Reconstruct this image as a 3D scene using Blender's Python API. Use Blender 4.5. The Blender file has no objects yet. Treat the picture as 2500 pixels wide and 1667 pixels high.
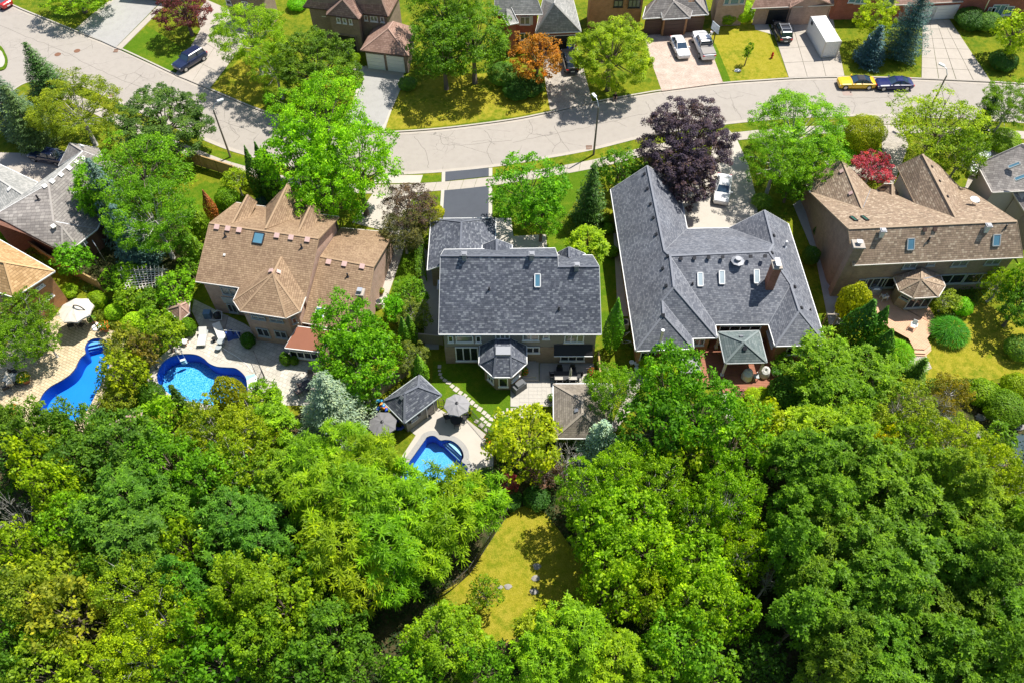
import bpy, math, random
import numpy as np
from mathutils import Vector, Matrix
from mathutils.geometry import tessellate_polygon
# ---------------------------------------------------------------- camera, sky, sun, exposure
scn = bpy.context.scene
COL = scn.collection
R_ = math.radians
CAM_H = 63.0
PITCH = R_(53.5)
FPX = 1944.0
cam_d = bpy.data.cameras.new('camera')
cam_d.sensor_width = 36.0
cam_d.lens = FPX / 2500.0 * 36.0
cam_d.clip_start = 0.5
cam_d.clip_end = 2000.0
cam = bpy.data.objects.new('camera', cam_d)
cam.location = (0, 0, CAM_H)
cam.rotation_euler = (math.pi / 2 - PITCH, 0, 0)
COL.objects.link(cam)
scn.camera = cam
SUN_EL, SUN_AZ = 60.0, 40.0            # azimuth counted from +X towards +Y
world = bpy.data.worlds.new('World')
scn.world = world
world.use_nodes = True
wn = world.node_tree
for n in list(wn.nodes):
 wn.nodes.remove(n)
sky = wn.nodes.new('ShaderNodeTexSky')
sky.sky_type = 'NISHITA'
sky.sun_disc = False
sky.sun_elevation = R_(SUN_EL)
sky.sun_rotation = R_(90.0 - SUN_AZ)
bg = wn.nodes.new('ShaderNodeBackground')
bg.inputs[1].default_value = 0.095
wo = wn.nodes.new('ShaderNodeOutputWorld')
wn.links.new(sky.outputs[0], bg.inputs[0])
wn.links.new(bg.outputs[0], wo.inputs[0])
sun_d = bpy.data.lights.new('sun', 'SUN')
sun_d.energy = 5.0
sun_d.angle = R_(0.5)
sun_d.color = (1.0, 0.955, 0.88)
sun = bpy.data.objects.new('sun', sun_d)
sdir = Vector((math.cos(R_(SUN_EL)) * math.cos(R_(SUN_AZ)), math.cos(R_(SUN_EL)) * math.sin(R_(SUN_AZ)), math.sin(R_(SUN_EL))))
sun.rotation_euler = sdir.to_track_quat('Z', 'Y').to_euler()
sun.location = (30, 80, 80)
COL.objects.link(sun)
scn.view_settings.view_transform = 'Standard'
scn.view_settings.look = 'None'
scn.view_settings.exposure = 0.56
scn.view_settings.gamma = 1.0
scn.cycles.max_bounces = 6
scn.cycles.diffuse_bounces = 3
scn.cycles.glossy_bounces = 3
scn.cycles.transmission_bounces = 4
scn.cycles.transparent_max_bounces = 8
scn.cycles.caustics_reflective = False
scn.cycles.caustics_refractive = False
rnd = random.Random(7)
sp_, cp_ = math.sin(PITCH), math.cos(PITCH)
# ---------------------------------------------------------------- survey helpers: a point of the plan read off the photograph
TILES = dict(t1=(0, 0), t2=(625, 0), t3=(1250, 0), t4=(1875, 0), m1=(0, 400), m2=(450, 400), m3=(950, 400), m4=(1450, 400),
    m5=(1875, 340), b1=(0, 680), b2=(350, 680), b3=(850, 780), b4=(1450, 680), b5=(1875, 600))
FT = dict(f1=(0, 980, 2.282), f2=(800, 980, 2.282), f3=(1660, 900, 2.044))
def px(tile, x, y):
 if tile is None:
  return (x, y)
 if tile in FT:
  o = FT[tile]
  return (o[0] + x / o[2], o[1] + y / o[2])
 o = TILES[tile]
 return (o[0] + x / 3.76, o[1] + y / 3.76)
def ray(p):
 u = (p[0] - 1250.0) / FPX
 v = (p[1] - 833.5) / FPX
 return Vector((u, cp_ - v * sp_, -sp_ - v * cp_))
def at(p, z=0.0):
 d = ray(p)
 return Vector((0, 0, CAM_H)) + d * ((z - CAM_H) / d.z)
def Q(tile, x, y, z=0.0):
 return at(px(tile, x, y), z)
def PL(tile, pts, z=0.0):
 return [Q(tile, a, b, z) for a, b in pts]
def on_plane(p, O, N):
 d = ray(p)
 o = Vector((0, 0, CAM_H))
 return o + d * ((O - o).dot(N) / d.dot(N))
def mpp(p, z=0.0):                     # metres per source pixel at this point
 w = at(p, z)
 dz = z - CAM_H
 return (w.y * cp_ - dz * sp_) / FPX
# ---------------------------------------------------------------- materials
def col4(c):
 return (c[0], c[1], c[2], 1.0)
class NT:
 def __init__(s, name):
  s.m = bpy.data.materials.new(name)
  s.m.use_nodes = True
  s.t = s.m.node_tree
  for n in list(s.t.nodes):
   s.t.nodes.remove(n)
  s.out = s.t.nodes.new('ShaderNodeOutputMaterial')
 def n(s, kind, **kw):
  nd = s.t.nodes.new('ShaderNode' + kind)
  for k, v in kw.items():
   if k.startswith('i_'):
    key = k[2:]
    key = int(key) if key.isdigit() else key.replace('_', ' ')
    nd.inputs[key].default_value = v
   else:
    setattr(nd, k, v)
  return nd
 def l(s, a, b):
  s.t.links.new(a, b)
 def coord(s, kind='UV'):
  tc = s.n('TexCoord')
  return tc.outputs[kind]
 def noise(s, vec, scale, detail=3, rough=0.55, dist=0.0):
  nd = s.n('TexNoise', i_Scale=scale, i_Detail=detail, i_Roughness=rough, i_Distortion=dist)
  s.l(vec, nd.inputs['Vector'])
  return nd
 def ramp(s, fac, stops, interp='LINEAR'):
  r = s.n('ValToRGB')
  r.color_ramp.interpolation = interp
  e = r.color_ramp.elements
  while len(e) < len(stops):
   e.new(0.5)
  for i, (p, c) in enumerate(stops):
   e[i].position = p
   e[i].color = col4(c) if len(c) == 3 else c
  s.l(fac, r.inputs[0])
  return r.outputs[0]
 def mix(s, a, b, fac, mode='MIX'):
  m = s.n('MixRGB', blend_type=mode)
  for i, v in ((0, fac), (1, a), (2, b)):
   if hasattr(v, 'is_output'):
    s.l(v, m.inputs[i])
   elif i == 0:
    m.inputs[0].default_value = v
   else:
    m.inputs[i].default_value = col4(v)
  return m.outputs[0]
 def math(s, op, a, b=0.0, c=None):
  m = s.n('Math', operation=op)
  for i, v in enumerate([a, b] + ([c] if c is not None else [])):
   if hasattr(v, 'is_output'):
    s.l(v, m.inputs[i])
   else:
    m.inputs[i].default_value = v
  return m.outputs[0]
 def bsdf(s, color, rough=0.8, spec=0.3, metal=0.0, bump=None, bstr=0.3, bdist=0.02, coat=0.0):
  b = s.n('BsdfPrincipled')
  if hasattr(color, 'is_output'):
   s.l(color, b.inputs['Base Color'])
  else:
   b.inputs['Base Color'].default_value = col4(color)
  if hasattr(rough, 'is_output'):
   s.l(rough, b.inputs['Roughness'])
  else:
   b.inputs['Roughness'].default_value = rough
  b.inputs['Specular IOR Level'].default_value = spec
  b.inputs['Metallic'].default_value = metal
  b.inputs['Coat Weight'].default_value = coat
  if bump is not None:
   bp = s.n('Bump')
   bp.inputs['Strength'].default_value = bstr
   bp.inputs['Distance'].default_value = bdist
   s.l(bump, bp.inputs['Height'])
   s.l(bp.outputs[0], b.inputs['Normal'])
  s.l(b.outputs[0], s.out.inputs[0])
  return b
MATS = {}
def plain(name, color, rough=0.7, spec=0.3, metal=0.0, var=0.12, scale=3.0, coat=0.0):
 if name in MATS:
  return MATS[name]
 t = NT(name)
 v = t.noise(t.coord('Object'), scale, 4)
 c = t.mix(tuple(x * (1 - var) for x in color), tuple(min(1, x * (1 + var)) for x in color), v.outputs[0])
 t.bsdf(c, rough, spec, metal, coat=coat)
 MATS[name] = t.m
 return t.m
def shingle(name, cols, w=0.33, h=0.2, spots=None, line=0.55, stain=(0.6, 0.6, 0.6), cap=False):
 """asphalt shingle: rows with random tabs, weather stains"""
 t = NT(name)
 uv = t.n('SeparateXYZ')
 t.l(t.coord(), uv.inputs[0])
 u, v = uv.outputs[0], uv.outputs[1]
 row = t.math('FLOOR', t.math('DIVIDE', v, h))
 ru = t.n('TexWhiteNoise', noise_dimensions='1D')
 t.l(row, ru.inputs['W'])
 uu = t.math('ADD', t.math('DIVIDE', u, w), t.math('MULTIPLY', ru.outputs[0], 3.0))
 cell = t.math('FLOOR', uu)
 cv = t.n('CombineXYZ')
 t.l(cell, cv.inputs[0]); t.l(row, cv.inputs[1])
 wn_ = t.n('TexWhiteNoise', noise_dimensions='2D')
 t.l(cv.outputs[0], wn_.inputs['Vector'])
 k = len(cols)
 c = t.ramp(wn_.outputs[0], [(i / k, cc) for i, cc in enumerate(cols)], 'CONSTANT')
 fr = t.math('FRACT', t.math('DIVIDE', v, h))
 dark = t.math('LESS_THAN', fr, 0.16)
 c = t.mix(c, tuple(x * line for x in cols[0]), t.math('MULTIPLY', dark, 0.75))
 fu = t.math('LESS_THAN', t.math('FRACT', uu), 0.09)
 c = t.mix(c, tuple(x * line for x in cols[0]), t.math('MULTIPLY', fu, 0.6))
 st = t.noise(t.coord('Object'), 0.35, 4, 0.6)
 stc = t.ramp(st.outputs[0], [(0.32, stain), (0.62, (1, 1, 1))])
 c = t.mix(c, stc, 0.55, 'MULTIPLY')
 g = t.noise(t.coord(), 9.0, 3, 0.7)
 c = t.mix(c, t.ramp(g.outputs[0], [(0.3, (0.82, 0.82, 0.82)), (0.7, (1.15, 1.15, 1.15))]), 0.8, 'MULTIPLY')
 hgt = t.math('SUBTRACT', t.math('SUBTRACT', 1.0, fr), t.math('MULTIPLY', wn_.outputs[0], 0.35))
 t.bsdf(c, 0.9, 0.2, bump=hgt, bstr=0.22, bdist=0.02)
 return t.m
def brick(name, c1, c2, mortar, w=0.24, h=0.085):
 t = NT(name)
 b = t.n('TexBrick', i_Scale=1.0, i_Mortar_Size=0.008, i_Bias=0.0, i_Brick_Width=w, i_Row_Height=h)
 b.inputs['Color1'].default_value = col4(c1)
 b.inputs['Color2'].default_value = col4(c2)
 b.inputs['Mortar'].default_value = col4(mortar)
 t.l(t.coord(), b.inputs['Vector'])
 n = t.noise(t.coord('Object'), 1.3, 5, 0.65)
 c = t.mix(b.outputs[0], t.ramp(n.outputs[0], [(0.3, (0.72, 0.72, 0.72)), (0.7, (1.12, 1.12, 1.12))]), 0.75, 'MULTIPLY')
 t.bsdf(c, 0.88, 0.2, bump=b.outputs['Fac'], bstr=-0.3, bdist=0.01)
 return t.m
def lawn(name, green, dry, amount=0.5, stripes=0.0):
 t = NT(name)
 co = t.coord('Object')
 big = t.noise(co, 0.22, 5, 0.6)
 med = t.noise(co, 1.6, 5, 0.7)
 fine = t.noise(co, 14.0, 4, 0.75)
 f = t.math('ADD', t.math('MULTIPLY', big.outputs[0], 0.55), t.math('MULTIPLY', med.outputs[0], 0.45))
 lo = 0.62 - 0.28 * amount
 c = t.mix(green, dry, t.ramp(f, [(lo - 0.07, (0, 0, 0)), (lo + 0.09, (1, 1, 1))]))
 straw = t.ramp(t.math('ADD', t.math('MULTIPLY', med.outputs[0], 0.5), t.math('MULTIPLY', fine.outputs[0], 0.5)), [(0.47, (0, 0, 0)), (0.6, (1, 1, 1))])
 c = t.mix(c, (dry[0] * 1.6, dry[1] * 1.45, dry[2] * 4.0), t.math('MULTIPLY', straw, 0.5 * amount))
 c = t.mix(c, t.ramp(fine.outputs[0], [(0.3, (0.55, 0.6, 0.55)), (0.68, (1.35, 1.3, 1.2))]), 0.8, 'MULTIPLY')
 t.bsdf(c, 0.95, 0.1, bump=fine.outputs[0], bstr=0.9, bdist=0.08)
 return t.m
def paving(name, base, var=0.12, cracks=0.0, stains=0.35, scale=1.0, rough=0.85):
 t = NT(name)
 co = t.coord('Object')
 big = t.noise(co, 0.12 * scale, 5, 0.6)
 med = t.noise(co, 1.1 * scale, 5, 0.65)
 fine = t.noise(co, 22.0, 3, 0.7)
 c = t.mix(tuple(x * (1 - var) for x in base), tuple(x * (1 + var) for x in base), big.outputs[0])
 c = t.mix(c, t.ramp(med.outputs[0], [(0.28, (0.72, 0.71, 0.70)), (0.55, (1, 1, 1))]), stains, 'MULTIPLY')
 c = t.mix(c, t.ramp(fine.outputs[0], [(0.25, (0.8, 0.8, 0.8)), (0.7, (1.1, 1.1, 1.1))]), 0.5, 'MULTIPLY')
 if cracks:
  wob = t.noise(co, 0.9, 4, 0.7)
  add = t.mix(co, wob.outputs['Color'], 0.55, 'ADD')
  vo = t.n('TexVoronoi', feature='DISTANCE_TO_EDGE', i_Scale=0.17)
  t.l(add, vo.inputs['Vector'])
  line = t.ramp(vo.outputs['Distance'], [(0.0, (1, 1, 1)), (0.0075, (0, 0, 0))])
  vo2 = t.n('TexVoronoi', feature='DISTANCE_TO_EDGE', i_Scale=0.8)
  t.l(add, vo2.inputs['Vector'])
  l2 = t.ramp(vo2.outputs['Distance'], [(0.0, (1, 1, 1)), (0.02, (0, 0, 0))])
  msk = t.ramp(t.noise(co, 0.16, 3, 0.5).outputs[0], [(0.56, (0, 0, 0)), (0.66, (1, 1, 1))])
  l2 = t.mix((0, 0, 0), l2, msk)
  m2 = t.ramp(t.noise(co, 0.35, 2).outputs[0], [(0.42, (0, 0, 0)), (0.55, (1, 1, 1))])
  line = t.mix((0, 0, 0), line, m2)
  ln = t.mix(line, l2, 1.0, 'LIGHTEN')
  c = t.mix(c, tuple(x * 0.42 for x in base), t.math('MULTIPLY', ln, cracks))
 t.bsdf(c, rough, 0.25, bump=fine.outputs[0], bstr=0.25, bdist=0.01)
 return t.m
def leafmat(name, trans=0.38, gloss=0.18):
 """leaf colour comes from each object's own colour, varied leaf by leaf"""
 t = NT(name)
 oi = t.n('ObjectInfo')
 at_ = t.n('Attribute', attribute_name='tint')
 w = at_.outputs['Fac']
 base = oi.outputs['Color']
 br = t.ramp(w, [(0.0, (0.42, 0.5, 0.5)), (0.45, (0.9, 0.92, 1)), (0.8, (1.35, 1.26, 0.9)), (1.0, (1.95, 1.7, 0.9))])
 c = t.mix(base, br, 1.0, 'MULTIPLY')
 n = t.noise(t.coord('Object'), 0.5, 3)
 c = t.mix(c, t.ramp(n.outputs[0], [(0.3, (0.72, 0.82, 0.8)), (0.7, (1.22, 1.12, 1.0))]), 0.8, 'MULTIPLY')
 b = t.n('BsdfPrincipled')
 t.l(c, b.inputs['Base Color'])
 b.inputs['Roughness'].default_value = 0.5
 b.inputs['Specular IOR Level'].default_value = gloss
 tr = t.n('BsdfTranslucent')
 t.l(t.mix(c, (1.55, 1.6, 0.35), 1.0, 'MULTIPLY'), tr.inputs[0])
 mx = t.n('MixShader')
 mx.inputs[0].default_value = trans
 t.l(b.outputs[0], mx.inputs[1]); t.l(tr.outputs[0], mx.inputs[2])
 t.l(mx.outputs[0], t.out.inputs[0])
 return t.m
M_LEAF = leafmat('leaf')
M_NEEDLE = leafmat('needle', 0.12, 0.3)
M_BARK = plain('bark', (0.16, 0.13, 0.10), 0.9, 0.1, var=0.35, scale=6)
M_PALEBARK = plain('pale_bark', (0.42, 0.40, 0.37), 0.85, 0.1, var=0.3, scale=5)
# ---------------------------------------------------------------- mesh builder and object helpers
class MB:
 def __init__(s):
  s.v = []; s.f = []
 def add(s, vs, fs):
  o = len(s.v)
  s.v += [tuple(v) for v in vs]
  s.f += [tuple(o + i for i in f) for f in fs]
  return s
 def box(s, c, d, rz=0.0, taper=1.0):
  x, y, z = d[0] / 2, d[1] / 2, d[2] / 2
  ca, sa = math.cos(rz), math.sin(rz)
  vs = []
  for k, t in ((-1, 1.0), (1, taper)):
   for i, j in ((-1, -1), (1, -1), (1, 1), (-1, 1)):
    a, b = i * x * t, j * y * t
    vs.append((c[0] + a * ca - b * sa, c[1] + a * sa + b * ca, c[2] + k * z))
  return s.add(vs, [(3, 2, 1, 0), (4, 5, 6, 7), (0, 1, 5, 4), (1, 2, 6, 5), (2, 3, 7, 6), (3, 0, 4, 7)])
 def bar(s, a, b, w, h=None, up=(0, 0, 1)):
  a, b = Vector(a), Vector(b)
  h = h or w
  t = (b - a)
  if t.length < 1e-6:
   return s
  t.normalize()
  u = Vector(up)
  if abs(t.dot(u)) > 0.98:
   u = Vector((1, 0, 0))
  sd = t.cross(u).normalized()
  uu = sd.cross(t).normalized()
  vs = []
  for p in (a, b):
   for i, j in ((-1, -1), (1, -1), (1, 1), (-1, 1)):
    vs.append(p + sd * (i * w / 2) + uu * (j * h / 2))
  return s.add(vs, [(0, 1, 2, 3), (7, 6, 5, 4), (1, 0, 4, 5), (2, 1, 5, 6), (3, 2, 6, 7), (0, 3, 7, 4)])
 def tube(s, pts, rs, n=8, cap=True):
  pts = [Vector(p) for p in pts]
  if not hasattr(rs, '__len__'):
   rs = [rs] * len(pts)
  o = len(s.v)
  pr = None
  for i, p in enumerate(pts):
   t = (pts[min(i + 1, len(pts) - 1)] - pts[max(i - 1, 0)])
   t = t.normalized() if t.length > 1e-9 else Vector((0, 0, 1))
   u = Vector((0, 0, 1)) if abs(t.z) < 0.9 else Vector((1, 0, 0))
   if pr is not None:
    u = pr
   sd = t.cross(u)
   sd = sd.normalized() if sd.length > 1e-6 else Vector((1, 0, 0))
   uu = sd.cross(t).normalized()
   pr = uu
   for k in range(n):
    a = 2 * math.pi * k / n
    s.v.append(tuple(p + (sd * math.cos(a) + uu * math.sin(a)) * rs[i]))
  for i in range(len(pts) - 1):
   for k in range(n):
    a, b = o + i * n + k, o + i * n + (k + 1) % n
    s.f.append((a, b, b + n, a + n))
  if cap:
   s.f.append(tuple(o + k for k in range(n)))
   s.f.append(tuple(o + (len(pts) - 1) * n + k for k in reversed(range(n))))
  return s
 def lathe(s, c, prof, n=12):
  o = len(s.v)
  for r, z in prof:
   for k in range(n):
    a = 2 * math.pi * k / n
    s.v.append((c[0] + r * math.cos(a), c[1] + r * math.sin(a), c[2] + z))
  for i in range(len(prof) - 1):
   for k in range(n):
    a, b = o + i * n + k, o + i * n + (k + 1) % n
    s.f.append((a, b, b + n, a + n))
  s.f.append(tuple(o + k for k in reversed(range(n))))
  s.f.append(tuple(o + (len(prof) - 1) * n + k for k in range(n)))
  return s
 def prism(s, poly, z0, z1, holes=()):
  """a flat slab with vertical sides, holes cut right through"""
  loops = [[Vector((p[0], p[1], 0)) for p in poly]] + [[Vector((p[0], p[1], 0)) for p in h] for h in holes]
  flat = [p for l in loops for p in l]
  tris = tessellate_polygon(loops)
  o = len(s.v)
  n = len(flat)
  s.v += [(p.x, p.y, z1) for p in flat] + [(p.x, p.y, z0) for p in flat]
  for a, b, c in tris:
   A, B, C = flat[a], flat[b], flat[c]
   if (B - A).cross(C - A).z < 0:
    b, c = c, b
   s.f.append((o + a, o + b, o + c))
   s.f.append((o + n + c, o + n + b, o + n + a))
  k = 0
  for li, l in enumerate(loops):
   m = len(l)
   ar = sum(l[i].x * l[(i + 1) % m].y - l[(i + 1) % m].x * l[i].y for i in range(m))
   flip = (ar < 0) != (li > 0)
   for i in range(m):
    a, b = k + i, k + (i + 1) % m
    s.f.append((o + a, o + b, o + n + b, o + n + a) if flip else (o + b, o + a, o + n + a, o + n + b))
   k += m
  return s
 def slab(s, poly, t=0.15):
  """polygon in space made thick downwards"""
  n = len(poly)
  P = [Vector(p) for p in poly]
  nn = Vector((0, 0, 0))
  for i in range(n):
   nn += P[i].cross(P[(i + 1) % n])
  if nn.z < 0:
   P.reverse()
  o = len(s.v)
  s.v += [tuple(p) for p in P] + [(p.x, p.y, p.z - t) for p in P]
  s.f.append(tuple(o + i for i in range(n)))
  s.f.append(tuple(o + n + i for i in reversed(range(n))))
  for i in range(n):
   j = (i + 1) % n
   s.f.append((o + j, o + i, o + n + i, o + n + j))
  return s
ROOT = {}
def root_of(o):
 while o.parent is not None:
  o = o.parent
 return o
def auto_uv(me):
 uvl = me.uv_layers.new(name='UVMap')
 vs = me.vertices
 data = uvl.data
 Z = Vector((0, 0, 1))
 for p in me.polygons:
  n = p.normal
  if abs(n.z) > 0.995:
   u, v = Vector((1, 0, 0)), Vector((0, 1, 0))
  else:
   u = Z.cross(n).normalized()
   v = n.cross(u).normalized()
  for li in p.loop_indices:
   co = vs[me.loops[li].vertex_index].co
   data[li].uv = (co.dot(u), co.dot(v))
def part(name, mb, mat, parent=None, local=False, label=None, kind=None, smooth=False, uv=True):
 me = bpy.data.meshes.new(name)
 vs = mb.v
 if parent is not None and not local:
  r = root_of(parent)
  inv = (Matrix.Translation(r.location) @ Matrix.Rotation(r.rotation_euler.z, 4, 'Z')).inverted()
  vs = [tuple(inv @ Vector(v)) for v in vs]
 me.from_pydata(vs, [], mb.f)
 me.update()
 if uv:
  auto_uv(me)
 if smooth:
  me.shade_smooth()
 me.materials.append(mat)
 o = bpy.data.objects.new(name, me)
 COL.objects.link(o)
 if parent is not None:
  o.parent = parent
 if label:
  o['label'] = label
 if kind:
  o['kind'] = kind
 return o
def struct(name, mb, mat, parent=None, smooth=False):
 o = part(name, mb, mat, parent, smooth=smooth)
 if parent is None:
  o['kind'] = 'structure'
 return o
def thing(name, label, cat, loc=(0, 0, 0), rz=0.0, group=None):
 o = bpy.data.objects.new(name, None)
 o.empty_display_size = 0.5
 COL.objects.link(o)
 o.location = loc
 o.rotation_euler = (0, 0, rz)
 o['label'] = label
 o['category'] = cat
 if group:
  o['group'] = group
 return o
def tag(o, label, cat, group=None):
 o['label'] = label
 o['category'] = cat
 if group:
  o['group'] = group
 return o
def single(name, mb, mat, label, cat, group=None, smooth=False, kind=None):
 """a thing that is one mesh, its origin at the middle of its base"""
 xs = [v[0] for v in mb.v]; ys = [v[1] for v in mb.v]; zs = [v[2] for v in mb.v]
 c = Vector(((min(xs) + max(xs)) / 2, (min(ys) + max(ys)) / 2, min(zs)))
 mb.v = [(v[0] - c.x, v[1] - c.y, v[2] - c.z) for v in mb.v]
 o = part(name, mb, mat, smooth=smooth)
 o.location = c
 if kind:
  o['kind'] = kind
 return tag(o, label, cat, group)
def dup(root, loc, rz, label, group=None, scale=None):
 r = root.copy(); COL.objects.link(r)
 r.location = loc; r.rotation_euler = (0, 0, rz)
 r['label'] = label
 if group:
  r['group'] = group
 if scale:
  r.scale = scale
 for ch in list(root.children):
  c = ch.copy(); COL.objects.link(c); c.parent = r
  for g in ch.children:
   d = g.copy(); COL.objects.link(d); d.parent = c
 return r
def smooth_line(pts, step=6, closed=False):
 P = [Vector(p) for p in pts]
 n = len(P)
 out = []
 rng = range(n) if closed else range(n - 1)
 for i in rng:
  p0 = P[(i - 1) % n] if closed or i > 0 else P[0]
  p1, p2 = P[i], P[(i + 1) % n]
  p3 = P[(i + 2) % n] if closed or i + 2 < n else P[-1]
  for k in range(step):
   t = k / step
   out.append(0.5 * ((2 * p1) + (p2 - p0) * t + (2 * p0 - 5 * p1 + 4 * p2 - p3) * t * t + (3 * p1 - p0 - 3 * p2 + p3) * t ** 3))
 if not closed:
  out.append(P[-1])
 return out
def offset_line(pts, d):
 """offset to the right-hand side (d>0) of a line in plan"""
 out = []
 n = len(pts)
 for i, p in enumerate(pts):
  t = (pts[min(i + 1, n - 1)] - pts[max(i - 1, 0)])
  t.z = 0
  t.normalize()
  out.append(p + Vector((t.y, -t.x, 0)) * d)
 return out
def grow(poly, d):
 """move each side of a plan polygon outwards by d (negative: inwards)"""
 n = len(poly)
 P = [Vector((p[0], p[1])) for p in poly]
 ar = sum(P[i].x * P[(i + 1) % n].y - P[(i + 1) % n].x * P[i].y for i in range(n))
 s = 1 if ar > 0 else -1
 out = []
 for i in range(n):
  a, b, c = P[i - 1], P[i], P[(i + 1) % n]
  t1 = (b - a).normalized(); t2 = (c - b).normalized()
  n1 = Vector((t1.y, -t1.x)) * s; n2 = Vector((t2.y, -t2.x)) * s
  m = (n1 + n2)
  if m.length < 1e-5:
   m = n1
  m.normalize()
  k = max(0.35, m.dot(n1))
  q = b + m * (d / k)
  out.append(Vector((q.x, q.y, 0)))
 return out
# ---------------------------------------------------------------- foliage
def np_mesh(name, V, Fq, tint, mat):
 me = bpy.data.meshes.new(name)
 nv, nf = len(V), len(Fq)
 me.vertices.add(nv)
 me.vertices.foreach_set('co', np.asarray(V, dtype=np.float32).ravel())
 me.loops.add(nf * 4)
 me.loops.foreach_set('vertex_index', np.asarray(Fq, dtype=np.int32).ravel())
 me.polygons.add(nf)
 me.polygons.foreach_set('loop_start', np.arange(0, nf * 4, 4, dtype=np.int32))
 me.update(calc_edges=True)
 a = me.attributes.new('tint', 'FLOAT', 'FACE')
 a.data.foreach_set('value', np.asarray(tint, dtype=np.float32))
 me.materials.append(mat)
 return me
def unit(a):
 return a / np.maximum(np.linalg.norm(a, axis=1, keepdims=True), 1e-9)
def leaves(P, N, T, L, Wd, tint, fold=0.0):
 """one kite per leaf: centre P, normal N, direction T"""
 T = unit(T - N * np.sum(T * N, axis=1, keepdims=True))
 B = np.cross(N, T)
 L = np.reshape(L, (-1, 1)); Wd = np.reshape(Wd, (-1, 1))
 a = P - T * L * 0.5
 b = P + B * Wd * 0.5 - T * L * 0.06 + N * fold * Wd
 c = P + T * L * 0.5
 d = P - B * Wd * 0.5 - T * L * 0.06 + N * fold * Wd
 V = np.stack([a, b, c, d], axis=1).reshape(-1, 3)
 F = np.arange(len(P) * 4).reshape(-1, 4)
 return V, F, tint
def sph(rng, n, zmin=-1.0):
 z = rng.uniform(zmin, 1, n)
 a = rng.uniform(0, 2 * math.pi, n)
 r = np.sqrt(np.maximum(0, 1 - z * z))
 return np.stack([r * np.cos(a), r * np.sin(a), z], axis=1)
def fib(n, zmin, rng):
 i = np.arange(n) + 0.5
 z = 1 - (1 - zmin) * i / n
 a = math.pi * (1 + 5 ** 0.5) * i + rng.uniform(0, 6.28)
 r = np.sqrt(np.maximum(0, 1 - z * z))
 d = np.stack([r * np.cos(a), r * np.sin(a), z], axis=1)
 return unit(d + rng.normal(0, 0.16, (n, 3)))
def boughs(rng, R, Hh, n, zmin, rb, spread=0.66, egg=0.0):
 d = fib(n, zmin, rng)
 k = rng.uniform(0.82, 1.12, n)[:, None]
 C = d * np.array([R, R, Hh]) * spread * k
 if egg:
  C[:, :2] *= (1 - egg * np.clip(C[:, 2:3] / Hh, -1, 1))
 r = R * rb * rng.uniform(0.75, 1.25, n)
 C = np.vstack([C, np.array([[0, 0, Hh * 0.25]])])
 r = np.append(r, R * 0.5)
 return C, r
def tips_on(rng, C, r, n, Hh, R):
 """points on the outer skin of a cluster of boughs"""
 w = r ** 2
 idx = rng.choice(len(C), n * 3, p=w / w.sum())
 d = sph(rng, n * 3)
 P = C[idx] + d * r[idx][:, None] * np.array([1, 1, 0.8])
 keep = np.ones(len(P), bool)
 for j in range(len(C)):
  dist = np.linalg.norm((P - C[j]) / np.array([1, 1, 0.8]), axis=1)
  keep &= ~((dist < r[j] * 0.86) & (idx != j))
 out = unit(P / np.array([R, R, Hh]))
 keep &= (np.sum(d * out, axis=1) > -0.25) & (P[:, 2] > -Hh * 0.95)
 P = P * (1 + rng.normal(0, 0.055, (len(P), 1)))
 P, d = P[keep][:n], d[keep][:n]
 return P, d
def gen_broad(rng, R, leaf, dens, nb, rb, rcl, zmin=-0.72, Hf=0.9, egg=0.0, aspect=0.62, loose=0.5, spread=0.66):
 Hh = R * Hf
 C, r = boughs(rng, R, Hh, nb, zmin, rb, spread, egg)
 area = 4 * math.pi * R * R * 0.8
 ncl = max(10, int(area / (rcl * rcl * 2.15)))
 P, d = tips_on(rng, C, r, ncl, Hh, R)
 per = max(4, int(dens * rcl * rcl * 7.0 / (leaf * leaf * aspect)))
 ci = np.repeat(np.arange(len(P)), per)
 ld = unit(sph(rng, len(ci), -0.35) + d[ci] * 0.6)
 rr = rcl * rng.uniform(0.45, 1.1, len(ci))[:, None] * rng.uniform(0.75, 1.3, len(P))[ci][:, None]
 LP = P[ci] + ld * rr * np.array([1.0, 1.0, 0.72])
 N = unit(ld * 0.55 + np.array([0, 0, 0.6]) + rng.normal(0, loose, (len(ci), 3)))
 T = unit(ld + np.array([0, 0, -0.35]) + rng.normal(0, 0.5, (len(ci), 3)))
 L = leaf * rng.uniform(0.7, 1.3, len(ci))
 ct = rng.uniform(-0.28, 0.28, len(P))[ci]
 tint = np.clip(rng.uniform(0.15, 0.8, len(ci)) + ct, 0, 1)
 return leaves(LP, N, T, L, L * aspect, tint, 0.08), C, r, P
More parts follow.
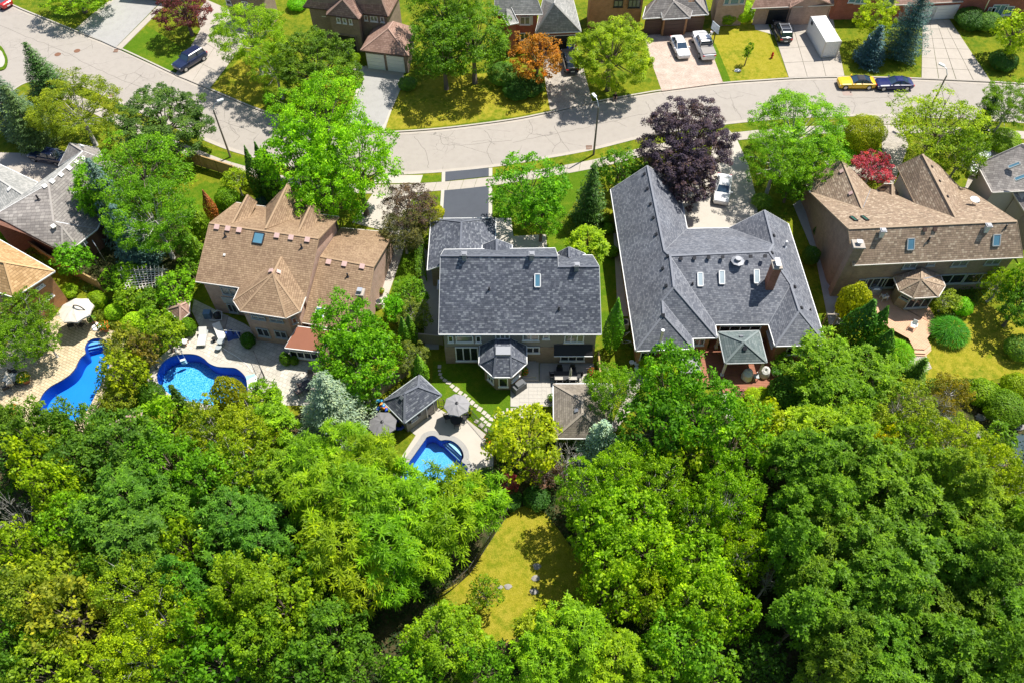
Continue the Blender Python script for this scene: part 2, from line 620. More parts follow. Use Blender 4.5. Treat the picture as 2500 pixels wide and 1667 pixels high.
def gen_rosette(rng, R, blade, nleaf, nb, rb, gap, droop, Hf=0.9, width=0.16, zmin=-0.65, clump=3):
 """whorls of long leaves radiating from each twig end"""
 Hh = R * Hf
 C, r = boughs(rng, R, Hh, nb, zmin, rb)
 ncl = int(4 * math.pi * R * R * 0.8 / (gap * gap))
 P, d = tips_on(rng, C, r, int(ncl / clump), Hh, R)
 if clump > 1:
  q = unit(sph(rng, len(P) * clump, -0.1) + np.repeat(d, clump, axis=0) * 0.5)
  P = np.repeat(P, clump, axis=0) + q * (gap * clump ** 0.5 * 0.62) * rng.uniform(0.6, 1.0, (len(q), 1)) * np.array([1, 1, 0.8])
  d = q
 P = P + rng.normal(0, gap * 0.12, P.shape)
 ci = np.repeat(np.arange(len(P)), nleaf)
 ax = unit(d * 0.5 + np.array([0, 0, 0.9]))
 ref = unit(np.cross(ax, rng.normal(0, 1, ax.shape)))
 ref2 = np.cross(ax, ref)
 ang = np.tile(np.arange(nleaf) * 2 * math.pi / nleaf, len(P)) + rng.normal(0, 0.22, len(ci))
 el = rng.uniform(-0.1, 0.75, len(ci))
 rad = ref[ci] * np.cos(ang)[:, None] + ref2[ci] * np.sin(ang)[:, None]
 A = ax[ci]
 T1 = unit(rad * np.cos(el)[:, None] + A * np.sin(el)[:, None])
 Lb = blade * rng.uniform(0.7, 1.2, len(ci)) * rng.uniform(0.8, 1.2, len(P))[ci]
 N1 = unit(A - T1 * np.sum(A * T1, axis=1, keepdims=True) + rng.normal(0, 0.12, A.shape))
 base = P[ci]
 V1, F1, t1 = leaves(base + T1 * (Lb * 0.3)[:, None], N1, T1, Lb * 0.62, Lb * width * 1.15, None, 0.0)
 T2 = unit(T1 + np.array([0, 0, -droop]))
 N2 = unit(N1 + T1 * droop * 0.5)
 mid = base + T1 * (Lb * 0.5)[:, None]
 V2, F2, t2 = leaves(mid + T2 * (Lb * 0.22)[:, None], N2, T2, Lb * 0.56, Lb * width, None, 0.0)
 ct = rng.uniform(-0.3, 0.3, len(P))[ci]
 t = np.clip(rng.uniform(0.25, 0.75, len(ci)) + ct, 0, 1)
 V = np.vstack([V1, V2]); F = np.vstack([F1, F2 + len(V1)])
 return (V, F, np.concatenate([t, t])), C, r, P
def gen_conifer(rng, R, H, needle, nbr, droop=0.25, tiers=16, dens=1.0, power=0.85):
 """whorls of branches on a straight stem, each feathered with needle sprays"""
 Ps, Ns, Ts = [], [], []
 limb = []
 for k in range(tiers):
  f = (k + 0.5) / tiers
  z = H * (0.06 + 0.92 * f)
  rr = R * (1 - f) ** power * rng.uniform(0.88, 1.1) + 0.1
  nb = max(5, int(nbr * (0.45 + 0.55 * (1 - f))))
  for j in range(nb):
   a = 2 * math.pi * (j + rng.uniform(-0.25, 0.25)) / nb + k * 0.7
   L = rr * rng.uniform(0.78, 1.12)
   dr = droop * rng.uniform(0.6, 1.4)
   n = max(4, int(L / (needle * 0.55) * dens))
   s = np.linspace(0.12, 1, n)
   zz = z + 0.1 * L - dr * L * s + 0.22 * L * s ** 3 + rng.normal(0, 0.02, n)
   X = np.stack([np.cos(a) * L * s, np.sin(a) * L * s, zz], axis=1)
   limb.append(((0, 0, z), (math.cos(a) * L * 0.8, math.sin(a) * L * 0.8, float(zz[int(n * 0.8)]))))
   side = np.array([-math.sin(a), math.cos(a), 0])
   out = np.array([math.cos(a), math.sin(a), 0])
   for q in range(5):
    wv = (q - 2) / 2.0
    width = (0.12 + 0.24 * L) * (1 - np.abs(s - 0.5) * 1.05)
    P = X + side * (wv * width)[:, None] + rng.normal(0, needle * 0.25, X.shape)
    P[:, 2] -= abs(wv) * width * 0.35
    T = unit(np.tile(out + side * wv * 1.1, (n, 1)) + rng.normal(0, 0.25, (n, 3)))
    N = unit(np.tile(np.array([0, 0, 1.0]) + out * 0.3 + side * wv * 0.3, (n, 1)) + rng.normal(0, 0.35, (n, 3)))
    Ps.append(P); Ns.append(N); Ts.append(T)
 P, N, T = np.vstack(Ps), np.vstack(Ns), np.vstack(Ts)
 L = needle * rng.uniform(0.8, 1.5, len(P))
 rad = np.hypot(P[:, 0], P[:, 1])
 tint = np.clip(rng.uniform(0.1, 0.75, len(P)), 0, 1)
 return leaves(P, N, T, L, L * 0.42, tint, 0.0), limb
def gen_shell(rng, R, Hh, leaf, dens, lump=0.12, nl=22, flame=False, aspect=0.6):
 """clipped shrub or columnar cedar: a dense skin of sprays, lumpy"""
 n = int(4 * math.pi * R * max(R, Hh * 0.7) * dens / (leaf * leaf * aspect))
 d = sph(rng, n, -0.85)
 ld = sph(rng, nl)
 bump = np.max(np.clip(d @ ld.T, 0, 1) ** 6, axis=1)
 rad = 1 - lump + lump * 1.6 * bump + rng.normal(0, 0.03, n)
 rad *= rng.choice([1.0, 0.86], n, p=[0.75, 0.25])
 P = d * np.array([R, R, Hh]) * rad[:, None]
 if flame:
  k = np.clip(P[:, 2] / Hh, -1, 1)
  taper = np.where(k > 0, (1 - k * 0.72), 1.0)
  P[:, 0] *= taper; P[:, 1] *= taper
 N = unit(d + rng.normal(0, 0.42, (n, 3)) + np.array([0, 0, 0.25]))
 T = unit(np.array([0, 0, 1.0 if flame else -0.2]) + d * 0.4 + rng.normal(0, 0.5, (n, 3)))
 L = leaf * rng.uniform(0.7, 1.4, n)
 tint = np.clip(rng.uniform(0.1, 0.7, n) + bump * 0.25, 0, 1)
 return leaves(P, N, T, L, L * aspect, tint, 0.0)
def limb_mesh(rng, zc, C, r, rt, P=None, twigs=0, side=9):
 mb = MB()
 top = Vector((0, 0, zc * 0.98))
 pts = [Vector((rng.normal(0, 0.05), rng.normal(0, 0.05), zc * s)) for s in (0.35, 0.65)]
 mb.tube([Vector((0, 0, 0))] + pts + [top], [rt * 1.35, rt, rt * 0.8, rt * 0.5], side)
 for j in range(len(C)):
  e = Vector(C[j]) + Vector((0, 0, zc))
  s = Vector((0, 0, zc * rng.uniform(0.55, 0.85)))
  m = s.lerp(e, 0.5) + Vector((0, 0, -0.06 * (e - s).length))
  mb.tube([s, m, e], [rt * 0.42, rt * 0.28, rt * 0.1], 5)
 if P is not None and twigs:
  ii = rng.choice(len(P), min(twigs, len(P)), replace=False)
  for i in ii:
   p = Vector(P[i]); j = int(np.argmin(np.linalg.norm(C - P[i], axis=1)))
   s = Vector(C[j]) * 0.8
   mb.tube([s + Vector((0, 0, zc)), s.lerp(p, 0.6) + Vector((0, 0, zc + 0.05)), p + Vector((0, 0, zc))], [rt * 0.12, rt * 0.08, 0.008], 4, cap=False)
 return mb
# kind -> (canonical height per canonical radius, crown centre height fraction)
BUCKETS = [0.5, 0.8, 1.2, 1.8, 2.6, 3.6, 4.8]
NVAR = dict(maple=3, dense=2, fine=2, walnut=3, whorl=3, spruce=2, dark_spruce=1, cedar=2, shrub=2, feather=2, open=1, bare=1, grass=1, thuja=1)
CACHE = {}
def tree_meshes(kind, Rb, var):
 key = (kind, Rb, var)
 if key in CACHE:
  return CACHE[key]
 rng = np.random.default_rng(abs(hash((len(kind), ord(kind[0]), ord(kind[-1]), int(Rb * 10), var))) % (2 ** 31))
 bark = M_BARK
 mat = M_LEAF
 H = 2.4 * Rb
 lf = 0.23 if Rb > 1.5 else (0.17 if Rb > 0.9 else 0.12)
 lf *= (1.0, 0.8, 1.12)[var % 3]
 small = Rb < 1.5
 tm = None
 rt = 0.05 * Rb + 0.03
 if kind == 'maple':
  (V, F, t), C, r, P = gen_broad(rng, Rb, lf * 1.0, 0.66, 24 if not small else 11, 0.29 if not small else .34, 0.1 * Rb + 0.14, spread=0.72)
  H = 2.3 * Rb; zc = H - Rb * 0.86
  tm = limb_mesh(rng, zc, C, r, rt, P, 12)
 elif kind == 'dense':
  (V, F, t), C, r, P = gen_broad(rng, Rb, lf * 0.95, 1.15, 34, 0.24, 0.08 * Rb + 0.14, spread=0.79, Hf=0.95, egg=0.12, loose=0.4)
  H = 2.35 * Rb; zc = H - Rb * 1.0
  tm = limb_mesh(rng, zc, C, r, rt)
 elif kind == 'fine':
  (V, F, t), C, r, P = gen_broad(rng, Rb, lf * 0.72, 0.62, 30, 0.24, 0.08 * Rb + 0.12, spread=0.75, aspect=0.6, loose=0.7, Hf=0.9)
  H = 2.5 * Rb; zc = H - Rb * 0.95; bark = M_PALEBARK
  tm = limb_mesh(rng, zc, C, r, rt * 0.8, P, 40)
 elif kind == 'open':
  (V, F, t), C, r, P = gen_broad(rng, Rb, lf * 0.8, 0.45, 26, 0.25, 0.09 * Rb + 0.12, spread=0.74, loose=0.7, Hf=0.8)
  H = 2.4 * Rb; zc = H - Rb * 0.85
  tm = limb_mesh(rng, zc, C, r, rt, P, 90)
 elif kind == 'feather':
  (V, F, t), C, r, P = gen_rosette(rng, Rb, 0.3, 7, 34, 0.21, 0.27, 0.6, width=0.3, clump=8)
  H = 2.2 * Rb; zc = H - Rb * 0.9
  tm = limb_mesh(rng, zc, C, r, rt, P, 40)
 elif kind == 'walnut':
  (V, F, t), C, r, P = gen_rosette(rng, Rb, 0.52, 13, 26, 0.26, 0.44, 0.9, width=0.14)
  H = 2.4 * Rb; zc = H - Rb * 0.88
  tm = limb_mesh(rng, zc, C, r, rt, P, 20)
 elif kind == 'whorl':
  (V, F, t), C, r, P = gen_rosette(rng, Rb, 0.27, 7, 36, 0.2, 0.235, 0.4, width=0.38, Hf=0.85, clump=11)
  H = 2.5 * Rb; zc = H - Rb * 0.8
  tm = limb_mesh(rng, zc, C, r, rt, P, 30)
 elif kind in ('spruce', 'dark_spruce'):
  mat = M_NEEDLE
  H = 3.0 * Rb
  nd = 0.2 if Rb > 1.0 else 0.13
  (V, F, t), limb = gen_conifer(rng, Rb, H, nd, 15 if kind == 'spruce' else 12, 0.32, 17 if Rb > 1 else 12, 1.0 if kind == 'spruce' else 0.8, 0.8)
  tm = MB().tube([(0, 0, 0), (0, 0, H * 0.5), (0, 0, H * 0.98)], [rt * 1.2, rt * 0.7, 0.02], 8)
  for a, b in limb[::2]:
   tm.tube([a, b], [0.03, 0.012], 4, cap=False)
  zc = 0
 elif kind == 'cedar':
  mat = M_NEEDLE
  H = 6.0 * Rb
  V, F, t = gen_shell(rng, Rb, H * 0.5, 0.17 if Rb > 0.7 else 0.12, 3.2, 0.16, 60, True)
  zc = H * 0.5
  tm = MB().tube([(0, 0, 0), (0, 0, H * 0.6)], [rt, rt * 0.4], 6)
 elif kind == 'thuja':
  mat = M_NEEDLE
  H = 3.2 * Rb
  V, F, t = gen_shell(rng, Rb, H * 0.5, 0.2, 3.4, 0.24, 46, True)
  zc = H * 0.5
  tm = MB().tube([(0, 0, 0), (0, 0, H * 0.6)], [rt, rt * 0.4], 6)
 elif kind == 'shrub':
  H = 1.7 * Rb
  V, F, t = gen_shell(rng, Rb, Rb * 0.85, 0.15 if Rb > 0.9 else 0.11, 3.2, 0.19, 34)
  zc = H * 0.5
  tm = MB().tube([(0, 0, 0), (0, 0, H * 0.5)], [rt * 0.6, rt * 0.4], 6)
 elif kind == 'grass':
  n = int(900 * Rb)
  H = 1.2 * Rb
  a = rng.uniform(0, 6.28, n); rr = np.sqrt(rng.uniform(0, 1, n)) * Rb
  out = np.stack([np.cos(a), np.sin(a), np.zeros(n)], 1)
  P = out * rr[:, None] + np.array([0, 0, 1]) * (H * 0.75 * (1 - (rr / Rb) ** 2 * 0.7))[:, None]
  T = unit(out * (0.3 + rr / Rb)[:, None] + np.array([0, 0, 0.5]) + rng.normal(0, 0.2, (n, 3)))
  N = unit(np.array([0, 0, 1.0]) + out * 0.4 + rng.normal(0, 0.3, (n, 3)))
  V, F, t = leaves(P, N, T, np.full(n, 0.55 * Rb ** 0.5), np.full(n, 0.05), rng.uniform(0.2, 0.9, n))
  zc = 0
  tm = MB().tube([(0, 0, 0), (0, 0, H * 0.3)], [Rb * 0.3, 0.05], 6)
 elif kind == 'bare':
  H = 2.2 * Rb
  C, r = boughs(rng, Rb, Rb * 0.9, 14, -0.2, 0.3)
  P, d = tips_on(rng, C, r, 150, Rb * 0.9, Rb)
  zc = H - Rb * 0.95
  bark = M_PALEBARK
  tm = limb_mesh(rng, zc, C, r, rt * 0.9, P, 150)
  sel = P[rng.choice(len(P), 50)]
  (V, F, t) = leaves(sel, unit(rng.normal(0, 1, sel.shape)), unit(rng.normal(0, 1, sel.shape)), np.full(len(sel), 0.12), np.full(len(sel), 0.08), np.full(len(sel), 0.5))
 V = np.array(V)
 V[:, 2] = np.maximum(V[:, 2] + zc, 0.03)
 cm = np_mesh('crown', V, F, t, mat)
 trm = bpy.data.meshes.new('trunk')
 trm.from_pydata(tm.v, [], tm.f)
 trm.update()
 trm.shade_smooth()
 trm.materials.append(bark)
 CACHE[key] = (cm, trm, H, zc)
 return CACHE[key]
NAMES = dict(maple='maple_tree', dense='broadleaf_tree', fine='birch_tree', open='locust_tree', feather='locust_tree', walnut='sumac_tree', whorl='forest_tree',
    spruce='spruce_tree', dark_spruce='spruce_tree', cedar='cedar_tree', thuja='cedar_tree', shrub='shrub', grass='ornamental_grass', bare='bare_tree')
_tn = {}
def tree(kind, x, y, rpx, H, color, label, group=None, tile=None, cat=None, name=None, sy=1.0):
 """x, y: middle of the crown in the photograph; rpx: its radius there; H: its height in metres"""
 p = px(tile, x, y)
 hc = H * {'spruce': 0.42, 'dark_spruce': 0.42, 'cedar': 0.5, 'thuja': 0.5, 'shrub': 0.5, 'grass': 0.4}.get(kind, 0.62)
 w = at(p, hc)
 R = rpx * mpp(p, hc)
 Rb = min(BUCKETS, key=lambda b: abs(math.log(b / R)))
 k = _tn.get(kind, 0); _tn[kind] = k + 1
 cm, tm, Hb, zc = tree_meshes(kind, Rb, k % NVAR[kind])
 r = thing(name or NAMES[kind], label, cat or ('shrub' if kind == 'shrub' else 'grass plant' if kind == 'grass' else 'tree'), (w.x, w.y, 0.1), rnd.uniform(0, 6.28), group)
 s = R / Rb * 1.06
 r.scale = (s * rnd.uniform(0.95, 1.05), s * sy, H / Hb)
 for nm, me, c in (('crown', cm, color), ('trunk', tm, (0, 0, 0))):
  o = bpy.data.objects.new(nm, me)
  o.parent = r
  j = 1 + rnd.uniform(-0.07, 0.07)
  gk = (1.52, 1.46, 0.62) if c[1] > c[0] * 1.25 and c[2] < 0.12 else (1.22, 1.25, 0.9) if c[1] > c[0] * 0.9 else (0.9, 0.9, 1)
  o.color = (c[0] * j * gk[0], c[1] * gk[1], c[2] * gk[2], 1)
  COL.objects.link(o)
 return r
LIME = (0.26, 0.36, 0.025); GREEN = (0.11, 0.22, 0.025); MID = (0.16, 0.28, 0.025); DARK = (0.05, 0.115, 0.03); DEEP = (0.045, 0.12, 0.05)
OLIVE = (0.20, 0.25, 0.03); YELLOW = (0.30, 0.36, 0.01); GOLD = (0.36, 0.30, 0.03); BLUE = (0.20, 0.30, 0.30); DBLUE = (0.07, 0.15, 0.19)
PURPLE = (0.11, 0.082, 0.115); WINE = (0.20, 0.055, 0.06); ORANGE = (0.52, 0.24, 0.03); ROSE = (0.60, 0.09, 0.15); VIVID = (0.13, 0.33, 0.02); BLUISH = (0.10, 0.20, 0.08)
SILVER = (0.33, 0.45, 0.42); MAUVE = (0.17, 0.12, 0.09)
# ---------------------------------------------------------------- the setting
M_ASPH = paving('road_asphalt', (0.355, 0.32, 0.28), 0.08, 0.85, 0.3)
M_BLACKTOP = paving('sealed_blacktop', (0.075, 0.083, 0.10), 0.12, 0.0, 0.3)
M_CONC = paving('concrete', (0.42, 0.375, 0.32), 0.07, 0.0, 0.35)
M_CONC2 = paving('pale_concrete', (0.47, 0.43, 0.37), 0.05, 0.0, 0.25)
M_CONC3 = paving('grey_driveway', (0.36, 0.35, 0.33), 0.08, 0.35, 0.4)
M_KERB = paving('kerb_concrete', (0.44, 0.40, 0.35), 0.12, 0.0, 0.5, 3.0)
M_STONE = paving('patio_stone', (0.45, 0.42, 0.37), 0.10, 0.0, 0.35, 4.0)
M_SOIL = paving('soil', (0.085, 0.06, 0.04), 0.35, 0.0, 0.8, 4.0, 0.95)
M_LAWN = lawn('lawn_green', (0.075, 0.14, 0.006), (0.18, 0.20, 0.010), 0.5)
M_LAWNG = lawn('lawn_fresh', (0.075, 0.155, 0.005), (0.15, 0.20, 0.010), 0.25)
M_DRY = lawn('lawn_dry', (0.115, 0.175, 0.006), (0.28, 0.255, 0.018), 0.7)
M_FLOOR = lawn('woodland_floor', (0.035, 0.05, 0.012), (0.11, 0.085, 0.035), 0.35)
def pavers(name, c1, c2, joint, w, h, off=0.5):
 t = NT(name)
 b = t.n('TexBrick', i_Scale=1.0, i_Mortar_Size=0.02, i_Brick_Width=w, i_Row_Height=h)
 b.offset = off
 b.inputs['Color1'].default_value = col4(c1)
 b.inputs['Color2'].default_value = col4(c2)
 b.inputs['Mortar'].default_value = col4(joint)
 mp = t.n('Mapping')
 mp.inputs['Rotation'].default_value = (0, 0, 0.45)
 t.l(t.coord(), mp.inputs[0]); t.l(mp.outputs[0], b.inputs['Vector'])
 n = t.noise(t.coord('Object'), 0.8, 5, 0.65)
 c = t.mix(b.outputs[0], t.ramp(n.outputs[0], [(0.3, (0.74, 0.73, 0.72)), (0.65, (1.1, 1.1, 1.1))]), 0.8, 'MULTIPLY')
 t.bsdf(c, 0.85, 0.2, bump=b.outputs['Fac'], bstr=-0.3, bdist=0.01)
 return t.m
M_PAVE_TAN = pavers('tan_pavers', (0.52, 0.42, 0.27), (0.62, 0.51, 0.34), (0.27, 0.21, 0.12), 0.42, 0.28)
M_PAVE_PINK = pavers('pink_pavers', (0.50, 0.40, 0.33), (0.62, 0.50, 0.42), (0.32, 0.25, 0.2), 0.24, 0.14)
M_PAVE_GREY = pavers('grey_pavers', (0.40, 0.36, 0.31), (0.54, 0.48, 0.41), (0.2, 0.18, 0.15), 0.26, 0.16)
M_STAMP = pavers('stamped_concrete', (0.47, 0.44, 0.37), (0.56, 0.52, 0.45), (0.33, 0.30, 0.25), 0.42, 0.42)
NE_ = [(None, -160, -62), (None, -60, -18), (None, 25, 13), (None, 62, 29), (None, 181, 77), (None, 295, 122), (None, 425, 183), (None, 511, 220), (None, 569, 245),
  (None, 625, 268), (None, 690, 288), (None, 760, 305), (None, 840, 318), (None, 925, 325), (None, 997, 323), (None, 1104, 314), (None, 1250, 295), (None, 1342, 277), (None, 1410, 262),
  (None, 1479, 247), (None, 1569, 231), (None, 1614, 224), (None, 1763, 206), (None, 1875, 198), (None, 1960, 193), (None, 2061, 191), (None, 2150, 192), (None, 2247, 195), (None, 2420, 203), (None, 2500, 208), (None, 2620, 217), (None, 2800, 232)]
SE_ = [(None, 150, 200), (None, 205, 212), (None, 266, 239), (None, 292, 252), (None, 380, 292), (None, 489, 338), (None, 553, 364), (None, 604, 380), (None, 700, 405), (None, 790, 418), (None, 880, 426), (None, 958, 427),
  (None, 1083, 420), (None, 1193, 409), (None, 1250, 401), (None, 1340, 386), (None, 1447, 366), (None, 1556, 339), (None, 1640, 322), (None, 1720, 310), (None, 1790, 302), (None, 1870, 294), (None, 1960, 288),
  (None, 2056, 285), (None, 2130, 284), (None, 2242, 287), (None, 2330, 291), (None, 2423, 296), (None, 2500, 301), (None, 2620, 312), (None, 2800, 330)]
north = smooth_line([Q(*p) for p in NE_], 5)
south = smooth_line([Q(*p) for p in SE_], 5)
sw_corner = smooth_line([Q(None, *p) for p in ((-260, 560), (-120, 420), (-30, 300), (20, 232), (75, 200), (150, 200))], 5)[:-1]
south_all = sw_corner + south
base = MB().add([(-1500, -600, -2.5), (1500, -600, -2.5), (1500, 1800, -2.5), (-1500, 1800, -2.5)], [(0, 1, 2, 3)])
struct('ground', base, M_LAWN)
rd = MB()
rp = [Vector((-150, 118, 0))] + north + [Vector((150, 82, 0)), Vector((150, 66, 0))] + list(reversed(south_all)) + [Vector((-150, 40, 0))]
road = struct('road', MB().prism(rp, -0.25, 0.0), M_ASPH)
pool_px = {
 1: ('b1', [(985, 590), (960, 560), (905, 547), (850, 553), (800, 585), (778, 640), (785, 685), (745, 720), (718, 760), (690, 820), (640, 880), (560, 935), (470, 985), (410, 1035), (370, 1100), (347, 1180),
    (360, 1260), (450, 1330), (600, 1340), (720, 1290), (810, 1190), (890, 1040), (960, 900), (1010, 780), (1030, 680)]),
 2: ('b1', [(1520, 745), (1600, 705), (1700, 690), (1800, 697), (1870, 730), (1920, 775), (1990, 805), (2080, 813), (2160, 820), (2220, 860), (2260, 915), (2275, 990), (2262, 1060), (2180, 1130), (2050, 1160),
    (1900, 1152), (1750, 1125), (1600, 1085), (1500, 1010), (1455, 960), (1440, 890), (1465, 810)]),
 3: ('b3', [(700, 1110), (720, 1080), (760, 1064), (800, 1070), (845, 1105), (890, 1102), (950, 1110), (1010, 1150), (1050, 1205), (1060, 1260), (1042, 1300), (1080, 1330), (1098, 1375), (1060, 1440), (960, 1560), (800, 1660),
    (600, 1700), (470, 1600), (500, 1400), (600, 1250)]),
}
POOL = {}
for k, (t, pts) in pool_px.items():
 POOL[k] = smooth_line(PL(t, pts, 0.14), 4, closed=True)
# ---- land on both sides of the road: one sheet each, cut where the pools are
nl = MB().prism([Vector((-150, 122, 0))] + [p.copy() for p in north] + [Vector((150, 84, 0)), Vector((150, 330, 0)), Vector((-150, 330, 0))], -0.28, 0.10)
struct('lawn_north', nl, M_LAWN)
so = south_all + [Vector((150, 64, 0)), Vector((150, -60, 0)), Vector((-150, -60, 0)), Vector((-150, 38, 0))]
holes = [grow(POOL[k], 0.02) for k in POOL]
struct('lawn_south', MB().prism(so, -0.28, 0.10, holes), M_LAWN)
def strip(line, d0, d1, z0, z1, mb=None):
 a, b = offset_line(line, d0), offset_line(line, d1)
 mb = mb or MB()
 n = len(line)
 vs = [(p.x, p.y, z1) for p in a] + [(p.x, p.y, z1) for p in b] + [(p.x, p.y, z0) for p in a] + [(p.x, p.y, z0) for p in b]
 fs = []
 for i in range(n - 1):
  fs += [(i, n + i, n + i + 1, i + 1), (i, i + 1, 2 * n + i + 1, 2 * n + i), (n + i + 1, n + i, 3 * n + i, 3 * n + i + 1)]
 fs += [(0, 2 * n, 3 * n, n), (n - 1, 2 * n - 1, 4 * n - 1, 3 * n - 1)]
 return mb.add(vs, fs)
# right-hand side of the north line (walked left to right) is the road
struct('kerb_north', strip(north, -0.22, 0.0, -0.2, 0.135), M_KERB)
struct('gutter_north', strip(north, 0.004, 0.42, -0.1, 0.012), M_CONC)
struct('kerb_south', strip(south, -0.0, 0.2, -0.2, 0.135), M_KERB)
struct('gutter_south', strip(south, -0.42, -0.004, -0.1, 0.012), M_CONC)
struct('kerb_corner', strip(sw_corner + [south[0]], -0.0, 0.2, -0.2, 0.135), M_KERB)
M_CRACK = plain('crack_filler', (0.13, 0.115, 0.10), 0.9)
def crack(tile, pts, w=0.035):
 P = smooth_line(PL(tile, pts, 0.0), 6)
 P = [p + Vector((rnd.uniform(-.09, .09), rnd.uniform(-.12, .12), 0)) for p in P]
 a, b = offset_line(P, -w / 2), offset_line(P, w / 2)
 n = len(P)
 vs = [(p.x, p.y, 0.005) for p in a] + [(p.x, p.y, 0.005) for p in b]
 struct('road_crack', MB().add(vs, [(i, n + i, n + i + 1, i + 1) for i in range(n - 1)]), M_CRACK)
for tl, pts in (('t1', [(0, 230), (300, 360), (600, 480), (800, 590), (1100, 730), (1400, 840), (1700, 990), (2000, 1100), (2350, 1230)]), ('t1', [(1150, 820), (1220, 760), (1320, 670)]), ('t1', [(430, 540), (520, 480), (630, 510), (860, 410)]), ('t1', [(2150, 1310), (2190, 1250), (2100, 1170)]),
    ('t3', [(0, 1310), (300, 1250), (600, 1190), (900, 1120), (1250, 1040)]), ('t3', [(150, 1090), (190, 1200), (130, 1270)]), ('t3', [(390, 1160), (440, 1270), (530, 1400)]), ('t3', [(1230, 930), (1260, 990), (1280, 1040)]), ('t3', [(1850, 830), (1950, 910), (2130, 880)]), ('t3', [(2020, 960), (2080, 1040), (2110, 1090)]),
    ('t4', [(640, 890), (760, 900), (900, 900), (1050, 900), (1130, 880)]), ('t4', [(1100, 880), (1180, 960), (1290, 1060)]), ('t4', [(760, 930), (800, 970), (770, 1060)]), ('t4', [(1170, 830), (1290, 900), (1320, 1000)]),
    ('t2', [(1450, 1250), (1560, 1400), (1580, 1550)]), ('t2', [(1980, 1310), (2120, 1290), (2200, 1330)]), ('t2', [(2100, 1200), (2160, 1300), (2120, 1400), (2180, 1520)]), ('t2', [(1700, 1220), (1710, 1320), (1900, 1330), (2350, 1290)]), ('m3', [(20, 90), (200, 80), (420, 70)])):
 crack(tl, pts)
# ---- the public sidewalk, slab by slab
def arc(line):
 s = [0.0]
 for a, b in zip(line, line[1:]):
  s.append(s[-1] + (b - a).length)
 return s
def point_at(line, s, d):
 if d <= s[0]:
  return line[0]
 for i in range(len(s) - 1):
  if s[i + 1] >= d:
   return line[i].lerp(line[i + 1], (d - s[i]) / max(1e-9, s[i + 1] - s[i]))
 return line[-1]
walk = bpy.data.objects.new('sidewalk', None)
COL.objects.link(walk)
walk['kind'] = 'structure'
inner, outer = offset_line(south, 1.85), offset_line(south, 3.3)
si, so_ = arc(inner), arc(outer)
nsl = int(si[-1] / 1.55)
for i in range(nsl):
 a0, a1 = (i + 0.012) / nsl, (i + 0.988) / nsl
 q = [point_at(inner, si, a0 * si[-1]), point_at(outer, so_, a0 * so_[-1]), point_at(outer, so_, a1 * so_[-1]), point_at(inner, si, a1 * si[-1])]
 if max(p.x for p in q) < -62 or min(p.x for p in q) > 75:
  continue
 z = 0.15 + rnd.uniform(-0.004, 0.004)
 part('paving_slab', MB().prism([q[0], q[1], q[2], q[3]], 0.0, z), M_CONC, walk)
corner = MB().prism(smooth_line([Q('t1', *p) for p in ((-140, 380), (0, 425), (50, 490), (72, 560), (55, 630), (0, 655), (-140, 650))], 4), -0.2, 0.14)
struct('corner_kerb', corner, M_LAWNG)
struct('corner_path', MB().prism(smooth_line([Q('t1', *p) for p in ((-140, 440), (0, 470), (35, 515), (50, 565), (38, 610), (0, 630), (-140, 620))], 4), 0.0, 0.16), M_CONC2)
def patch(name, tile, pts, mat, z=0.13, parent=None, smooth=0):
 P = PL(tile, pts, z)
 if smooth:
  P = smooth_line(P, smooth, True)
 return struct(name, MB().prism(P, 0.0, z), mat, parent)
def grid_slabs(name, tile, quad, nx, ny, mat, z=0.15, gap=0.025, piece='paving_slab', jag=0.0):
 """a paved area laid out of separate slabs, quad corners: top-left, top-right, bottom-right, bottom-left"""
 r = bpy.data.objects.new(name, None)
 COL.objects.link(r)
 r['kind'] = 'structure'
 a, b, c, d = PL(tile, quad, z)
 def bl(u, v):
  return a.lerp(b, u).lerp(d.lerp(c, u), v)
 w = ((b - a).length + (c - d).length) / 2
 h = ((d - a).length + (c - b).length) / 2
 gu, gv = gap / w, gap / h
 for i in range(nx):
  for j in range(ny):
   u0, u1, v0, v1 = i / nx + gu, (i + 1) / nx - gu, j / ny + gv, (j + 1) / ny - gv
   part(piece, MB().prism([bl(u0, v0), bl(u1, v0), bl(u1, v1), bl(u0, v1)], 0.0, z + rnd.uniform(-0.004, 0.004)), mat, r)
 return r
# north side driveways and lawns
grid_slabs('driveway', 't1', [(1120, -60), (1475, 20), (1062, 440), (722, 282)], 1, 1, M_CONC3)
patch('driveway_edging', 't1', [(955, 40), (1120, -60), (1115, -20), (735, 275), (690, 268)], M_CONC, 0.135)
patch('driveway_edging', 't1', [(1475, 30), (1520, 45), (1112, 455), (1066, 440)], M_CONC, 0.165)
grid_slabs('driveway', 't1', [(1890, 180), (2230, 420), (1925, 815), (1605, 690)], 2, 3, M_CONC)
patch('driveway', 't1', [(1840, 270), (1800, 130), (1900, 0), (2350, 200), (2230, 420), (1900, 190)], M_CONC, 0.145)
patch('lawn_dry', 't1', [(1112, 458), (1350, 240), (1660, 430), (1640, 560), (1600, 680)], M_LAWNG, 0.125)
patch('lawn_dry', 't1', [(1925, 825), (2180, 560), (2420, 480), (2420, 1010)], M_DRY, 0.125)
patch('lawn_dry', 't2', [(740, 1000), (770, 870), (950, 740), (895, 930), (900, 1000), (880, 1100)], M_DRY, 0.125)
grid_slabs('driveway', 't2', [(985, 650), (1345, 700), (1190, 1180), (820, 1140)], 1, 1, M_CONC3)
patch('driveway', 't2', [(1000, 605), (1365, 655), (1350, 705), (985, 655)], M_CONC, 0.145)
patch('driveway_edging', 't2', [(985, 650), (955, 655), (890, 930), (780, 1160), (820, 1145), (920, 930)], M_CONC2, 0.158)
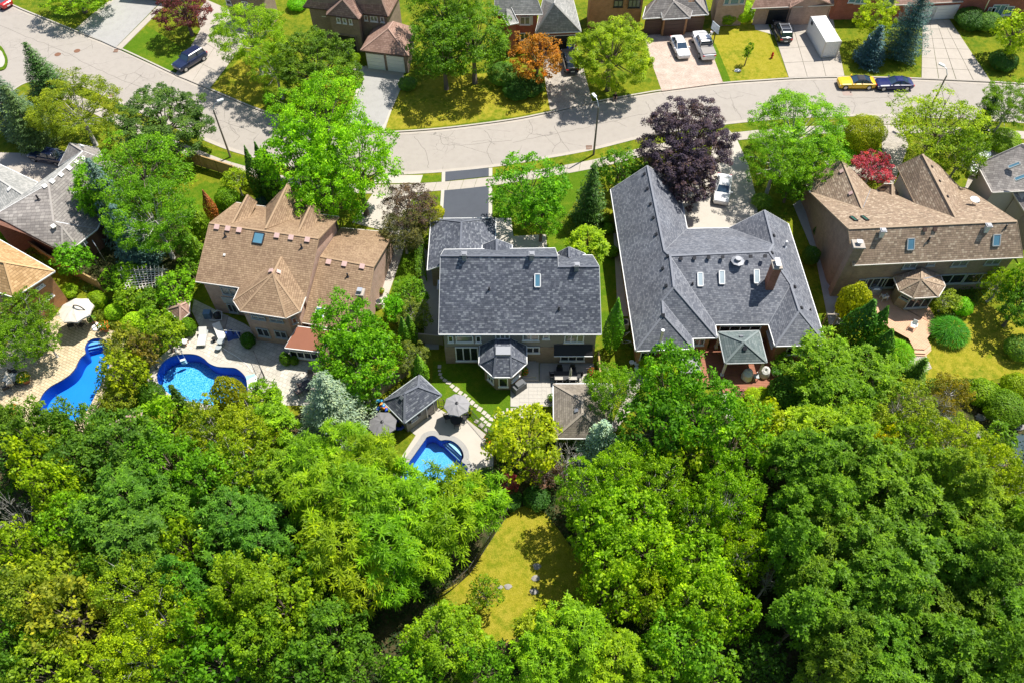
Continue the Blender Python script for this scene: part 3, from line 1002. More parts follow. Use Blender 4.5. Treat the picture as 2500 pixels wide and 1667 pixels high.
patch('driveway_edging', 't2', [(1345, 700), (1375, 705), (1250, 1000), (1180, 1195), (1130, 1215), (1190, 1110), (1290, 850)], M_CONC2, 0.158)
patch('garden_path', 't2', [(820, 460), (880, 450), (960, 600), (1000, 620), (960, 740), (900, 690), (830, 560)], M_CONC2, 0.142)
patch('lawn_dry', None, [(941, 317), (957, 262), (978, 215), (1060, 190), (1180, 180), (1260, 165), (1330, 195), (1344, 269), (1250, 287), (1104, 306), (997, 315)], M_DRY, 0.125)
patch('driveway', 't3', [(290, 450), (600, 430), (740, 940), (600, 980), (350, 1012), (320, 850), (290, 640)], M_PAVE_GREY, 0.145)
patch('lawn_dry', 't3', [(745, 935), (1120, 660), (1290, 590), (1375, 835)], M_LAWN, 0.125)
patch('driveway', 't3', [(1190, 315), (1755, 275), (1938, 762), (1375, 838), (1290, 600), (1225, 385)], M_PAVE_PINK, 0.145)
patch('lawn_dry', None, [(1766, 202), (1716, 77), (1760, 50), (1850, 55), (1878, 88), (1925, 189)], M_DRY, 0.125)
patch('lawn_fresh', None, [(1767, 203), (1716, 77), (1727, 74), (1752, 120), (1785, 201)], M_LAWNG, 0.129)
grid_slabs('driveway', 't4', [(20, 210), (590, 130), (703, 700), (190, 712)], 3, 4, M_CONC)
patch('garden_path', 't3', [(2180, 60), (2260, 60), (2400, 320), (2235, 275)], M_CONC2, 0.142)
patch('lawn_fresh', None, [(2063, 187), (2040, 120), (2030, 55), (2120, 30), (2215, 135), (2246, 190)], M_LAWN, 0.125)
grid_slabs('driveway', 't4', [(1420, 185), (1665, 180), (2050, 752), (1408, 720)], 4, 6, M_CONC)
patch('lawn_fresh', None, [(2361, 104), (2320, 50), (2500, 30), (2560, 200), (2422, 198)], M_LAWN, 0.125)
# south side
patch('lawn_fresh', 'm3', [(285, 176), (300, 112), (485, 102), (485, 165)], M_LAWNG, 0.127)
patch('driveway_edging', 'm3', [(484, 75), (516, 75), (514, 165), (482, 170)], M_CONC2, 0.15)
patch('driveway_edging', 'm3', [(915, 40), (948, 38), (948, 112), (915, 117)], M_CONC2, 0.15)
patch('driveway', 'm3', [(516, 75), (915, 40), (915, 116), (515, 160)], M_BLACKTOP, 0.145)
patch('driveway', 'm3', [(508, 238), (915, 193), (912, 520), (490, 520)], M_BLACKTOP, 0.145)
patch('driveway_edging', 'm3', [(478, 240), (508, 237), (490, 520), (460, 520)], M_CONC2, 0.15)
patch('driveway_edging', 'm3', [(915, 192), (947, 190), (945, 520), (912, 520)], M_CONC2, 0.15)
patch('driveway', 'm2', [(1750, 108), (2190, 105), (2165, 178), (1740, 182)], M_CONC2, 0.146)
patch('driveway', 'm2', [(1740, 262), (2120, 260), (2010, 480), (2000, 575), (1930, 640), (1540, 540)], M_CONC2, 0.146)
patch('side_path', 'm2', [(1925, 620), (2000, 575), (1975, 700), (2015, 770), (2000, 830), (1830, 1330), (1740, 1330), (1890, 900)], M_CONC2, 0.149)
patch('side_lawn', 'm2', [(1995, 850), (2160, 790), (2250, 620), (2200, 900), (2100, 1200), (1950, 1450), (1850, 1330)], M_LAWNG, 0.126)
patch('front_walk', 'm3', [(985, 500), (1120, 500), (1140, 665), (1440, 650), (1450, 790), (985, 790)], M_CONC2, 0.142)
patch('front_lawn', 'm3', [(950, 190), (1060, 160), (1900, 15), (1890, 120), (1720, 330), (1560, 560), (1700, 800), (1440, 800), (1440, 600), (950, 480)], M_LAWNG, 0.127)
patch('side_lawn', 'm3', [(1920, 850), (2090, 900), (2200, 1400), (2260, 1700), (1960, 1700)], M_LAWNG, 0.127)
patch('gravel_strip', 'm3', [(2060, 640), (2110, 640), (2230, 1400), (2100, 1400)], M_KERB, 0.14)
patch('side_path', 'm3', [(270, 720), (470, 930), (455, 1700), (330, 1700)], M_CONC3, 0.142)
patch('driveway', None, [(1780, 318), (1798, 338), (1826, 400), (1846, 480), (1850, 530), (1790, 562), (1672, 562), (1655, 480), (1700, 430), (1735, 380), (1745, 325)], M_CONC2, 0.148)
patch('driveway', 't4', [(965, 1072), (1200, 1072), (1225, 1142), (995, 1142)], M_PAVE_GREY, 0.148)
patch('driveway', 't4', [(1040, 1205), (1250, 1210), (1290, 1340), (1150, 1700), (560, 1560), (520, 1480), (640, 1440), (1050, 1400)], M_PAVE_GREY, 0.148)
patch('driveway', 't4', [(1960, 1240), (2090, 1260), (2140, 1400), (2050, 1900), (1750, 1900), (1850, 1600)], M_PAVE_GREY, 0.148)
patch('side_path', 'm5', [(230, 600), (380, 500), (420, 800), (640, 1400), (690, 1700), (560, 1700), (440, 1100)], M_CONC3, 0.142)
patch('driveway', 't1', [(-60, 1400), (330, 1410), (560, 1380), (640, 1480), (520, 1600), (300, 1760), (-60, 1700)], M_CONC, 0.148)
patch('front_lawn', 't1', [(1680, 1300), (2450, 1500), (2400, 1650), (1900, 1540)], M_LAWNG, 0.126)
patch('back_lawn', 'm1', [(1880, 160), (2300, 300), (2100, 420), (1950, 640), (1700, 700), (1650, 300)], M_LAWNG, 0.127)
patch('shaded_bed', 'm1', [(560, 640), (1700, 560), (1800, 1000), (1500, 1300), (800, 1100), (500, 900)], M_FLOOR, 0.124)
# pool surrounds
def ring(name, line, d, mat, z=0.165, dz=0.0):
 o = grow(line, d)
 return struct(name, MB().prism(o, 0.0, z, [line]), mat)
patch_holes = {}
def surround(name, tile, pts, mat, pools, z=0.14):
 P = PL(tile, pts, z)
 return struct(name, MB().prism(P, 0.0, z, [grow(POOL[k], 0.02) for k in pools]), mat)
surround('patio', 'b1', [(-60, 740), (100, 560), (480, 380), (610, 200), (780, 190), (860, 380), (1000, 470), (1160, 520), (1120, 700), (1050, 900), (900, 1180), (760, 1400), (400, 1430), (200, 1330), (-60, 1130)], M_PAVE_TAN, [1])
surround('patio', 'b1', [(1380, 790), (1550, 650), (1700, 560), (1780, 480), (1830, 440), (1760, 300), (1780, 190), (2000, 300), (2250, 420), (2450, 560), (2700, 560), (2950, 700), (2950, 1160), (2540, 1160), (2480, 1230), (2250, 1230), (1950, 1210), (1600, 1160), (1430, 1060), (1350, 930)], M_STAMP, [2])
surround('patio', 'b3', [(620, 1060), (560, 1010), (830, 810), (890, 850), (1060, 890), (1290, 1070), (1335, 1130), (1330, 1560), (1180, 1700), (900, 1900), (500, 1900), (350, 1650), (430, 1350)], M_CONC2, [3])
ring('pool_coping', POOL[1], 0.32, M_PAVE_TAN, 0.16)
ring('pool_coping', POOL[2], 0.38, M_CONC2, 0.17)
ring('pool_coping', POOL[3], 0.5, paving('grey_coping', (0.33, 0.32, 0.30), 0.1, 0, 0.5, 5.0), 0.17)
def liner(name, c, pattern=None, mode=0):
 t = NT(name)
 co = t.coord('Object')
 col = None
 n = t.noise(co, 0.5, 3)
 col = t.mix(tuple(x * 0.88 for x in c), tuple(x * 1.1 for x in c), n.outputs[0])
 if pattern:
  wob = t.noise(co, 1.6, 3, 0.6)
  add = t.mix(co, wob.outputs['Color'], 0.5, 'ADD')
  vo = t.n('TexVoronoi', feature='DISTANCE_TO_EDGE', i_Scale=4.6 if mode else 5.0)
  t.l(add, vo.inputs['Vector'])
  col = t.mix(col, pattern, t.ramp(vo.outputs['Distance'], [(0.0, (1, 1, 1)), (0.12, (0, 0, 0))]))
 t.bsdf(col, 0.6, 0.3)
 return t.m
M_LIN1 = liner('pool_liner_plain', (0.03, 0.30, 0.78))
M_LIN2 = liner('pool_liner_caustics', (0.05, 0.38, 0.80), (0.42, 0.78, 0.95), 1)  # pale web is water caustics painted into the liner colour
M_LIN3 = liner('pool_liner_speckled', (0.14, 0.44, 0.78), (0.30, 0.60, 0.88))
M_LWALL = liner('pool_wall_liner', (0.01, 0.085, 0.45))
M_STEP = plain('pool_step_plastic', (0.32, 0.55, 0.80), 0.5)
M_STEPW = plain('white_step_plastic', (0.8, 0.83, 0.83), 0.5)
t = NT('pool_water')
co = t.coord('Object')
nz = t.noise(co, 2.2, 3, 0.6, 0.6)
bp = t.n('Bump'); bp.inputs['Strength'].default_value = 0.25; bp.inputs['Distance'].default_value = 0.06
t.l(nz.outputs[0], bp.inputs['Height'])
gl = t.n('BsdfGlossy'); gl.inputs['Roughness'].default_value = 0.04
t.l(bp.outputs[0], gl.inputs['Normal'])
trn = t.n('BsdfTransparent'); trn.inputs[0].default_value = (0.62, 0.86, 0.97, 1)
fr = t.n('Fresnel'); fr.inputs['IOR'].default_value = 1.33
t.l(bp.outputs[0], fr.inputs['Normal'])
mx = t.n('MixShader')
t.l(fr.outputs[0], mx.inputs[0]); t.l(trn.outputs[0], mx.inputs[1]); t.l(gl.outputs[0], mx.inputs[2])
t.l(mx.outputs[0], t.out.inputs[0])
M_WATER = t.m
def make_pool(k, label, floor_mat, depth=1.25, steps=(), step_mat=None, sill=None):
 line = POOL[k]
 c = sum(line, Vector()) / len(line)
 r = thing('swimming_pool', label, 'swimming pool', (c.x, c.y, -depth))
 n = len(line)
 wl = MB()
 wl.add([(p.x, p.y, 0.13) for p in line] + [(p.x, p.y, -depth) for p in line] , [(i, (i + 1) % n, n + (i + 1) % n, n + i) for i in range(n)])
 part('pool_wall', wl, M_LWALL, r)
 part('pool_floor', MB().prism(line, -depth - 0.1, -depth), floor_mat, r)
 part('water', MB().add([(p.x, p.y, -0.03) for p in line], [tuple(range(n))]) if False else _tri_sheet(line, -0.03), M_WATER, r)
 for pts, z in steps:
  P = PL(pts[0], pts[1], z)
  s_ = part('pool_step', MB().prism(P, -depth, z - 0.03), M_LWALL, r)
  c_ = sum(P, Vector()) / len(P)
  part('tread', MB().prism([p.lerp(c_, 0.06) for p in P], z - 0.03, z), step_mat or M_STEP, s_)
 return r
def _tri_sheet(line, z):
 tris = tessellate_polygon([[Vector((p.x, p.y, 0)) for p in line]])
 fs = []
 for a, b, c in tris:
  if (line[b] - line[a]).cross(line[c] - line[a]).z < 0:
   b, c = c, b
  fs.append((a, b, c))
 return MB().add([(p.x, p.y, z) for p in line], fs)
make_pool(1, 'long curved pool with deep blue plain liner on the tan paver terrace', M_LIN1, 1.3,
   [(('b1', [(800, 600), (850, 568), (920, 565), (955, 595), (950, 640), (800, 680)]), -0.75), (('b1', [(800, 600), (850, 568), (920, 565), (950, 590), (945, 622), (800, 655)]), -0.5), (('b1', [(800, 600), (850, 568), (920, 565), (945, 590), (800, 622)]), -0.25)])
make_pool(2, 'kidney shaped pool with painted light ripples on blue liner and white slide in steps', M_LIN2, 1.3)
s3 = [[(868, 1150 - d), (895, 1118 - d * 0.5), (980, 1140), (1040, 1210), (1050, 1290 + 0), (1035, 1300), (868, 1150)] for d in (0,)]
make_pool(3, 'pool with scalloped stone edge and white striped half round steps by the pool house', M_LIN3, 1.2,
   [(('b3', [(862, 1140), (885, 1112), (960, 1122), (1030, 1190), (1048, 1280), (1030, 1302)]), -0.62),
   (('b3', [(886, 1135), (905, 1118), (968, 1130), (1030, 1195), (1047, 1262), (1040, 1278)]), -0.4),
   (('b3', [(915, 1130), (935, 1118), (985, 1138), (1030, 1190), (1045, 1245), (1040, 1250)]), -0.16)], M_STEPW)
# white step edges of the third pool's stair, each a bright line
# stone patio behind the middle house, stone by stone
def ashlar(name, tile, poly, mat, cell=0.62, z=0.155, rot=0.0):
 r = bpy.data.objects.new(name, None)
 COL.objects.link(r)
 r['kind'] = 'structure'
 P = PL(tile, poly, z)
 part('patio_bed', MB().prism(P, 0.0, z - 0.012), M_CONC3, r)
 x0, x1 = min(p.x for p in P), max(p.x for p in P)
 y0, y1 = min(p.y for p in P), max(p.y for p in P)
 def inside(x, y):
  c = False
  n = len(P)
  for i in range(n):
   a, b = P[i], P[(i + 1) % n]
   if (a.y > y) != (b.y > y) and x < (b.x - a.x) * (y - a.y) / (b.y - a.y) + a.x:
    c = not c
  return c
 nx, ny = int((x1 - x0) / cell) + 1, int((y1 - y0) / cell) + 1
 used = set()
 g = 0.012
 for j in range(ny):
  for i in range(nx):
   if (i, j) in used:
    continue
   w, h = rnd.choice([(1, 1), (2, 1), (1, 2), (2, 2), (1, 1), (2, 1)])
   cells = [(i + a, j + b) for a in range(w) for b in range(h)]
   if any(c in used for c in cells):
    w = h = 1
    cells = [(i, j)]
   X0, Y0, X1, Y1 = x0 + i * cell, y0 + j * cell, x0 + (i + w) * cell, y0 + (j + h) * cell
   if not all(inside(a, b) for a, b in ((X0 + .05, Y0 + .05), (X1 - .05, Y0 + .05), (X1 - .05, Y1 - .05), (X0 + .05, Y1 - .05))):
    X1, Y1 = x0 + (i + 1) * cell, y0 + (j + 1) * cell
    cells = [(i, j)]
    if not all(inside(a, b) for a, b in ((X0 + .05, Y0 + .05), (X1 - .05, Y0 + .05), (X1 - .05, Y1 - .05), (X0 + .05, Y1 - .05))):
     continue
   used.update(cells)
   part('paving_stone', MB().prism([(X0 + g, Y0 + g), (X1 - g, Y0 + g), (X1 - g, Y1 - g), (X0 + g, Y1 - g)], 0.0, z + rnd.uniform(-0.004, 0.006)), mat, r)
 return r
ashlar('patio', 'b3', [(1490, 560), (1755, 560), (1757, 380), (2250, 400), (2290, 590), (1885, 590), (1885, 790), (1765, 790), (1760, 900), (1560, 900), (1560, 800), (1490, 795)], M_STONE, 0.42)
# dark green back lawn between the stones
patch('back_lawn', 'b3', [(770, 590), (780, 380), (1640, 380), (1490, 560), (1490, 790), (1565, 800), (1560, 960), (1330, 1060), (1060, 870), (890, 760)], M_LAWNG, 0.128)
# stepping stones
ss = [(838, 430, 17, 15, 0), (838, 468, 14, 9, 0), (845, 500, 15, 13, .2), (857, 530, 14, 11, .6), (888, 555, 19, 14, .5), (922, 578, 24, 14, .3), (955, 610, 19, 17, .7), (992, 640, 24, 22, .7), (1030, 670, 20, 18, .5),
  (1072, 698, 20, 19, .6), (1104, 728, 18, 16, .5), (1136, 760, 22, 20, .7), (1173, 788, 18, 15, .4), (1206, 820, 25, 21, .5), (1248, 853, 20, 18, .6), (1281, 883, 21, 18, .6), (1314, 912, 21, 16, .3),
  (1232, 908, 20, 15, .7), (1178, 932, 19, 16, .6), (1262, 937, 17, 13, .6), (1292, 962, 20, 16, .5), (1224, 968, 24, 22, .7), (1268, 1008, 18, 15, .6), (1364, 880, 28, 18, -.5), (1416, 856, 19, 15, -.3), (1461, 826, 10, 16, 0),
  (1516, 825, 27, 15, 0), (1468, 872, 15, 11, 0), (1510, 900, 22, 12, .2), (1340, 985, 18, 14, .2)]
for i, (x, y, w, h, a) in enumerate(ss):
 c = Q('b3', x, y, 0.15)
 k = mpp(px('b3', x, y)) / 3.76
 W_, H_ = w * 2 * k, h * 2 * k * 1.2
 a = -a
 pts = []
 for (u, v) in ((-1, -1), (1, -1), (1, 1), (-1, 1)):
  u2, v2 = u * W_ / 2 * rnd.uniform(.88, 1), v * H_ / 2 * rnd.uniform(.88, 1)
  pts.append(Vector((c.x + u2 * math.cos(a) - v2 * math.sin(a), c.y + u2 * math.sin(a) + v2 * math.cos(a), 0)))
 ORD = 'first second third fourth fifth sixth seventh eighth ninth tenth eleventh twelfth thirteenth fourteenth fifteenth sixteenth seventeenth'.split()
 lb = '%s stepping stone of the long path counted from the side gate' % ORD[i] if i < 17 else '%s stepping stone of the short row along the pool fence' % ORD[i - 17] if i < 23 else '%s stepping stone of the branch towards the stone patio' % ORD[i - 23]
 single('stepping_stone', MB().prism(pts, 0.0, 0.17), M_CONC2, lb, 'stepping stone', 'stepping stones in the back lawn')
# the clearing and the woodland floor
def woods():
 P = [Q('f1', -200, 60), Q('f1', 60, 130)] + [Q('f1', *p) for p in ((500, 140), (900, 180), (1250, 190), (1600, 130), (1750, 0))] + [Q('b3', 300, 1300), Q('b3', 300, 1700), Q('b3', 900, 1950), Q('b3', 1340, 1600), Q('b3', 1340, 1150), Q('b3', 2600, 1120), Q('b4', 900, 1150), Q('b4', 1600, 1100), Q('b5', 900, 1200), Q('b5', 1400, 1300), Q('b5', 2350, 1250), Q('b5', 2900, 1200)]
 P += [Vector((80, -30, 0)), Vector((-80, -30, 0))]
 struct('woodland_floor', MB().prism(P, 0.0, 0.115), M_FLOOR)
woods()
patch('clearing', 'f2', [(600, 1130), (640, 1060), (790, 960), (900, 780), (1030, 610), (1180, 590), (1350, 800), (1500, 1000), (1480, 1150), (1250, 1250), (1080, 1300), (1000, 1340), (900, 1350), (700, 1250)], M_DRY, 0.13, smooth=3)
patch('back_lawn', 'b5', [(1400, 950), (1500, 900), (1800, 600), (1900, 500), (2050, 560), (2250, 700), (2600, 800), (2600, 1150), (2200, 1200), (1800, 1280), (1450, 1250)], M_DRY, 0.126)
patch('garden_path', 'b5', [(1340, 1000), (1450, 1000), (1505, 1120), (1400, 1180), (1230, 1150)], M_PAVE_GREY, 0.146)
patch('back_lawn', 'b4', [(1310, 1100), (1600, 1080), (1700, 1150), (1600, 1260), (1300, 1230)], M_LAWNG, 0.126)
patch('garden_path', 'b4', [(1150, 1045), (1330, 1045), (1290, 1190), (1310, 1300), (1220, 1300)], M_CONC2, 0.142)
patch('garden_path', 'b4', [(300, 850), (600, 830), (620, 880), (420, 980), (400, 1150), (300, 1250), (200, 1400), (130, 1400), (300, 1050)], M_CONC, 0.142)
# ---------------------------------------------------------------- buildings
def srgb(r, g, b):
 return tuple(((x / 255.0) / 12.92 if x <= 10 else ((x / 255.0 + 0.055) / 1.055) ** 2.4) for x in (r, g, b))
M_SH_GREY = shingle('charcoal_shingles', [(0.085, 0.095, 0.12), (0.10, 0.11, 0.135), (0.12, 0.13, 0.155), (0.15, 0.16, 0.19), (0.22, 0.235, 0.26)], 0.26, 0.17, line=0.5)
M_SH_SLATE = shingle('slate_grey_shingles', [(0.13, 0.14, 0.165), (0.16, 0.17, 0.195), (0.19, 0.20, 0.225), (0.23, 0.24, 0.265)], 0.26, 0.17, line=0.5, stain=(0.62, 0.6, 0.6))
M_SH_BROWN = shingle('brown_shingles', [(0.27, 0.18, 0.11), (0.30, 0.205, 0.125), (0.33, 0.225, 0.14), (0.36, 0.25, 0.155)], 0.27, 0.21, line=0.36, stain=(0.66, 0.62, 0.64))
M_SH_TAN = shingle('tan_shingles', [(0.25, 0.185, 0.13), (0.30, 0.22, 0.15), (0.34, 0.25, 0.175), (0.36, 0.265, 0.185), (0.33, 0.24, 0.17), (0.47, 0.37, 0.265)], 0.27, 0.21, line=0.42, stain=(0.78, 0.76, 0.76))
M_SH_ORANGE = shingle('golden_brown_shingles', [(0.42, 0.26, 0.12), (0.50, 0.32, 0.155), (0.56, 0.36, 0.18)], 0.36, 0.26, line=0.5, stain=(0.75, 0.72, 0.7))
M_SH_WARM = shingle('warm_grey_shingles', [(0.23, 0.21, 0.195), (0.28, 0.255, 0.235), (0.32, 0.295, 0.27)], 0.36, 0.26, line=0.5)
M_SH_ROSE = shingle('rose_brown_shingles', [(0.30, 0.185, 0.14), (0.35, 0.22, 0.17), (0.39, 0.25, 0.195)], 0.36, 0.24, line=0.55)
M_SH_LIGHT = shingle('light_grey_shingles', [(0.30, 0.30, 0.28), (0.36, 0.355, 0.33), (0.42, 0.41, 0.38)], 0.34, 0.22, line=0.6)
M_SH_GREEN = shingle('green_grey_shingles', [(0.13, 0.165, 0.165), (0.16, 0.20, 0.195), (0.20, 0.235, 0.23)], 0.32, 0.22)
M_SH_BROWNGREY = shingle('brown_grey_shingles', [(0.24, 0.205, 0.165), (0.29, 0.25, 0.20), (0.33, 0.285, 0.23)], 0.3, 0.2, line=0.6)
M_BR_PINK = brick('pink_brick', (0.42, 0.26, 0.19), (0.50, 0.32, 0.24), (0.50, 0.42, 0.36))
M_BR_TAN = brick('tan_brick', (0.30, 0.22, 0.15), (0.38, 0.28, 0.20), (0.36, 0.31, 0.26))
M_BR_BROWN = brick('brown_brick', (0.26, 0.19, 0.14), (0.33, 0.24, 0.18), (0.30, 0.25, 0.21))
M_BR_ORANGE = brick('orange_brick', (0.42, 0.19, 0.075), (0.52, 0.25, 0.10), (0.42, 0.33, 0.24))
M_BR_RED = brick('red_brick', (0.36, 0.085, 0.05), (0.45, 0.12, 0.07), (0.36, 0.24, 0.2))
M_BR_RUST = brick('rust_brick', (0.20, 0.085, 0.055), (0.26, 0.115, 0.075), (0.25, 0.18, 0.14))
M_SIDING = plain('taupe_siding', (0.27, 0.25, 0.215), 0.7, var=0.06)
M_SIDINGG = plain('grey_stucco', (0.42, 0.39, 0.36), 0.8, var=0.06)
M_WHITE = plain('white_paint', (0.78, 0.78, 0.76), 0.5, var=0.04)
M_OFFW = plain('cream_trim', (0.62, 0.58, 0.52), 0.5, var=0.05)
M_GTRIM = plain('grey_trim', (0.35, 0.38, 0.38), 0.5, var=0.05)
M_DARKM = plain('dark_metal', (0.03, 0.03, 0.035), 0.45, 0.4, var=0.1)
M_BRWN = plain('dark_brown_paint', (0.10, 0.06, 0.045), 0.55, var=0.1)
M_LEAD = plain('lead_flashing', (0.26, 0.27, 0.29), 0.5, 0.4, 0.3, var=0.1)
M_STEEL = plain('galvanised_steel', (0.55, 0.57, 0.6), 0.35, 0.5, 0.6, var=0.06)
M_PINKV = plain('pink_vent_cap', (0.55, 0.38, 0.34), 0.6, var=0.06)
M_WVENT = plain('white_vent_cap', (0.72, 0.70, 0.66), 0.6, var=0.06)
M_BLACK = plain('black_plastic', (0.02, 0.02, 0.022), 0.5, var=0.1)
M_COPPER = plain('rust_red_metal', (0.30, 0.12, 0.07), 0.5, 0.4, var=0.12, scale=1.2)
M_DECK = plain('red_stained_deck', (0.32, 0.125, 0.07), 0.7, var=0.22, scale=2.0)
M_DECK2 = plain('weathered_deck', (0.60, 0.36, 0.23), 0.75, var=0.22, scale=2.0)
M_WOOD = plain('fence_wood', (0.40, 0.27, 0.12), 0.85, var=0.25, scale=2.5)
M_WOODG = plain('grey_fence_wood', (0.36, 0.31, 0.25), 0.85, var=0.2, scale=2.5)
def glass(name, c, rough=0.06, spec=0.8):
 t = NT(name)
 n = t.noise(t.coord('Object'), 0.7, 2)
 t.bsdf(t.mix(tuple(x * 0.7 for x in c), tuple(min(1, x * 1.3) for x in c), n.outputs[0]), rough, spec)
 return t.m
M_GLASS = glass('window_glass', (0.02, 0.025, 0.03))
M_GLASSC = glass('curtained_glass', (0.16, 0.17, 0.16), 0.12)
M_GLASSB = glass('skylight_glass', (0.09, 0.22, 0.30), 0.08)
M_GLASSW = glass('frosted_skylight', (0.40, 0.47, 0.50), 0.25)
M_GLASSG = glass('green_skylight_glass', (0.03, 0.16, 0.12), 0.1)
CAPS = {}
for _m, _c in ((M_SH_GREY, (0.14, 0.15, 0.175)), (M_SH_SLATE, (0.21, 0.22, 0.245)), (M_SH_BROWN, (0.345, 0.24, 0.15)), (M_SH_TAN, (0.37, 0.28, 0.195)), (M_SH_ORANGE, (0.55, 0.36, 0.18)), (M_SH_WARM, (0.36, 0.33, 0.30)),
    (M_SH_ROSE, (0.42, 0.28, 0.22)), (M_SH_LIGHT, (0.42, 0.41, 0.38)), (M_SH_GREEN, (0.20, 0.235, 0.23)), (M_SH_BROWNGREY, (0.33, 0.285, 0.23))):
 CAPS[_m.name] = plain(_m.name + '_ridge', _c, 0.9, 0.1, var=0.15, scale=5)
def centroid(P):
 return sum(P, Vector()) / len(P)
def zmid(p, a, b):
 """height at which the picture point p lies midway between eave points a and b, measured across the ridge"""
 d = (b - a); d.z = 0; L = d.length; d.normalize()
 lo, hi = a.z, a.z + 9
 f = lambda z: (at(p, z) - a).dot(d) - L / 2
 s = f(lo) > 0
 for _ in range(40):
  m = (lo + hi) / 2
  if (f(m) > 0) == s:
   lo = m
  else:
   hi = m
 return lo
def meet(p, F):
 """the point of the picture on the plane through three known points"""
 N = (F[1] - F[0]).cross(F[2] - F[0]).normalized()
 return on_plane(p, F[0], N)
def roof_build(house, V, facets, mat, wall=None, trim=None, cap=None, over=0.35, th=0.16, z0=0.05, capw=0.2, valley=None, wallname='wall', roofname='roof', wall_low=None, low_h=2.7, nowall=()):
 """roof planes sharing corners, with ridge caps, valley flashing and gutters; the walls rise under them"""
 mb = MB()
 for f in facets:
  mb.slab([V[k] for k in f], th)
 roof = part(roofname, mb, mat, house)
 ed = {}
 for fi, f in enumerate(facets):
  for i in range(len(f)):
   a, b = f[i], f[(i + 1) % len(f)]
   ed.setdefault(frozenset((a, b)), []).append(fi)
 norm = []
 for f in facets:
  P = [V[k] for k in f]
  nn = Vector()
  for i in range(len(P)):
   nn += P[i].cross(P[(i + 1) % len(P)])
  if nn.z < 0:
   nn = -nn
  norm.append(nn.normalized())
 caps, vals, trims = [], [], []
 for e, fs in ed.items():
  a, b = tuple(e)
  A, B = V[a], V[b]
  if len(fs) == 2:
   c0 = centroid([V[k] for k in facets[fs[0]]])
   up = (norm[fs[0]] + norm[fs[1]]).normalized()
   conv = norm[fs[1]].dot(c0 - A) < -1e-3
   if norm[fs[0]].dot(norm[fs[1]]) > 0.999:
    continue
   if conv:
    caps.append(MB().bar(A + up * 0.012, B + up * 0.012, capw, 0.035, up=up))
   else:
    vals.append(MB().bar(A + up * 0.004, B + up * 0.004, 0.11, 0.016, up=up))
  else:
   n_ = Vector((B.y - A.y, A.x - B.x, 0)).normalized()
   c0 = centroid([V[k] for k in facets[fs[0]]])
   if n_.dot(c0 - A) > 0:
    n_ = -n_
   rk = abs(A.z - B.z) > 0.25
   gw = 0.035 if rk else 0.075
   trims.append((rk, MB().bar(A + n_ * gw / 2 - Vector((0, 0, 0.07)), B + n_ * gw / 2 - Vector((0, 0, 0.07)), gw, 0.14 if rk else 0.12)))
 for b_ in caps:
  part('ridge_cap', b_, CAPS.get(mat.name, cap or mat), roof)
 for b_ in vals:
  part('valley_flashing', b_, valley or M_LEAD, roof)
 warm = mat in (M_SH_BROWN, M_SH_TAN, M_SH_ORANGE, M_SH_ROSE)
 for rk, b_ in trims:
  part('rake_trim' if rk else 'gutter', b_, CAPS[mat.name] if rk and warm else (trim or M_WHITE), roof)
 # walls below, set back under the eaves
 if wall is not None:
  nb = {}
  for e, fs in ed.items():
   if len(fs) == 1:
    a, b = tuple(e)
    f = facets[fs[0]]
    i = f.index(a)
    if f[(i + 1) % len(f)] != b:
     a, b = b, a
    P = [V[k] for k in f]
    ar = sum(P[q].x * P[(q + 1) % len(P)].y - P[(q + 1) % len(P)].x * P[q].y for q in range(len(P)))
    t_ = Vector((V[b].x - V[a].x, V[b].y - V[a].y, 0))
    if t_.length < 1e-6:
     continue
    t_.normalize()
    inn = Vector((-t_.y, t_.x, 0)) * (1 if ar > 0 else -1)
    nb.setdefault(a, []).append(inn); nb.setdefault(b, []).append(inn)
  W = {}
  for k, p in V.items():
   if k in nb:
    ns = nb[k]
    if len(ns) >= 2:
     n1, n2 = ns[0], ns[1]
     m = n1 + n2
     if m.length < 0.2:
      m = n1
     m.normalize()
     sft = m * (over / max(0.45, m.dot(n1)))
    else:
     sft = ns[0] * over
    W[k] = p + sft
   else:
    W[k] = p.copy()
  wm = MB()
  lowm = MB()
  for fi, f in enumerate(facets):
   if fi in nowall:
    continue
   P = [V[k] for k in f]
   N = norm[fi]; O = P[0]
   top = []
   for k in f:
    w = W[k]
    v0 = V[k]
    dz = -(N.x * (w.x - v0.x) + N.y * (w.y - v0.y)) / max(0.2, N.z)
    z = v0.z + max(-0.25, min(over * 0.9, dz)) - th - 0.1
    top.append(Vector((w.x, w.y, z)))
   if sum(top[q].x * top[(q + 1) % len(top)].y - top[(q + 1) % len(top)].x * top[q].y for q in range(len(top))) < 0:
    top.reverse()
   n = len(top)
   zb = z0
   wm.add(top + [Vector((p.x, p.y, zb)) for p in top], [tuple(range(n)), tuple(reversed(range(n, 2 * n)))] + [((i + 1) % n, i, n + i, n + (i + 1) % n) for i in range(n)])
   if wall_low:
    o = grow(top, 0.03)
    lowm.prism(o, zb, low_h)
  part(wallname, wm, wall, house)
  if wall_low:
   part('brick_wall', lowm, wall_low, house)
 return roof
def wline(a, b, inn, over=0.35):
 """the wall line under an eave from a to b, set back towards the point inn"""
 t_ = Vector((b.x - a.x, b.y - a.y, 0)).normalized()
 n_ = Vector((-t_.y, t_.x, 0))
 if n_.dot(Vector((inn.x - a.x, inn.y - a.y, 0))) < 0:
  n_ = -n_
 return (Vector((a.x, a.y, 0)) + n_ * over, Vector((b.x, b.y, 0)) + n_ * over, -n_)
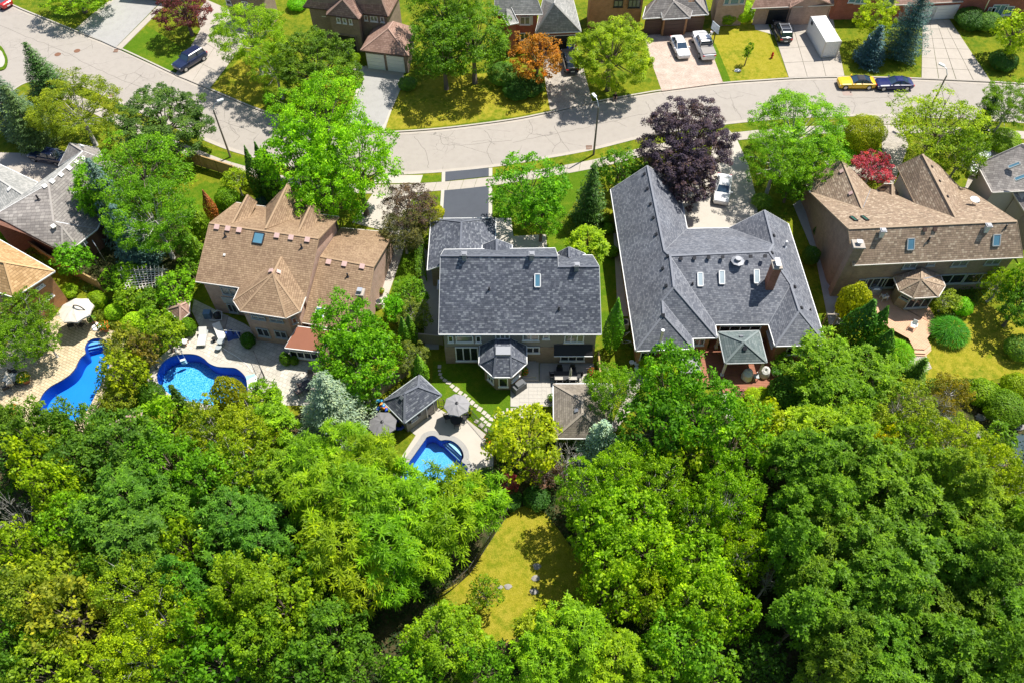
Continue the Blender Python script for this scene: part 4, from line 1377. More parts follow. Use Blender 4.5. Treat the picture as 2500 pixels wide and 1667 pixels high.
def window(house, line, tile, p0, p1, n=1, frame=None, pane=None, proud=0.05, name='window', sill=True, rows=1, fw=0.09, square=True):
 A, B, N = line
 O = A + N * proud
 a, b = on_plane(px(tile, *p0), O, N), on_plane(px(tile, *p1), O, N)
 u = (B - A).normalized()
 s0, s1 = sorted(((a - O).dot(u), (b - O).dot(u)))
 z0, z1 = sorted((a.z, b.z))
 z0 = max(z0, 0.25)
 if s1 - s0 < 0.25:
  s1 = s0 + 0.25
 if z1 - z0 < 0.3:
  z1 = z0 + 0.3
 def pt(s, z, d=0.0):
  p = O + u * s + N * d
  return Vector((p.x, p.y, z))
 fr = MB()
 up = (0, 0, 1)
 d = 0.02
 fr.bar(pt(s0, z1 - fw / 2, d), pt(s1, z1 - fw / 2, d), 0.1, fw)
 fr.bar(pt(s0, z0 + fw / 2, d), pt(s1, z0 + fw / 2, d), 0.1, fw)
 for i in range(n + 1):
  s = s0 + fw / 2 + (s1 - s0 - fw) * i / n
  fr.bar(pt(s, z0 + fw, d + .002), pt(s, z1 - fw, d + .002), 0.1, fw if i in (0, n) else fw * 0.75, up=N)
 for j in range(1, rows):
  z = z0 + (z1 - z0) * j / rows
  fr.bar(pt(s0 + fw, z, d - .004), pt(s1 - fw, z, d - .004), 0.08, fw * 0.6)
 w = part(name, fr, frame or M_WHITE, house)
 for i in range(n):
  a0 = s0 + fw + (s1 - s0 - 2 * fw) * i / n
  a1 = s0 + fw + (s1 - s0 - 2 * fw) * (i + 1) / n
  g = MB()
  c = (pt(a0, (z0 + z1) / 2, -0.005), pt(a1, (z0 + z1) / 2, -0.005))
  g.bar(c[0], c[1], 0.03, z1 - z0 - 2 * fw + 0.02)
  part('pane', g, pane or M_GLASS, w)
 if sill:
  sl = MB().bar(pt(s0 - 0.06, z0 - 0.05, 0.06), pt(s1 + 0.06, z0 - 0.05, 0.06), 0.16, 0.08)
  part('sill', sl, frame or M_WHITE, w)
 return w
def door_panel(house, line, tile, p0, p1, mat, n=4, name='garage_door', z0=0.14, proud=0.0, frame=None):
 A, B, N = line
 O = A + N * proud
 a, b = on_plane(px(tile, *p0), O, N), on_plane(px(tile, *p1), O, N)
 u = (B - A).normalized()
 s0, s1 = sorted(((a - O).dot(u), (b - O).dot(u)))
 z1 = max(a.z, b.z)
 z1 = min(max(z1, 1.9), 2.6)
 def pt(s, z, d=0.0):
  p = O + u * s + N * d
  return Vector((p.x, p.y, z))
 fr = MB()
 for s in (s0 - 0.05, s1 + 0.05):
  fr.bar(pt(s, z0, 0.03), pt(s, z1 + 0.1, 0.03), 0.12, 0.1, up=N)
 fr.bar(pt(s0, z1 + 0.05, 0.033), pt(s1, z1 + 0.05, 0.033), 0.12, 0.1)
 d_ = part(name, fr, frame or M_WHITE, house)
 for i in range(n):
  h = (z1 - z0) / n
  zc = z0 + h * (i + 0.5)
  part('panel', MB().bar(pt(s0, zc, 0.012), pt(s1, zc, 0.012), 0.05, h - 0.025), mat, d_)
 return d_
def plane_frame(F, p):
 N = (F[1] - F[0]).cross(F[2] - F[0]).normalized()
 if N.z < 0:
  N = -N
 O = on_plane(p, F[0], N)
 u = Vector((0, 0, 1)).cross(N)
 u = u.normalized() if u.length > 1e-4 else Vector((1, 0, 0))
 v = N.cross(u)
 return O, N, u, v
def skylight(house, F, tile, p0, p1, pane=None, frame=None, h=0.14):
 a = px(tile, *p0); b = px(tile, *p1)
 O, N, u, v = plane_frame(F, ((a[0] + b[0]) / 2, (a[1] + b[1]) / 2))
 A, B = on_plane(a, F[0], N), on_plane(b, F[0], N)
 w = abs((B - A).dot(u)); l = abs((B - A).dot(v))
 fr = MB()
 c = [O + u * i * w / 2 + v * j * l / 2 + N * h / 2 for i, j in ((-1, -1), (1, -1), (1, 1), (-1, 1))]
 for i in range(4):
  fr.bar(c[i], c[(i + 1) % 4], 0.09, h, up=N)
 s = part('skylight', fr, frame or M_GTRIM, house)
 g = MB().bar(O - v * (l / 2 - 0.03) + N * (h * 0.55), O + v * (l / 2 - 0.03) + N * (h * 0.55), w - 0.06, h * 0.5, up=N)
 part('pane', g, pane or M_GLASSB, s)
 return s
def roof_vent(house, F, tile, p, mat, size=0.42, h=0.2):
 O, N, u, v = plane_frame(F, px(tile, *p))
 mb = MB()
 O = O - N * 0.02
 mb.bar(O - v * size * .42, O + v * size * .42, size * 0.84, h, up=N)
 q = O + N * h * 0.62
 mb.bar(q - v * size / 2, q + v * size / 2, size, 0.05, up=N)
 part('roof_vent', mb, mat, house)
def stack_vent(house, F, tile, p, mat, r=0.07, h=0.45, name='vent_pipe'):
 O, N, u, v = plane_frame(F, px(tile, *p))
 mb = MB().tube([O - Vector((0, 0, 0.2)), O + Vector((0, 0, h))], r, 8)
 mb.tube([O + Vector((0, 0, -0.02)), O + Vector((0, 0, 0.07))], [r * 2.2, r * 1.2], 8)
 part(name, mb, mat, house)
def tall_vent(house, F, tile, p, mat, size=0.5, h=0.75):
 O, N, u, v = plane_frame(F, px(tile, *p))
 b = MB().box((O.x, O.y, O.z + h / 2 - 0.2), (size * .8, size * .8, h))
 c = part('chimney_vent', b, mat, house)
 k = MB().box((O.x, O.y, O.z + h - 0.16), (size * 1.15, size * 1.15, 0.09)).box((O.x, O.y, O.z + h - 0.08), (size * .8, size * .8, 0.08))
 part('vent_cap', k, M_LEAD, c)
def chimney(house, base, size, ztop, zbot, mat, rz=0.0, pots=1, cap=None, potmat=None):
 c = part('chimney', MB().box((base.x, base.y, (ztop + zbot) / 2), (size[0], size[1], ztop - zbot), rz), mat, house)
 part('chimney_cap', MB().box((base.x, base.y, ztop + 0.06), (size[0] + 0.2, size[1] + 0.2, 0.12), rz, 0.94), cap or M_CONC, c)
 for i in range(pots):
  dx = (i - (pots - 1) / 2) * 0.5
  m = MB().box((base.x + dx * math.sin(-rz), base.y + dx * math.cos(rz), ztop + 0.27), (0.34, 0.34, 0.3), rz).box((base.x + dx * math.sin(-rz), base.y + dx * math.cos(rz), ztop + 0.45), (0.46, 0.46, 0.05), rz)
  part('chimney_pot', m, potmat or M_STEEL, c)
 return c
# ================= the charcoal roofed house in the middle
def house_middle():
 H = thing('house', 'middle house with a plain rectangular charcoal shingle roof and one skylight', 'house', (Q(None, 1270, 760, 0).x, 48, 0))
 q = lambda x, y, z: Q('m3', x, y, z)
 V = {}
 V['sw'] = q(455, 1562, 5.2); V['se'] = q(1948, 1562, 5.2)
 V['nw'] = q(505, 788, 5.2)
 zr = zmid(px('m3', 1000, 846), q(1000, 1562, 5.2), q(1000, 782, 5.2))
 V['rw'] = q(472, 845, zr); V['rm'] = q(1548, 848, zr)
 S3 = (V['sw'], V['se'], V['rw'])
 V['lm'] = meet(px('m3', 1550, 945), S3); V['le'] = meet(px('m3', 1928, 942), S3)
 V['nm'] = q(1523, 775, 5.2)
 V['nem'] = q(1552, 848, 5.2); V['ne'] = q(1866, 840, 5.2)
 V['nem'].y = V['ne'].y
 fac = [['sw', 'se', 'le', 'lm', 'rm', 'rw'], ['rw', 'rm', 'nm', 'nw'], ['lm', 'le', 'ne', 'nem']]
 roof = roof_build(H, V, fac, M_SH_GREY, M_SIDING, M_WHITE, M_SH_SLATE, wall_low=M_BR_TAN, low_h=2.75)
 # small front gables
 def gable(ap, l, r, back, zl, za, mat=M_SH_GREY):
  N3 = (V['rw'], V['rm'], V['nw'])
  G = dict(a=q(*ap, za), l=q(*l, zl), r=q(*r, zl), b=q(*back, za))
  G['lb'] = Vector((G['l'].x, G['b'].y - 0.6, zl)); G['rb'] = Vector((G['r'].x, G['b'].y - 0.6, zl))
  roof_build(H, G, [['a', 'b', 'lb', 'l'], ['a', 'r', 'rb', 'b']], mat, M_SIDING, M_WHITE, M_SH_SLATE, over=0.25, roofname='gable_roof')
 gable((987, 692), (858, 745), (1128, 745), (987, 805), 5.0, 6.4)
 gable((1652, 764), (1547, 815), (1796, 824), (1655, 858), 5.0, 6.3)
 # garage wing
 G = dict(nw=q(387, 504, 3.0), ne=q(978, 498, 3.0), sw=q(352, 978, 3.0))
 zg = zmid(px('m3', 665, 600), q(380, 600, 3), q(977, 600, 3))
 G['rn'] = q(665, 534, zg)
 G['rs'] = Vector((G['rn'].x, G['sw'].y - 0.0, zg)); G['se'] = Vector((G['ne'].x, G['sw'].y, 3.0))
 roof_build(H, G, [['nw', 'ne', 'rn'], ['nw', 'rn', 'rs', 'sw'], ['rn', 'ne', 'se', 'rs']], M_SH_GREY, M_BR_TAN, M_WHITE, M_SH_SLATE, roofname='garage_roof')
 F = S3
 for p in ((691, 868), (1307, 868), (1719, 966)):
  tall_vent(H, F, 'm3', p, M_LEAD, 0.46, 0.75)
 skylight(H, F, 'm3', (1337, 1012), (1388, 1130), frame=M_WHITE)
 for p in ((918, 1158), (1558, 1338)):
  stack_vent(H, F, 'm3', p, M_DARKM, 0.07, 0.4)
 L = wline(V['sw'], V['se'], V['rw'])
 for p0, p1, n, pn in (((912, 150), (968, 205), 1, M_GLASS), ((985, 150), (1150, 205), 1, M_GLASSC), ((1168, 150), (1222, 207), 1, M_GLASS), ((1350, 130), (1485, 178), 3, M_GLASSC),
       ((1602, 130), (1752, 188), 2, M_GLASSC), ((1788, 130), (1848, 176), 1, M_GLASSC), ((1988, 140), (2160, 208), 3, M_GLASSC)):
  window(H, L, 'b3', p0, p1, n, pane=pn, proud=0.06)
 window(H, L, 'b3', (980, 252), (1198, 375), 3, proud=0.09)
 window(H, L, 'b3', (1636, 250), (1757, 303), 2, proud=0.09)
 window(H, L, 'b3', (1950, 305), (2168, 376), 3, proud=0.09)
 # awning
 A, B, N = L
 a = on_plane(px('b3', 1890, 230), A + N * 0.1, N); b = on_plane(px('b3', 2245, 230), A + N * 0.1, N)
 aw = part('awning', MB().slab([a, b, b + N * 0.75 - Vector((0, 0, 0.75)), a + N * 0.75 - Vector((0, 0, 0.75))], 0.05), M_BLACK, H)
 part('awning_bar', MB().bar(a + N * 0.78 - Vector((0, 0, 0.79)), b + N * 0.78 - Vector((0, 0, 0.79)), 0.07), M_WHITE, aw)
 # chimney on the west wall
 c = Q('m3', 470, 1110, 6.6)
 chimney(H, Vector((c.x + 0.1, c.y, 0)), (0.6, 1.0), 6.5, 0.1, M_BR_TAN, 0, 1)
 # octagonal bay
 q = lambda x, y, z: Q('b3', x, y, z)
 Z = 2.95
 Vb = dict(a=q(1203, 405, Z), b=q(1335, 525, Z), c=q(1500, 525, Z), d=q(1638, 400, Z))
 zt = 4.3
 Vb['t1'] = q(1355, 330, zt); Vb['t2'] = q(1490, 330, zt); Vb['t3'] = q(1490, 258, zt); Vb['t4'] = q(1355, 258, zt)
 yb = A.y - 0.02
 Vb['e'] = Vector((Vb['d'].x, yb, Z)); Vb['f'] = Vector((Vb['a'].x, yb, Z)); Vb['g'] = Vector((Vb['t3'].x, yb, 4.1)); Vb['h'] = Vector((Vb['t4'].x, yb, 4.1))
 roof_build(H, Vb, [['a', 'b', 't1'], ['b', 'c', 't2', 't1'], ['c', 'd', 't2'], ['d', 'e', 'g', 't3', 't2'], ['a', 't1', 't4', 'h', 'f'], ['t1', 't2', 't3', 't4'], ['t4', 't3', 'g', 'h']],
    M_SH_GREY, M_BR_TAN, M_WHITE, M_SH_GREY, over=0.45, roofname='bay_roof', wallname='bay_wall')
 part('roof_lantern', MB().box(((Vb['t1'].x + Vb['t2'].x) / 2, (Vb['t1'].y + Vb['t4'].y) / 2, zt + 0.08), (abs(Vb['t2'].x - Vb['t1'].x) + .1, abs(Vb['t4'].y - Vb['t1'].y) + .1, 0.22), 0, 0.94), M_LEAD, H)
 cb = centroid([Vb[k] for k in 'abcdef'])
 window(H, wline(Vb['b'], Vb['c'], cb, 0.45), 'b3', (1380, 532), (1468, 612), 1, proud=0.05)
 window(H, wline(Vb['a'], Vb['b'], cb, 0.45), 'b3', (1283, 500), (1338, 590), 2, proud=0.05)
 window(H, wline(Vb['c'], Vb['d'], cb, 0.45), 'b3', (1500, 575), (1570, 500), 2, proud=0.05)
 for i, (z, e) in enumerate(((0.32, 0), (0.49, 0.35))):
  P = [q(1625, 385, 0.3), q(1750 - 25 * i, 385, 0.3), q(1750 - 25 * i, 556 - 22 * i, 0.3), q(1590, 556 - 22 * i, 0.3)]
  part('stone_step', MB().prism(P, 0.1, z), M_STONE, H)
 return H
house_middle()
# ================= the brown house on the left
def house_brown():
 H = thing('house', 'brown shingle roofed brick house with three front gables and an octagonal rear bay', 'house', (-24, 54, 0))
 q = lambda x, y, z: Q('m2', x, y, z)
 z = 5.2
 V = dict(sw=q(103, 1078, z), se=q(1112, 1222, z), nw=q(475, 357, z), ne=q(1420, 488, z))
 zr = zmid(px('m2', 230, 545), V['sw'], V['nw'])
 V['rw'] = q(230, 545, zr); V['re'] = q(1232, 687, zr)
 roof_build(H, V, [['sw', 'se', 're', 'rw'], ['rw', 're', 'ne', 'nw']], M_SH_BROWN, M_BR_PINK, M_OFFW, M_SH_BROWN, over=0.4)
 S3 = (V['sw'], V['rw'], V['re']); N3 = (V['nw'], V['rw'], V['re'])
 # front gables
 G = dict(a=q(950, 184, zr - 0.2), bk=q(746, 597, zr - 0.02), l=q(750, 392, 5.2), r=q(1142, 384, 5.2))
 d = (G['bk'] - G['a'])
 G['lb'] = meet(px('m2', 747, 500), N3); G['rb'] = meet(px('m2', 1070, 476), N3)
 roof_build(H, G, [['a', 'bk', 'lb', 'l'], ['a', 'r', 'rb', 'bk']], M_SH_BROWN, M_BR_PINK, M_OFFW, M_SH_BROWN, over=0.3, roofname='gable_roof', nowall=())
 for ap, l, r, bk, lb, rb in (((582, 286), (505, 395), (664, 350), (440, 552), (447, 500), (592, 494)), ((1165, 368), (1078, 476), (1247, 432), (1047, 630), (1047, 575), (1190, 580))):
  zb = meet(px('m2', *bk), N3)
  D = dict(a=q(*ap, zb.z), bk=zb, l=q(*l, zb.z - 1.2), r=q(*r, zb.z - 1.2), lb=meet(px('m2', *lb), N3), rb=meet(px('m2', *rb), N3))
  roof_build(H, D, [['a', 'bk', 'lb', 'l'], ['a', 'r', 'rb', 'bk']], M_SH_BROWN, M_BR_PINK, M_OFFW, M_SH_BROWN, over=0.25, z0=4.6, roofname='dormer_roof', wallname='dormer_wall')
 # rear octagonal bay
 B = dict(a=q(450, 1255, z), b=q(512, 1350, z), c=q(935, 1415, z), d=q(1062, 1355, z), e=q(1112, 1220, z), i=q(506, 1134, z))
 B['ap'] = q(815, 1010, 7.0)
 top = meet(px('m2', 893, 855), S3)
 B['tp'] = top
 roof_build(H, B, [['a', 'b', 'ap'], ['b', 'c', 'ap'], ['c', 'd', 'ap'], ['d', 'e', 'tp', 'ap'], ['a', 'ap', 'tp', 'i']], M_SH_BROWN, M_BR_PINK, M_OFFW, M_SH_BROWN, over=0.4, roofname='bay_roof', wallname='bay_wall')
 # east wing, lower
 W = dict(nw=q(1436, 590, 3.0), ne=q(1926, 632, 3.0), sw=q(1085, 1455, 3.0), se=q(1640, 1560, 3.0))
 zz = zmid(px('m2', 1490, 885), q(1360, 1510, 3.0), q(1680, 610, 3.0))
 W['rw'] = q(1250, 852, zz); W['re'] = q(1740, 945, zz)
 roof_build(H, W, [['sw', 'se', 're', 'rw'], ['rw', 're', 'ne', 'nw']], M_SH_BROWN, M_BR_PINK, M_OFFW, M_SH_BROWN, over=0.3, roofname='wing_roof')
 WS = (W['sw'], W['rw'], W['re'])
 for p in ((303, 584), (403, 598), (507, 612), (853, 662), (983, 680), (1133, 700)):
  roof_vent(H, S3, 'm2', p, M_PINKV, 0.5, 0.26)
 for p in ((1328, 904), (1472, 924), (1635, 946)):
  roof_vent(H, WS, 'm2', p, M_PINKV, 0.5, 0.26)
 BF = (B['b'], B['c'], B['ap'])
 roof_vent(H, (B['a'], B['ap'], B['i']), 'm2', (797, 985), M_PINKV, 0.42); roof_vent(H, (B['d'], B['ap'], B['tp']), 'm2', (862, 995), M_PINKV, 0.42)
 for p in ((378, 668), (1078, 772)):
  stack_vent(H, S3, 'm2', p, M_DARKM, 0.08, 0.45)
 stack_vent(H, WS, 'm2', (1500, 1035), M_DARKM, 0.08, 0.45)
 roof_vent(H, S3, 'm2', (370, 838), M_WVENT, 0.22, 0.15)
 skylight(H, S3, 'm2', (650, 632), (715, 742), frame=M_DARKM)
 skylight(H, WS, 'm2', (1222, 1320), (1275, 1415), frame=M_WHITE)
 c = Q('m2', 1612, 1170, 5.6)
 chimney(H, Vector((c.x, c.y, 0)), (0.6, 0.75), 5.4, 0.2, M_BR_PINK, -0.13, 1)
 cen = centroid([V['sw'], V['se'], V['ne'], V['nw']])
 L = wline(V['sw'], V['se'], cen, 0.4)
 window(H, L, 'm2', (325, 1125), (500, 1215), 2, M_GTRIM, M_GLASSC, 0.06)
 part('window_panel', MB().bar(*[on_plane(px('m2', *p), L[0] + L[2] * 0.04, L[2]) for p in ((350, 1250), (470, 1262))], 0.06, 0.9), M_GTRIM, H)
 window(H, L, 'm2', (385, 1285), (500, 1370), 2, M_GTRIM, M_GLASS, 0.06)
 cb = centroid([B[k] for k in 'abcdei'])
 Lb = wline(B['b'], B['c'], cb, 0.4); Lc = wline(B['c'], B['d'], cb, 0.4)
 window(H, Lb, 'b2', (985, 332), (1125, 382), 2, M_GTRIM, M_GLASSC, 0.05)
 window(H, Lb, 'b2', (1155, 358), (1290, 406), 2, M_GTRIM, M_GLASSC, 0.05)
 window(H, Lb, 'b2', (1030, 450), (1172, 538), 2, M_GTRIM, M_GLASS, 0.05)
 window(H, Lb, 'b2', (1195, 475), (1330, 552), 2, M_GTRIM, M_GLASS, 0.05)
 window(H, Lc, 'b2', (1355, 372), (1415, 402), 1, M_GTRIM, M_GLASS, 0.05)
 # sunroom with the rust red roof
 S = dict(a=Q('b2', 1298, 632, 2.35), b=Q('b2', 1640, 672, 2.35), c=Q('b2', 1720, 480, 3.1), d=Q('b2', 1415, 440, 3.1))
 roof_build(H, S, [['a', 'b', 'c', 'd']], M_COPPER, M_BR_PINK, M_WHITE, over=0.25, roofname='sunroom_roof', wallname='sunroom_wall', th=0.1)
 Ls = wline(S['a'], S['b'], S['c'], 0.25)
 window(H, Ls, 'b2', (1335, 655), (1620, 745), 4, M_WHITE, M_GLASS, 0.06)
 # hanging basket sign bracket, ac box and side door on the east wall
 e = wline(W['se'], W['ne'], cen, 0.3)
 return H
house_brown()
# ================= the slate grey L shaped house on the right
def house_slate():
 H = thing('house', 'slate grey roofed orange brick house with tall brick chimney, behind the gazebo', 'house', (20, 52, 0))
 q = lambda x, y, z: Q('m4', x, y, z)
 e = 3.2
 V = dict(nw=q(155, 236, e), sw=q(385, 1713, e), nc=q(775, 185, e), ic=q(855, 597, e))
 zr = 6.4
 V['a'] = q(490, 18, zr)
 FW = (V['nw'], V['sw'], V['a'])
 V['b'] = meet(px('m4', 648, 798), FW); V['c'] = meet(px('m4', 735, 1132), FW)
 V['h1'] = q(1131, 1594, e); V['h2'] = q(905, 1600, e)
 V['k1'] = meet(px('m4', 630, 1258), FW); V['k2'] = meet(px('m4', 640, 1384), FW); V['s2'] = q(915, 1693, e)
 V['v1'] = q(1112, 1475, e)                       # inner corner, garden side
 zm = 6.45
 V['j'] = meet(px('m4', 700, 846), FW)
 fac = [['nw', 'a', 'b', 'j', 'c', 'k1', 'k2', 'sw'], ['a', 'nc', 'ic', 'b'], ['c', 'j', 'v1', 'h1'], ['c', 'h1', 'h2', 'k1'], ['k1', 'h2', 's2', 'k2'], ['k2', 's2', 'sw']]
 # middle range
 V['m1'] = q(1240, 590, e)
 V['m3'] = q(1606, 806, zm)
 V['m2'] = meet(px('m4', 1648, 738), (V['ic'], V['m1'], V['m3']))
 fac += [['b', 'ic', 'm1', 'm2', 'm3', 'j']]
 V['v2'] = q(1605, 1472, e)
 V['r1'] = meet(px('m4', 1807, 1110), (V['v1'], V['v2'], V['m3']))
 fac += [['j', 'm3', 'r1', 'v2', 'v1']]
 # east wing
 V['g'] = q(1567, 426, V['m2'].z); V['ge'] = q(1782, 550, e); V['se'] = q(2135, 1658, e); V['sf'] = q(1665, 1670, e); V['r2'] = q(1886, 1350, V['r1'].z)
 fac += [['m1', 'g', 'm2'], ['g', 'ge', 'se', 'r2', 'r1', 'm3', 'm2'], ['r1', 'r2', 'sf', 'v2'], ['r2', 'se', 'sf']]
 roof_build(H, V, fac, M_SH_SLATE, M_BR_ORANGE, M_WHITE, M_SH_SLATE, over=0.45)
 WF = (V['nw'], V['a'], V['b']); MF = (V['j'], V['v2'], V['v1']); EF = (V['g'], V['ge'], V['r2'])
 for p in ((466, 98), (494, 232), (522, 372), (550, 498), (575, 652), (680, 852), (634, 965), (665, 1125)):
  roof_vent(H, WF, 'm4', p, M_DARKM, 0.3, 0.2)
 for p in ((797, 872), (921, 868), (1052, 862), (1180, 858), (1438, 852), (1570, 850)):
  roof_vent(H, MF, 'm4', p, M_DARKM, 0.32, 0.2)
 roof_vent(H, (V['k2'], V['s2'], V['sw']), 'm4', (634, 1390), M_DARKM, 0.32, 0.2)
 for p in ((1650, 662), (1632, 822), (1842, 1132), (1902, 1325)):
  roof_vent(H, EF, 'm4', p, M_DARKM, 0.28, 0.2)
 stack_vent(H, MF, 'm4', (1320, 890), M_LEAD, 0.3, 0.35, 'turbine_vent')
 stack_vent(H, EF, 'm4', (1752, 765), M_STEEL, 0.12, 0.8, 'flue_pipe')
 stack_vent(H, (V['k2'], V['s2'], V['sw']), 'b4', (606, 588), M_STEEL, 0.17, 1.9, 'flue_pipe')
 stack_vent(H, MF, 'm4', (905, 1105), M_DARKM, 0.07, 0.3); stack_vent(H, EF, 'm4', (1985, 1345), M_DARKM, 0.07, 0.3)
 for a, b in (((950, 1002), (1000, 1124)), ((1148, 984), (1198, 1104)), ((1468, 974), (1518, 1096))):
  skylight(H, MF, 'm4', a, b, pane=M_GLASSW, frame=M_WHITE)
 c = meet(px('m4', 1618, 1125), MF)
 chimney(H, Vector((c.x, c.y + 0.35, 0)), (0.75, 0.95), c.z + 2.6, c.z - 0.8, brick('chimney_brick', (0.30, 0.10, 0.06), (0.40, 0.15, 0.085), (0.35, 0.25, 0.2)), 0, 2)
 cen = centroid([V['v1'], V['v2'], V['m3'], V['j']])
 L = wline(V['v1'], V['v2'], cen, 0.45)
 window(H, L, 'b4', (1160, 435), (1500, 530), 4, M_WHITE, M_GLASS, 0.06, sill=False)
 L2 = wline(V['sw'], V['s2'], V['k2'], 0.45)
 window(H, L2, 'b4', (432, 672), (555, 735), 2, M_WHITE, M_GLASS, 0.05)
 window(H, L2, 'b4', (695, 662), (815, 732), 2, M_WHITE, M_GLASS, 0.05)
 L3 = wline(V['h2'], V['h1'], V['c'], 0.45)
 window(H, L3, 'b4', (925, 555), (1005, 608), 2, M_WHITE, M_GLASSC, 0.05)
 L4 = wline(V['sf'], V['se'], V['r2'], 0.45)
 window(H, L4, 'b4', (1780, 628), (1940, 690), 2, M_WHITE, M_GLASS, 0.05)
 L5 = wline(V['v2'], V['sf'], V['r2'], 0.45)
 window(H, L5, 'b4', (1595, 480), (1640, 640), 2, M_WHITE, M_GLASSB, 0.05)
 return H
house_slate()
# ================= the tan house on the right
def house_tan():
 H = thing('house', 'large tan speckled roofed brown brick house above the weathered deck', 'house', (41, 56, 0))
 q = lambda x, y, z: Q('m5', x, y, z)
 e = 5.2
 V = dict(sw=q(778, 1156, e), se=q(2342, 1082, e), nw=q(392, 490, 3.1), c1=q(942, 458, 3.1), c2=q(1762, 442, 3.1), c3=q(1826, 450, 3.1))
 zr = 7.9
 V['rw'] = q(738, 822, zr); V['re'] = q(2286, 752, zr)
 N3 = (V['nw'], V['rw'], V['re'])
 V['a1'] = meet(px('m5', 868, 642), N3); V['a2'] = meet(px('m5', 1726, 722), N3)
 V['d'] = meet(px('m5', 1352, 592), N3); V['k'] = meet(px('m5', 1192, 520), N3)
 fac = [['sw', 'se', 're', 'rw'], ['rw', 're', 'c3', 'c2', 'a2', 'd', 'k', 'c1', 'a1', 'nw']]
 V['g1'] = q(677, 186, V['a1'].z); V['w1'] = q(330, 366, 3.0)
 V['g2'] = q(1421, 139, V['a2'].z); V['w2'] = q(1185, 250, V['a2'].z - 2.3); V['e2'] = q(1566, 240, V['a2'].z - 2.0)
 fac += [['g1', 'w1', 'nw', 'a1'], ['g1', 'a1', 'c1']]
 roof_build(H, V, fac, M_SH_TAN, M_BR_BROWN, M_OFFW, M_SH_TAN, over=0.35)
 G = dict(g=V['g2'], w=V['w2'], d=V['d'], a=V['a2'], c=V['c2'], e=V['e2'])
 roof_build(H, G, [['g', 'w', 'd', 'a'], ['g', 'a', 'c', 'e']], M_SH_TAN, M_SIDINGG, M_OFFW, M_SH_TAN, over=0.35, roofname='gable_roof')
 S3 = (V['sw'], V['se'], V['rw'])
 D = dict(a=q(1066, 411, 4.4), b=q(1142, 412, 4.4), l=q(1002, 456, 3.3), r=q(1200, 500, 3.3), lb=meet(px('m5', 1010, 470), N3), rb=meet(px('m5', 1142, 516), N3))
 roof_build(H, D, [['a', 'b', 'rb', 'lb', 'l'], ['b', 'r', 'rb']], M_SH_TAN, M_BR_BROWN, M_OFFW, M_SH_TAN, over=0.2, roofname='dormer_roof', z0=0.1)
 for p in ((1037, 880), (2000, 835)):
  tall_vent(H, S3, 'm5', p, M_WVENT, 0.5, 0.8)
 for p in ((1437, 832), (1530, 828)):
  roof_vent(H, S3, 'm5', p, M_BRWN, 0.38, 0.22)
 skylight(H, S3, 'm5', (1280, 915), (1334, 1014), frame=M_GTRIM); skylight(H, S3, 'm5', (2066, 880), (2120, 978), frame=M_GTRIM)
 skylight(H, N3, 'm5', (748, 718), (824, 756), pane=M_GLASSG, frame=M_DARKM); skylight(H, N3, 'm5', (850, 713), (926, 751), pane=M_GLASSG, frame=M_DARKM)
 stack_vent(H, S3, 'm5', (1472, 932), M_DARKM, 0.08, 0.5); stack_vent(H, S3, 'm5', (2180, 812), M_DARKM, 0.07, 0.4); stack_vent(H, N3, 'm5', (1928, 582), M_DARKM, 0.07, 0.3)
 O, N, u, v = plane_frame(N3, px('m5', 1875, 595))
 ds = part('dish_arm', MB().bar(O, O + Vector((0, 0, 0.55)), 0.05), M_STEEL, H)
 part('satellite_dish', MB().lathe((O.x, O.y, O.z + 0.5), [(0.06, 0), (0.3, 0.04), (0.46, 0.12), (0.47, 0.14), (0.3, 0.07), (0.02, 0.05)], 14), M_WHITE, H)
 for p in ((678, 300), (762, 500)):
  roof_vent(H, (V['g1'], V['w1'], V['a1']), 'm5', p, M_PINKV, 0.4, 0.2)
 for p in ((1502, 256), (1574, 388), (1646, 530)):
  roof_vent(H, (V['g2'], V['a2'], V['e2']), 'm5', p, M_DARKM, 0.24, 0.18)
 c = Q('m5', 832, 962, 7.4)
 chimney(H, Vector((c.x, c.y, 0)), (1.0, 0.95), 7.3, 0.1, M_BR_BROWN, -0.05, 1)
 cen = centroid([V['sw'], V['se'], V['c3'], V['nw']])
 L = wline(V['sw'], V['se'], cen)
 for p0, p1, n in (((1255, 165), (1350, 205), 2), ((1475, 150), (1525, 180), 1), ((1708, 140), (1815, 186), 2), ((2012, 130), (2115, 170), 2)):
  window(H, L, 'b5', p0, p1, n, M_GTRIM, M_GLASSC, 0.05)
 for p0, p1, n in (((838, 312), (900, 362), 1), ((905, 302), (1060, 384), 3), ((1075, 298), (1150, 380), 1), ((1590, 270), (1770, 342), 2), ((1835, 260), (2065, 332), 2)):
  window(H, L, 'b5', p0, p1, n, M_GTRIM, M_GLASS, 0.05)
 Lw = wline(V['sw'], V['nw'], cen)
 window(H, Lw, 'm5', (508, 955), (560, 850), 1, M_WHITE, M_GLASSC, 0.05); window(H, Lw, 'm5', (625, 890), (680, 790), 1, M_WHITE, M_GLASSC, 0.05)
 window(H, Lw, 'm5', (420, 870), (470, 770), 1, M_WHITE, M_GLASS, 0.05)
 b = lambda x, y, z: Q('b5', x, y, z)
 Z = 3.0
 B = dict(a=b(1155, 288, Z), b=b(1205, 412, Z), c=b(1335, 480, Z), d=b(1567, 466, Z), e=b(1627, 368, Z), f=b(1582, 272, Z), ap=b(1412, 306, 4.3), g=b(1412, 208, 4.15))
